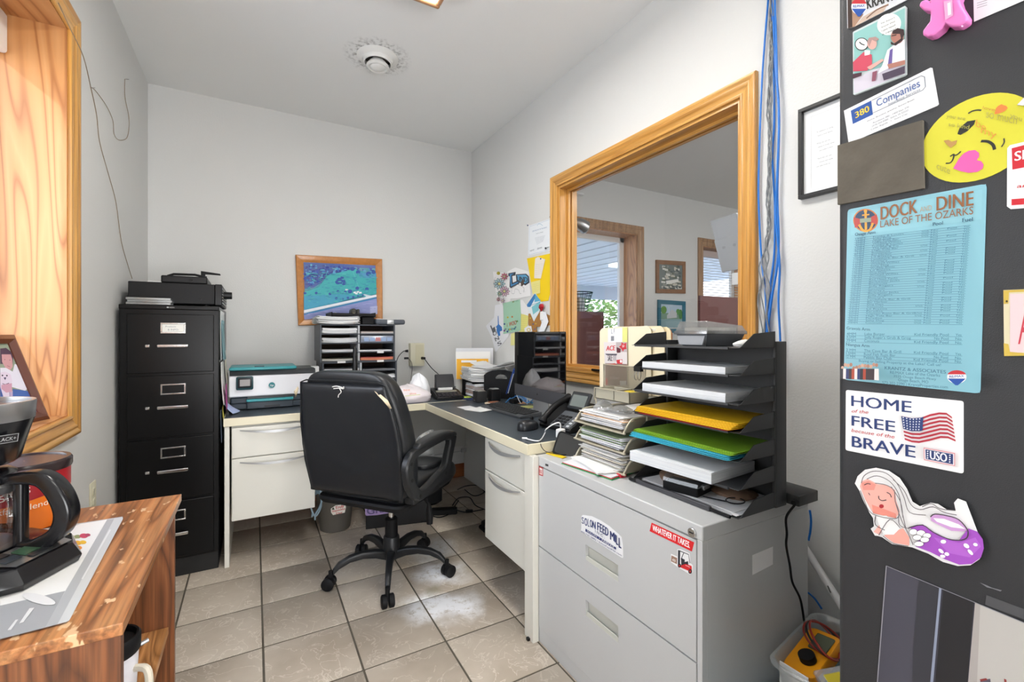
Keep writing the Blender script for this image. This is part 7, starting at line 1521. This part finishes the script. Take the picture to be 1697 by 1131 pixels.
def d_emoji(d):
    d.poly([(732, 786), (745, 750), (790, 712), (838, 704), (830, 730), (790, 770), (750, 792)], '#23241f').line([(795, 666), (820, 652), (850, 646), (872, 648)], .0018, '#3a3a2c', 4).line([(870, 828), (910, 830), (940, 850), (950, 878)], .003, '#23241f', 4).line([(1004, 812), (1006, 835), (990, 862)], .0014, '#3a3a2c', 4).line([(690, 918), (712, 905), (706, 935), (690, 955), (664, 958)], .0016, '#23241f', 4).line([(706, 912), (730, 908), (752, 888)], .0016, '#23241f', 4)
    d.poly([(708, 988), (742, 930), (770, 900), (800, 884), (836, 880), (858, 896), (860, 918), (846, 940), (872, 946), (886, 966), (880, 990), (850, 1008), (800, 1014), (750, 1004)], '#ec5aa6').poly([(950, 670), (958, 636), (972, 622), (990, 612), (1004, 618), (1018, 622), (1028, 634), (1010, 652), (978, 666)], '#ef7f3c').poly([(652, 826), (680, 820), (700, 832), (732, 822), (726, 844), (694, 868), (672, 850)], '#b58a4c')
    for s_, x, y, w2, h2, c in (('you are', 668, 690, 110, 22, '#a9a44a'), ('so kind', 680, 740, 120, 24, '#a9a44a'), ('so much', 900, 690, 180, 50, '#b0a84c'), ('love', 880, 640, 70, 18, '#c9923c'), ('you', 1040, 690, 70, 30, '#b0a84c'), ('be', 840, 740, 60, 40, '#d9993a'), ('my', 870, 780, 90, 40, '#d9993a'), ('cute', 610, 990, 80, 40, '#a9a44a')):
        d.text(s_, (x, y), (x+w2, y+h2*.8), (x+4, y-h2), c)
pe = []
cE = Vector((FXD, .2140, onx(1617, 230.5, FXD).z))
for i in range(44): a = 2*PI*i/44; pe.append(Vector((0, .0535*math.cos(a), .0535*math.sin(a))))
dE = Decal(cE-Vector((.0003, 0, 0)), (0, -1, 0), (0, 0, 1), lift=.001, pix=F1); m = MB()
m.loft([[cE+p-Vector((h, 0, 0)) for p in pe] for h in (.0003, .0012)]); s_ = m.build('smiley_cutout', mc('#d2cc3a', .6), None, loc=cE); tag(s_, 'round yellow winking smiley cut-out with a pink heart on the refrigerator', 'paper cut-out'); dE.h = .0011; d_emoji(dE); dE.build('drawing', s_)
def d_dock(d):
    d.poly([(84, 152), (800, 18), (768, 1104), (64, 1032)], '#86bccb').poly([(100, 170), (780, 46), (776, 200), (96, 285)], '#8cc2d0')
    d.ell(174, 206, 65, 60, '#c9783a', 28).ell(174, 206, 58, 54, '#27405f', 28).poly([(112, 190), (150, 200), (150, 235), (118, 245)], '#b8433c').poly([(232, 175), (200, 190), (200, 225), (236, 226)], '#b8433c').line([(174, 160), (176, 255)], .003, '#e0a03c').line([(140, 228), (158, 256), (178, 262), (198, 252), (212, 220)], .003, '#e0a03c', 4).line([(156, 180), (194, 176)], .002, '#e0a03c').ell(174, 158, 9, 9, '#e0a03c', 12).poly([(145, 198), (204, 192), (204, 214), (145, 220)], '#8f9a86')
    d.text('DOCK', (254, 204), (444, 168), (254, 136), '#8f5a33', .03).text('AND', (458, 164), (520, 152), (458, 138), '#b9a082', .02).text('DINE', (546, 156), (736, 128), (546, 84), '#8f5a33', .03).text('LAKE OF THE OZARKS', (252, 244), (736, 174), (252, 208), '#8f5a33', .01)
    d.text('Pool', (526, 236), (578, 228), (526, 218), '#27506b', .03).text('Fuel', (680, 216), (734, 210), (680, 196), '#27506b', .03).text('Osage Arm', (122, 288), (228, 276), (122, 272), '#27506b', .03)
    rnd = random.Random(3); names = ("Shorty's", 'Backwater Jacks', 'Captain Rons Bar & Grill', 'Dog Days', 'Larry on the Lake', 'The Fish & Co', 'Red Head Yacht', 'Franky & Louies', 'High Tide Bar', 'Coconuts', 'Paradise', 'Bar Harbor', 'Boathouse', 'Lil Rizzos', "Millers Landing", 'Wobbly Boots', 'The Blue Moon', 'Wicked Willies', 'Landshark Bar & Grill', 'Jolly Rogers', 'Salty Dog')
    N = 40
    for k in range(N):
        f = k/(N-1)
        yl, yr = 300+f*446, 232+f*518; xl, xr = 120-f*8, 724-f*12
        def at(t): return (xl+(xr-xl)*t, yl+(yr-yl)*t)
        a, b = at(0), at(1); d.line([a, b], .0004, '#3f6f8a')
        if k < N-1:
            hh = 9.2
            def w_(s_, t0, t1, bold=.02): p, q_ = at(t0), at(t1); d.text(s_, (p[0], p[1]+hh*.95), (q_[0], q_[1]+hh*.95), (p[0], p[1]+hh*.1), '#2f6583', bold)
            w_('%dMM' % (1+k), .01, .09); nm = rnd.choice(names); w_(nm, .16, .16+len(nm)*.0175)
            if rnd.random() < .6: w_('Kid Friendly', .58, .64)
            w_(rnd.choice(('No', 'Pool')), .66, .72); 
            if rnd.random() < .6: w_('Pool', .80, .88)
            w_(rnd.choice(('No', 'Yes')), .94, .99)
    for (t, y0, y1, rows) in (('Gravois Arm', 768, 776, (('4MM', 'Lake Burger', 'Kid Friendly Pool', 'Yes', 796, 802), ('4.5MM', "Jolly Roger's Grub & Grog", 'No Pool', 'No', 812, 822), ('7MM', 'Coconuts', 'Kid Friendly Pool', 'No', 830, 842))), ('Niangua Arm', 852, 860, (('2 MM', 'The Cave Bar & Grill', 'Kid Friendly Pool', 'Yes', 878, 900), ('1.5MM', 'Roof Fish Rum Bar', 'No Pool', 'No', 896, 920), ('12 MM', 'Pebble Bay Club', 'Kid Friendly Pool', 'No', 912, 938)))):
        d.text(t, (112, y0+6), (232, y1+6), (112, y0-9), '#27506b', .03)
        for a, b, c, e, q0, q1 in rows:
            f = lambda x: q0+(q1-q0)*(x-110)/600
            for s_, xa, xb in ((a, 112, 160), (b, 205, 205+len(b)*9.6), (c, 640-len(c)*10.4, 640), (e, 676, 706)): d.text(s_, (xa, f(xa)+7), (xb, f(xb)+7), (xa, f(xa)-6), '#2f6583', .02)
            d.line([(110, f(110)+10), (712, f(712)+10)], .0004, '#3f6f8a')
    d.text('Buying or Selling Property at the Lake? Call us!', (180, 940), (604, 962), (180, 928), '#2f6583', .02).text('KRANTZ & ASSOCIATES', (314, 978), (630, 1000), (314, 962), '#3d6c86', .03).text('RE/MAX Lake of the Ozarks', (342, 1000), (600, 1016), (342, 986), '#3d6c86', .02).text('3525 Osage Beach Pkwy', (360, 1018), (580, 1034), (360, 1006), '#3d6c86', .02).text('Osage Beach, MO', (384, 1038), (540, 1050), (384, 1024), '#3d6c86', .02).text('573-302-2390 | KrantzProperties.com', (302, 1052), (640, 1076), (302, 1038), '#3d6c86', .02)
    rnd = random.Random(2)
    for k in range(13):
        x = 96+k*15; d.ell(x, 968+rnd.uniform(-14, 4), 8, 10, rnd.choice(('#c9a08a', '#b98a74', '#a87a66')), 10).poly([(x-11, 975), (x+11, 975), (x+12, 1028+k*.5), (x-12, 1026+k*.5)], rnd.choice(('#2b2b33', '#3a2c30', '#e4dcda', '#a8442f', '#2f3a6b')))
    balloon(d, 690, 1016, 50, 34)
magnet('menu_magnet', 'large light blue Dock and Dine list magnet on the refrigerator', [(80, 150), (803, 15), (770, 1108), (60, 1035)], F2, '#8fc6d6', draw=d_dock, rc=.005)
def d_home(d):
    d.text('HOME', (106, 176), (436, 214), (106, 118), '#23386f', .035).text('FREE', (108, 284), (346, 320), (108, 228), '#23386f', .035).text('BRAVE', (110, 400), (458, 462), (110, 340), '#23386f', .035)
    d.text('of the', (106, 212), (198, 220), (112, 194), '#c0424a', .0).text('because of the', (106, 318), (342, 356), (112, 300), '#c0424a', .0)
    top = [(382, 232), (440, 244), (492, 240), (540, 222), (590, 212), (630, 214), (660, 236)]; bot = [(402, 362), (440, 376), (480, 380), (540, 368), (600, 352), (640, 354), (682, 372)]
    def fl(u, v):
        f = u*6; i = min(int(f), 5); t = f-i; a = (top[i][0]*(1-t)+top[i+1][0]*t, top[i][1]*(1-t)+top[i+1][1]*t); b = (bot[i][0]*(1-t)+bot[i+1][0]*t, bot[i][1]*(1-t)+bot[i+1][1]*t); return (a[0]*(1-v)+b[0]*v, a[1]*(1-v)+b[1]*v)
    for k in range(13):
        if k % 2 == 0: d.poly([fl(u/12, k/13) for u in range(13)]+[fl(u/12, (k+1)/13) for u in range(12, -1, -1)], '#b02a3c')
    d.poly([fl(u/24, 0) for u in range(0, 10)]+[fl(u/24, 7/13) for u in range(9, -1, -1)], '#2c3f78')
    for i in range(6):
        for j in range(5): p = fl(.03+i*.058, .045+j*.105); d.ell(p[0], p[1], 4, 4, '#dfe3ee', 6)
    d.poly([(510, 404), (682, 434), (682, 506), (512, 472)], '#d9858d').poly([(514, 409), (678, 438), (678, 501), (516, 468)], '#ece9ee').poly([(520, 413), (672, 440), (672, 496), (522, 466)], '#27396f').text('USO', (546, 466), (638, 484), (546, 420), '#e9ebf2', .05)
    for i in range(4):
        for x, dy in ((533, 0), (655, 23)): d.ell(x, 424+i*12+dy*.95, 5, 4, '#e9ebf2', 6)
magnet('flag_magnet', 'white Home of the Free Because of the Brave magnet with a waving flag', [(75, 88), (722, 150), (722, 550), (73, 420)], F3, '#ececee', draw=d_home, rc=.003)
def d_mer(d):
    L_ = '#3d3538'
    d.poly([(152, 620), (160, 592), (195, 578), (250, 608), (300, 612), (345, 640), (352, 700), (372, 760), (350, 795), (225, 768), (180, 690)], '#eeb0a4').poly([(160, 600), (200, 590), (240, 610), (230, 640), (170, 640)], '#e59488').poly([(218, 720), (300, 750), (350, 770), (350, 795), (225, 768)], '#e88f80').ell(271, 729, 13, 11, '#a8232e', 14).line([(256, 672), (258, 688), (275, 698), (298, 694)], .0012, L_, 4).line([(300, 652), (318, 662), (326, 680)], .0012, L_, 4).line([(176, 612), (195, 604), (212, 608)], .001, L_, 3).line([(200, 655), (208, 668)], .001, L_)
    d.poly([(228, 870), (300, 782), (322, 800), (262, 886)], '#eeb0a4').poly([(285, 890), (390, 850), (425, 900), (425, 945), (340, 930)], '#f0a79a').poly([(240, 780), (300, 780), (380, 845), (340, 885), (280, 885)], '#efeeee').line([(240, 782), (238, 830), (290, 860)], .001, L_, 3)
    d.poly([(424, 846), (500, 828), (560, 870), (640, 910), (700, 914), (750, 850), (800, 868), (830, 910), (836, 960), (820, 1010), (770, 1046), (700, 1050), (620, 1020), (540, 980), (460, 950), (470, 920), (540, 900)], '#a34fc0').poly([(560, 900), (700, 930), (790, 900), (820, 950), (760, 1010), (640, 985)], '#b262cc')
    for x, y, a, b in ((448, 870, 22, 16), (490, 876, 24, 16), (524, 890, 22, 14), (470, 900, 24, 14), (512, 912, 24, 14), (480, 935, 26, 13)): d.ell(x, y, a+2, b+2, L_, 14).ell(x, y, a, b, '#f0eff0', 14)
    for x, y, a, b, r_ in ((615, 922, 16, 11, 0), (742, 945, 18, 11, .6), (764, 980, 20, 9, .8), (792, 938, 13, 9, .3), (603, 974, 18, 9, .7), (612, 1002, 15, 9, .2), (635, 990, 14, 10, .3)): d.ell(x, y, a, b, '#f1eff2', 14, r_)
    d.poly([(545, 786), (570, 770), (640, 780), (700, 800), (745, 850), (735, 866), (660, 862), (590, 830), (548, 806)], '#c99ad0').poly([(560, 792), (620, 796), (700, 826), (738, 852), (660, 842), (580, 812)], '#f0eef0').line([(545, 786), (570, 770), (640, 780), (700, 800), (745, 850), (752, 880), (740, 905), (700, 914), (640, 906), (560, 870), (500, 830), (424, 846)], .0012, L_, 3)
    for P in (((165, 600), (180, 560), (230, 535), (300, 545), (360, 600), (400, 680), (430, 760), (520, 776)), ((195, 578), (250, 560), (320, 590), (370, 660), (390, 760), (410, 850)), ((240, 600), (300, 610), (345, 640), (352, 700), (385, 800), (425, 880), (450, 940)), ((340, 580), (400, 640), (440, 720), (490, 745), (560, 730), (620, 760), (690, 775)), ((372, 760), (376, 830), (430, 850)), ((330, 620), (380, 700), (395, 790)), ((500, 730), (550, 712), (600, 740), (680, 750)), ((160, 640), (180, 690), (225, 768), (350, 795), (372, 760), (352, 700)), ((262, 886), (322, 800), (380, 845)), ((285, 890), (340, 930), (425, 945))): d.line(P, .0010, '#6b6468', 4)
magnet('mermaid_cutout', 'hand-coloured paper mermaid with white hair and a purple tail on the refrigerator', [(135, 600), (150, 560), (190, 525), (250, 514), (320, 530), (380, 570), (420, 630), (450, 700), (490, 725), (550, 706), (590, 712), (640, 744), (690, 750), (680, 705), (700, 682), (745, 700), (808, 865), (830, 905), (838, 960), (820, 1015), (770, 1048), (700, 1052), (620, 1030), (540, 985), (450, 950), (340, 932), (285, 895), (262, 888), (245, 886), (222, 848), (240, 835), (235, 790), (215, 760), (180, 690), (160, 640)], F3, '#e8e7e8', 'paper cut-out', th=.001, off=.006, draw=d_mer, rough=.6)
pk = magnet('star_clip', 'pink plastic star-shaped magnetic clip at the top of the refrigerator', [(536, 60), (548, 34), (580, 22), (600, 34), (622, -60), (700, -80), (800, -60), (770, 20), (782, 60), (820, 120), (818, 150), (770, 182), (720, 182), (690, 160), (672, 190), (620, 232), (585, 240), (560, 228), (558, 205), (600, 150), (605, 92), (560, 84)], F1, '#e77fc4', 'magnet clip', th=.018, rough=.3)
q = pk.modifiers.new('round', 'BEVEL'); q.width = .005; q.segments = 3; q.limit_method = 'ANGLE'; q.angle_limit = R(40)
d = Decal((FXD-.0192, .3, 1.6), (0, -1, 0), (0, 0, 1), pix=F1); d.poly([(650, 10), (700, 0), (706, 90), (660, 118)], '#d9a2c8').poly([(672, 20), (690, 14), (694, 84), (676, 92)], '#efe2ee').ell(760, 154, 7, 5, '#f7c6e8', 10); d.build('hinge_slot', pk)
def d_wp(d):
    for k in range(3): d.line([(846, 20+k*14), (905, 2+k*14)], .0008, '#9b9ea4')
magnet('white_paper', 'white paper held at the top right of the refrigerator behind the pink clip', [(825, -100), (1300, -180), (1300, -70), (830, 130)], F1, '#dedfe2', 'paper', off=.001, th=.0006, draw=d_wp, rough=.7)
def d_si(d):
    d.poly([(1050, 870), (1240, 820), (1240, 960), (1054, 995)], '#c8202f').text('SIR', (1068, 945), (1190, 920), (1068, 890), '#f4f2f2', .05).text('ant', (1080, 1102), (1170, 1095), (1086, 1080), '#c8202f', .03)
    d.poly([(1050, 1168), (1240, 1155), (1240, 1190), (1050, 1204)], '#c8202f')
magnet('red_white_magnet', 'white magnet with a red block and white letters at the right edge', [(1024, 870), (1040, 852), (1260, 800), (1260, 1210), (1044, 1226), (1022, 1210)], F1, '#eeeef0', draw=d_si)
magnet('notepad_corner', 'corner of a white notepad just above the red and white magnet', [(1084, 618), (1140, 560), (1300, 500), (1300, 640)], F1, '#dcdde4', 'paper', th=.003)
def d_gold(d):
    d.poly([(930, 590), (1100, 586), (1100, 890), (930, 896)], '#e6c9cd').text('A', (972, 850), (1040, 850), (985, 640), '#c23a4a', .02)
    for P in (((896, 572), (1020, 566), (1020, 578), (925, 582), (922, 640), (898, 642)), ((898, 845), (922, 850), (930, 890), (1020, 898), (1020, 910), (900, 912))): d.poly(P, '#cdb04a')
    d.ell(914, 628, 6, 6, '#4a3f1f', 10)
magnet('gold_corner_photo', 'small pink picture with gold metal corners at the right edge of the refrigerator', [(896, 570), (1150, 560), (1150, 905), (900, 912)], F2, '#d9cfae', 'picture magnet', th=.005, draw=d_gold)
# clear sleeve with dark strips at the bottom
sv = magnet('plastic_sleeve', 'scuffed clear plastic sleeve taped low on the refrigerator with dark strips inside', [(834, 430), (1662, 772), (1900, 870), (1900, 1500), (740, 1500), (780, 1131)], F4, '#4a4a55', 'plastic sleeve', th=.0006, rough=.25)
d = Decal((FXD-.0009, .25, .8), (0, -1, 0), (0, 0, 1), pix=F4); d.h = .0004
d.poly([(1030, 505), (1160, 562), (1100, 1131), (990, 1131), (998, 900)], '#33343c').poly([(1176, 570), (1360, 646), (1320, 1131), (1128, 1131)], '#1d1d22').poly([(1368, 650), (1420, 672), (1390, 1131), (1326, 1131)], '#a9a3a0').poly([(1400, 662), (1662, 772), (1900, 870), (1900, 1500), (1360, 1500), (1380, 1131)], '#b9b6b2').poly([(1152, 562), (1166, 566), (1116, 1131), (1098, 1131)], '#8b93a8').poly([(1400, 1120), (1460, 1110), (1480, 1300), (1390, 1300)], '#5a5666')
d.line([(834, 430), (780, 1131)], .0012, '#8f8f98').line([(834, 430), (1662, 772)], .001, '#85858d')
for P in (((1400, 1120), (1440, 1112)), ((1550, 1112), (1552, 1131))): d.line(P, .002, '#8a3030')
d.build('strips', sv)
d = Decal((FXD-.0003, .25, .9), (0, -1, 0), (0, 0, 1), pix=F4); d.poly([(1436, 606), (1662, 690), (1662, 752), (1428, 664)], '#4b4c50')
sticker('scrap of clear tape beside the upper edge of the plastic sleeve', d, 'tape_scrap', 'tape')
d = Decal((FXD-.0003, .25, .9), (0, -1, 0), (0, 0, 1), pix=F4); d.poly([(1395, 530), (1440, 548), (1470, 562), (1530, 578), (1520, 584), (1475, 568), (1440, 560)], '#7d7f83')
sticker('pale scuff mark on the refrigerator between the mermaid and the plastic sleeve', d, 'scuff_mark', 'mark')

# ------------------------------------------------------------------ the next room seen through the interior window
MAR = mat('maroon_laminate', '#5f3a38', .4, var=.08, vscale=5)
hu = thing('desk_hutch', 'maroon laminate hutch behind the left part of the interior window', 'hutch', (2.2, 3.05, 0))
B(1.80, 2.615, 3.02, 3.04, 0, 1.385).build('back_panel', MAR, hu, .002, world=True); B(2.595, 2.615, 3.04, 3.38, 0, 1.385).build('side_panel', MAR, hu, .002, world=True); B(1.80, 2.60, 3.04, 3.38, .70, .73).build('worktop', MAR, hu, .002, world=True)
h2 = thing('desk_hutch', 'maroon laminate partition behind the right part of the interior window', 'hutch', (3.1, 2.2, 0))
B(2.80, 4.1, 2.19, 2.21, 0, 1.475).build('back_panel', MAR, h2, .002, world=True); B(2.82, 4.1, 2.21, 2.7, .70, .73).build('worktop', MAR, h2, .002, world=True)
wb_ = thing('wire_basket', 'black wire basket standing on the maroon hutch in the next room', 'basket', (2.34, 3.2, 1.385))
cb = ony(966, 517, 3.2); bx_, R0, R1 = ony(960, 500, 3.2), .06, .115; zb_ = 1.386
for k in range(7): t = k/6; MB().tube([(bx_.x+(R0+(R1-R0)*t)*math.cos(a), 3.2+(R0+(R1-R0)*t)*math.sin(a), zb_+.003+.17*t) for a in [2*PI*i/28 for i in range(28)]], .0028 if k < 6 else .005, 5, closed=True).build('ring_wire', BLKM, wb_, world=True)
m = MB()
for i in range(16): a = 2*PI*i/16; m.tube([(bx_.x+R0*math.cos(a), 3.2+R0*math.sin(a), zb_), (bx_.x+R1*math.cos(a), 3.2+R1*math.sin(a), zb_+.17)], .0018, 5)
m.build('upright_wires', BLKM, wb_, world=True)
B(bx_.x-.02, bx_.x+.04, 3.17, 3.22, zb_, zb_+.13).build('paper_roll', mc('#c9ccd0'), tag(thing('grey_box', 'grey packet standing inside the black wire basket', 'box', (bx_.x, 3.2, zb_)), 'grey packet standing inside the black wire basket', 'box'), .003, world=True)
def npic(name, label, P4, frame, art):
    t = thing(name, label, 'picture', ony(sum(p[0] for p in P4)/4, sum(p[1] for p in P4)/4, YB)); q = [ony(x, y, YB-.01) for x, y in P4]; i1 = inset(q, .045)
    for i in range(4): j = (i+1) % 4; MB().loft([[q[k]-yv*.009, q[k]+yv*.012, i1[k]+yv*.006, i1[k]-yv*.009] for k in (i, j)]).build('frame_board', frame, t, world=True)
    d = Decal(i1[0]+yv*.0005, i1[1]-i1[0], (0, 0, 1)); d.pix = (900, 100, 2.46); art(d); d.build('print', t)
def art1(d):
    d.poly([(470, 826), (570, 832), (568, 940), (470, 936)], '#6b7472')
    rnd = random.Random(4)
    for k in range(60): x, y = rnd.uniform(478, 560), rnd.uniform(836, 928); w2 = rnd.uniform(6, 18); d.poly([(x, y), (x+w2, y+2), (x+w2, y+9), (x, y+8)], rnd.choice(('#4f5a5c', '#8f928a', '#dcdcd6', '#c9c6ba', '#5a6250', '#3f4849')))
    d.poly([(500, 900), (550, 892), (552, 905), (502, 914)], '#e6e6e2')
npic('framed_picture', 'brown-framed town photo on the far wall between the windows of the next room', [(1087, 486), (1135, 487), (1135, 434), (1087, 431)], mat('brown_frame', '#8a5f3c', .4, var=.15, vscale=30), art1)
def art2(d):
    d.poly([(480, 990), (568, 994), (568, 1090), (480, 1090)], '#b9cfe0').poly([(480, 1030), (568, 1034), (568, 1062), (480, 1060)], '#7fa08c').poly([(480, 1056), (568, 1056), (568, 1090), (480, 1090)], '#8fb0b8').ell(492, 1018, 12, 16, '#6b9a4c', 14).ell(560, 1036, 8, 20, '#4f8a4a', 14).ell(550, 1026, 8, 12, '#5f9a54', 14).poly([(505, 1040), (525, 1016), (545, 1030), (545, 1050), (505, 1054)], '#c9cdd0').line([(514, 1040), (512, 1005)], .006, '#e4e8ee')
npic('framed_picture', 'teal-matted landscape photo below the brown-framed one in the next room', [(1090, 552), (1135, 552), (1135, 500), (1090, 497)], mat('teal_frame', '#2c6f86', .45), art2)
ms_ = thing('wall_monitor', 'silver back of a tilted monitor behind the right part of the interior window', 'monitor', (1.95, 1.38, 1.5))
BLp, BRp, TLp = EYEV+ray(1201.6, 451)*2.16, EYEV+ray(1246, 442)*2.04, EYEV+ray(1180.6, 366)*2.16
u_, v_ = (BRp-BLp), (TLp-BLp); SLV = mat('silver_back', '#a7adb4', .35, metal=.25)
quadslab(MB(), BLp, u_, v_, u_.length, v_.length, .018, .004).build('back_shell', SLV, ms_, world=True)
uu = u_.normalized(); vv = (v_-uu*v_.dot(uu)).normalized(); nn_ = uu.cross(vv)
quadslab(MB(), BLp+nn_*.018, u_, v_, u_.length*.98, v_.length*.62, .006, .004).build('lower_cover', SLV, ms_, world=True)
quadslab(MB(), BLp-nn_*.012, u_, v_, u_.length, v_.length, .012, .004).build('front_bezel', BLKP, ms_, world=True)
for t in (.3, .7): c_ = BLp+u_*t+v_*.45+nn_*.024; MB().cyl(c_, c_+nn_*.002, .007, n=12).build('mount_hole', mat('hole_grey', '#8f959c', .5), ms_, world=True)
c0 = BLp+u_*.6; MB().tube([c0, c0+Vector((.03, 0, -.05)), c0+Vector((.10, -.02, -.09)), Vector((c0.x+.12, c0.y, .90))], .016, 10).build('support_arm', SLV, ms_, world=True)
MB().rbox(c0.x-.04, c0.x+.03, c0.y-.02, c0.y+.02, c0.z-.075, c0.z-.02, .006).build('arm_joint', mat('joint_white', '#d0d5da', .4), ms_, world=True)
st_ = thing('counter', 'white side counter carrying the monitor arm in the next room', 'counter', (2.1, 1.3, 0)); B(1.85, 2.3, 1.0, 1.7, .86, .90).build('worktop', PWH, st_, .002, world=True); B(1.87, 2.28, 1.02, 1.68, 0, .86).build('body', PWH, st_, world=True)
lm_ = thing('flood_lamp', 'silver spot lamp hanging at the left edge of the interior window', 'lamp', onx(966, 373, 2.2)); p = ony(968, 375, 3.3)
MB().tube([p-Vector((.10, 0, -.035)), p-Vector((.05, 0, -.015)), p+Vector((.015, 0, -.012)), p+Vector((.025, 0, -.014))], [.03, .055, .06, .05], 16).build('shade', BST, lm_, world=True)
MB().tube([p-Vector((.09, 0, -.03)), (p.x-.11, 3.42, p.z+.06), (p.x-.11, YB-.002, p.z+.06)], .010, 8).build('arm', BST, lm_, world=True)
lb = thing('wall_bracket', 'small white bracket with a hook high on the far wall left of the glass', 'bracket', ony(960, 323, YB)); p = ony(958, 322, YB-.03)
MB().rbox(p.x-.05, p.x+.05, YB-.06, YB, p.z-.008, p.z+.008, .004).build('bar', WHT, lb, world=True); MB().tube([(p.x-.02, YB-.03, p.z), (p.x-.02, YB-.03, p.z-.08), (p.x-.01, YB-.03, p.z-.10)], .005, 6).build('hook', WHT, lb, world=True)
# blinds in window 4
bl = thing('mini_blind', 'white horizontal slat blind in the right window of the next room', 'blind', (5.0, YB+.12, 2.2)); sm = None
for k in range(17):
    o = None
    if sm is None: sm = MB().box(-.42, .42, -.02, .02, -.0008, .0008).build('slat', VINYL, bl); o = sm
    else: o = sm.copy(); COL.objects.link(o); o.parent = bl
    o.location = (0, 0, -.10-k*.033); o.rotation_euler = (R(20), 0, 0)
B(-.43, .43, -.03, .03, -.07, 0).build('head_rail', mat('rail_pink_white', '#c8b8b4', .5), bl)
for x in (-.30, .30): MB().tube([(x, -.022, -.07), (x, -.022, -.65)], .0015, 5).build('cord', BLKM, bl)
bc2 = thing('pen', 'black pen lying on the sill of the interior window', 'pen', onx(988, 615, XR)); p = onx(990, 614, XR-.01)
MB().rbox(p.x-.006, p.x+.006, p.y-.045, p.y+.045, p.z-.006, p.z+.006, .004, 'Y').build('barrel', BLKM, bc2, world=True)
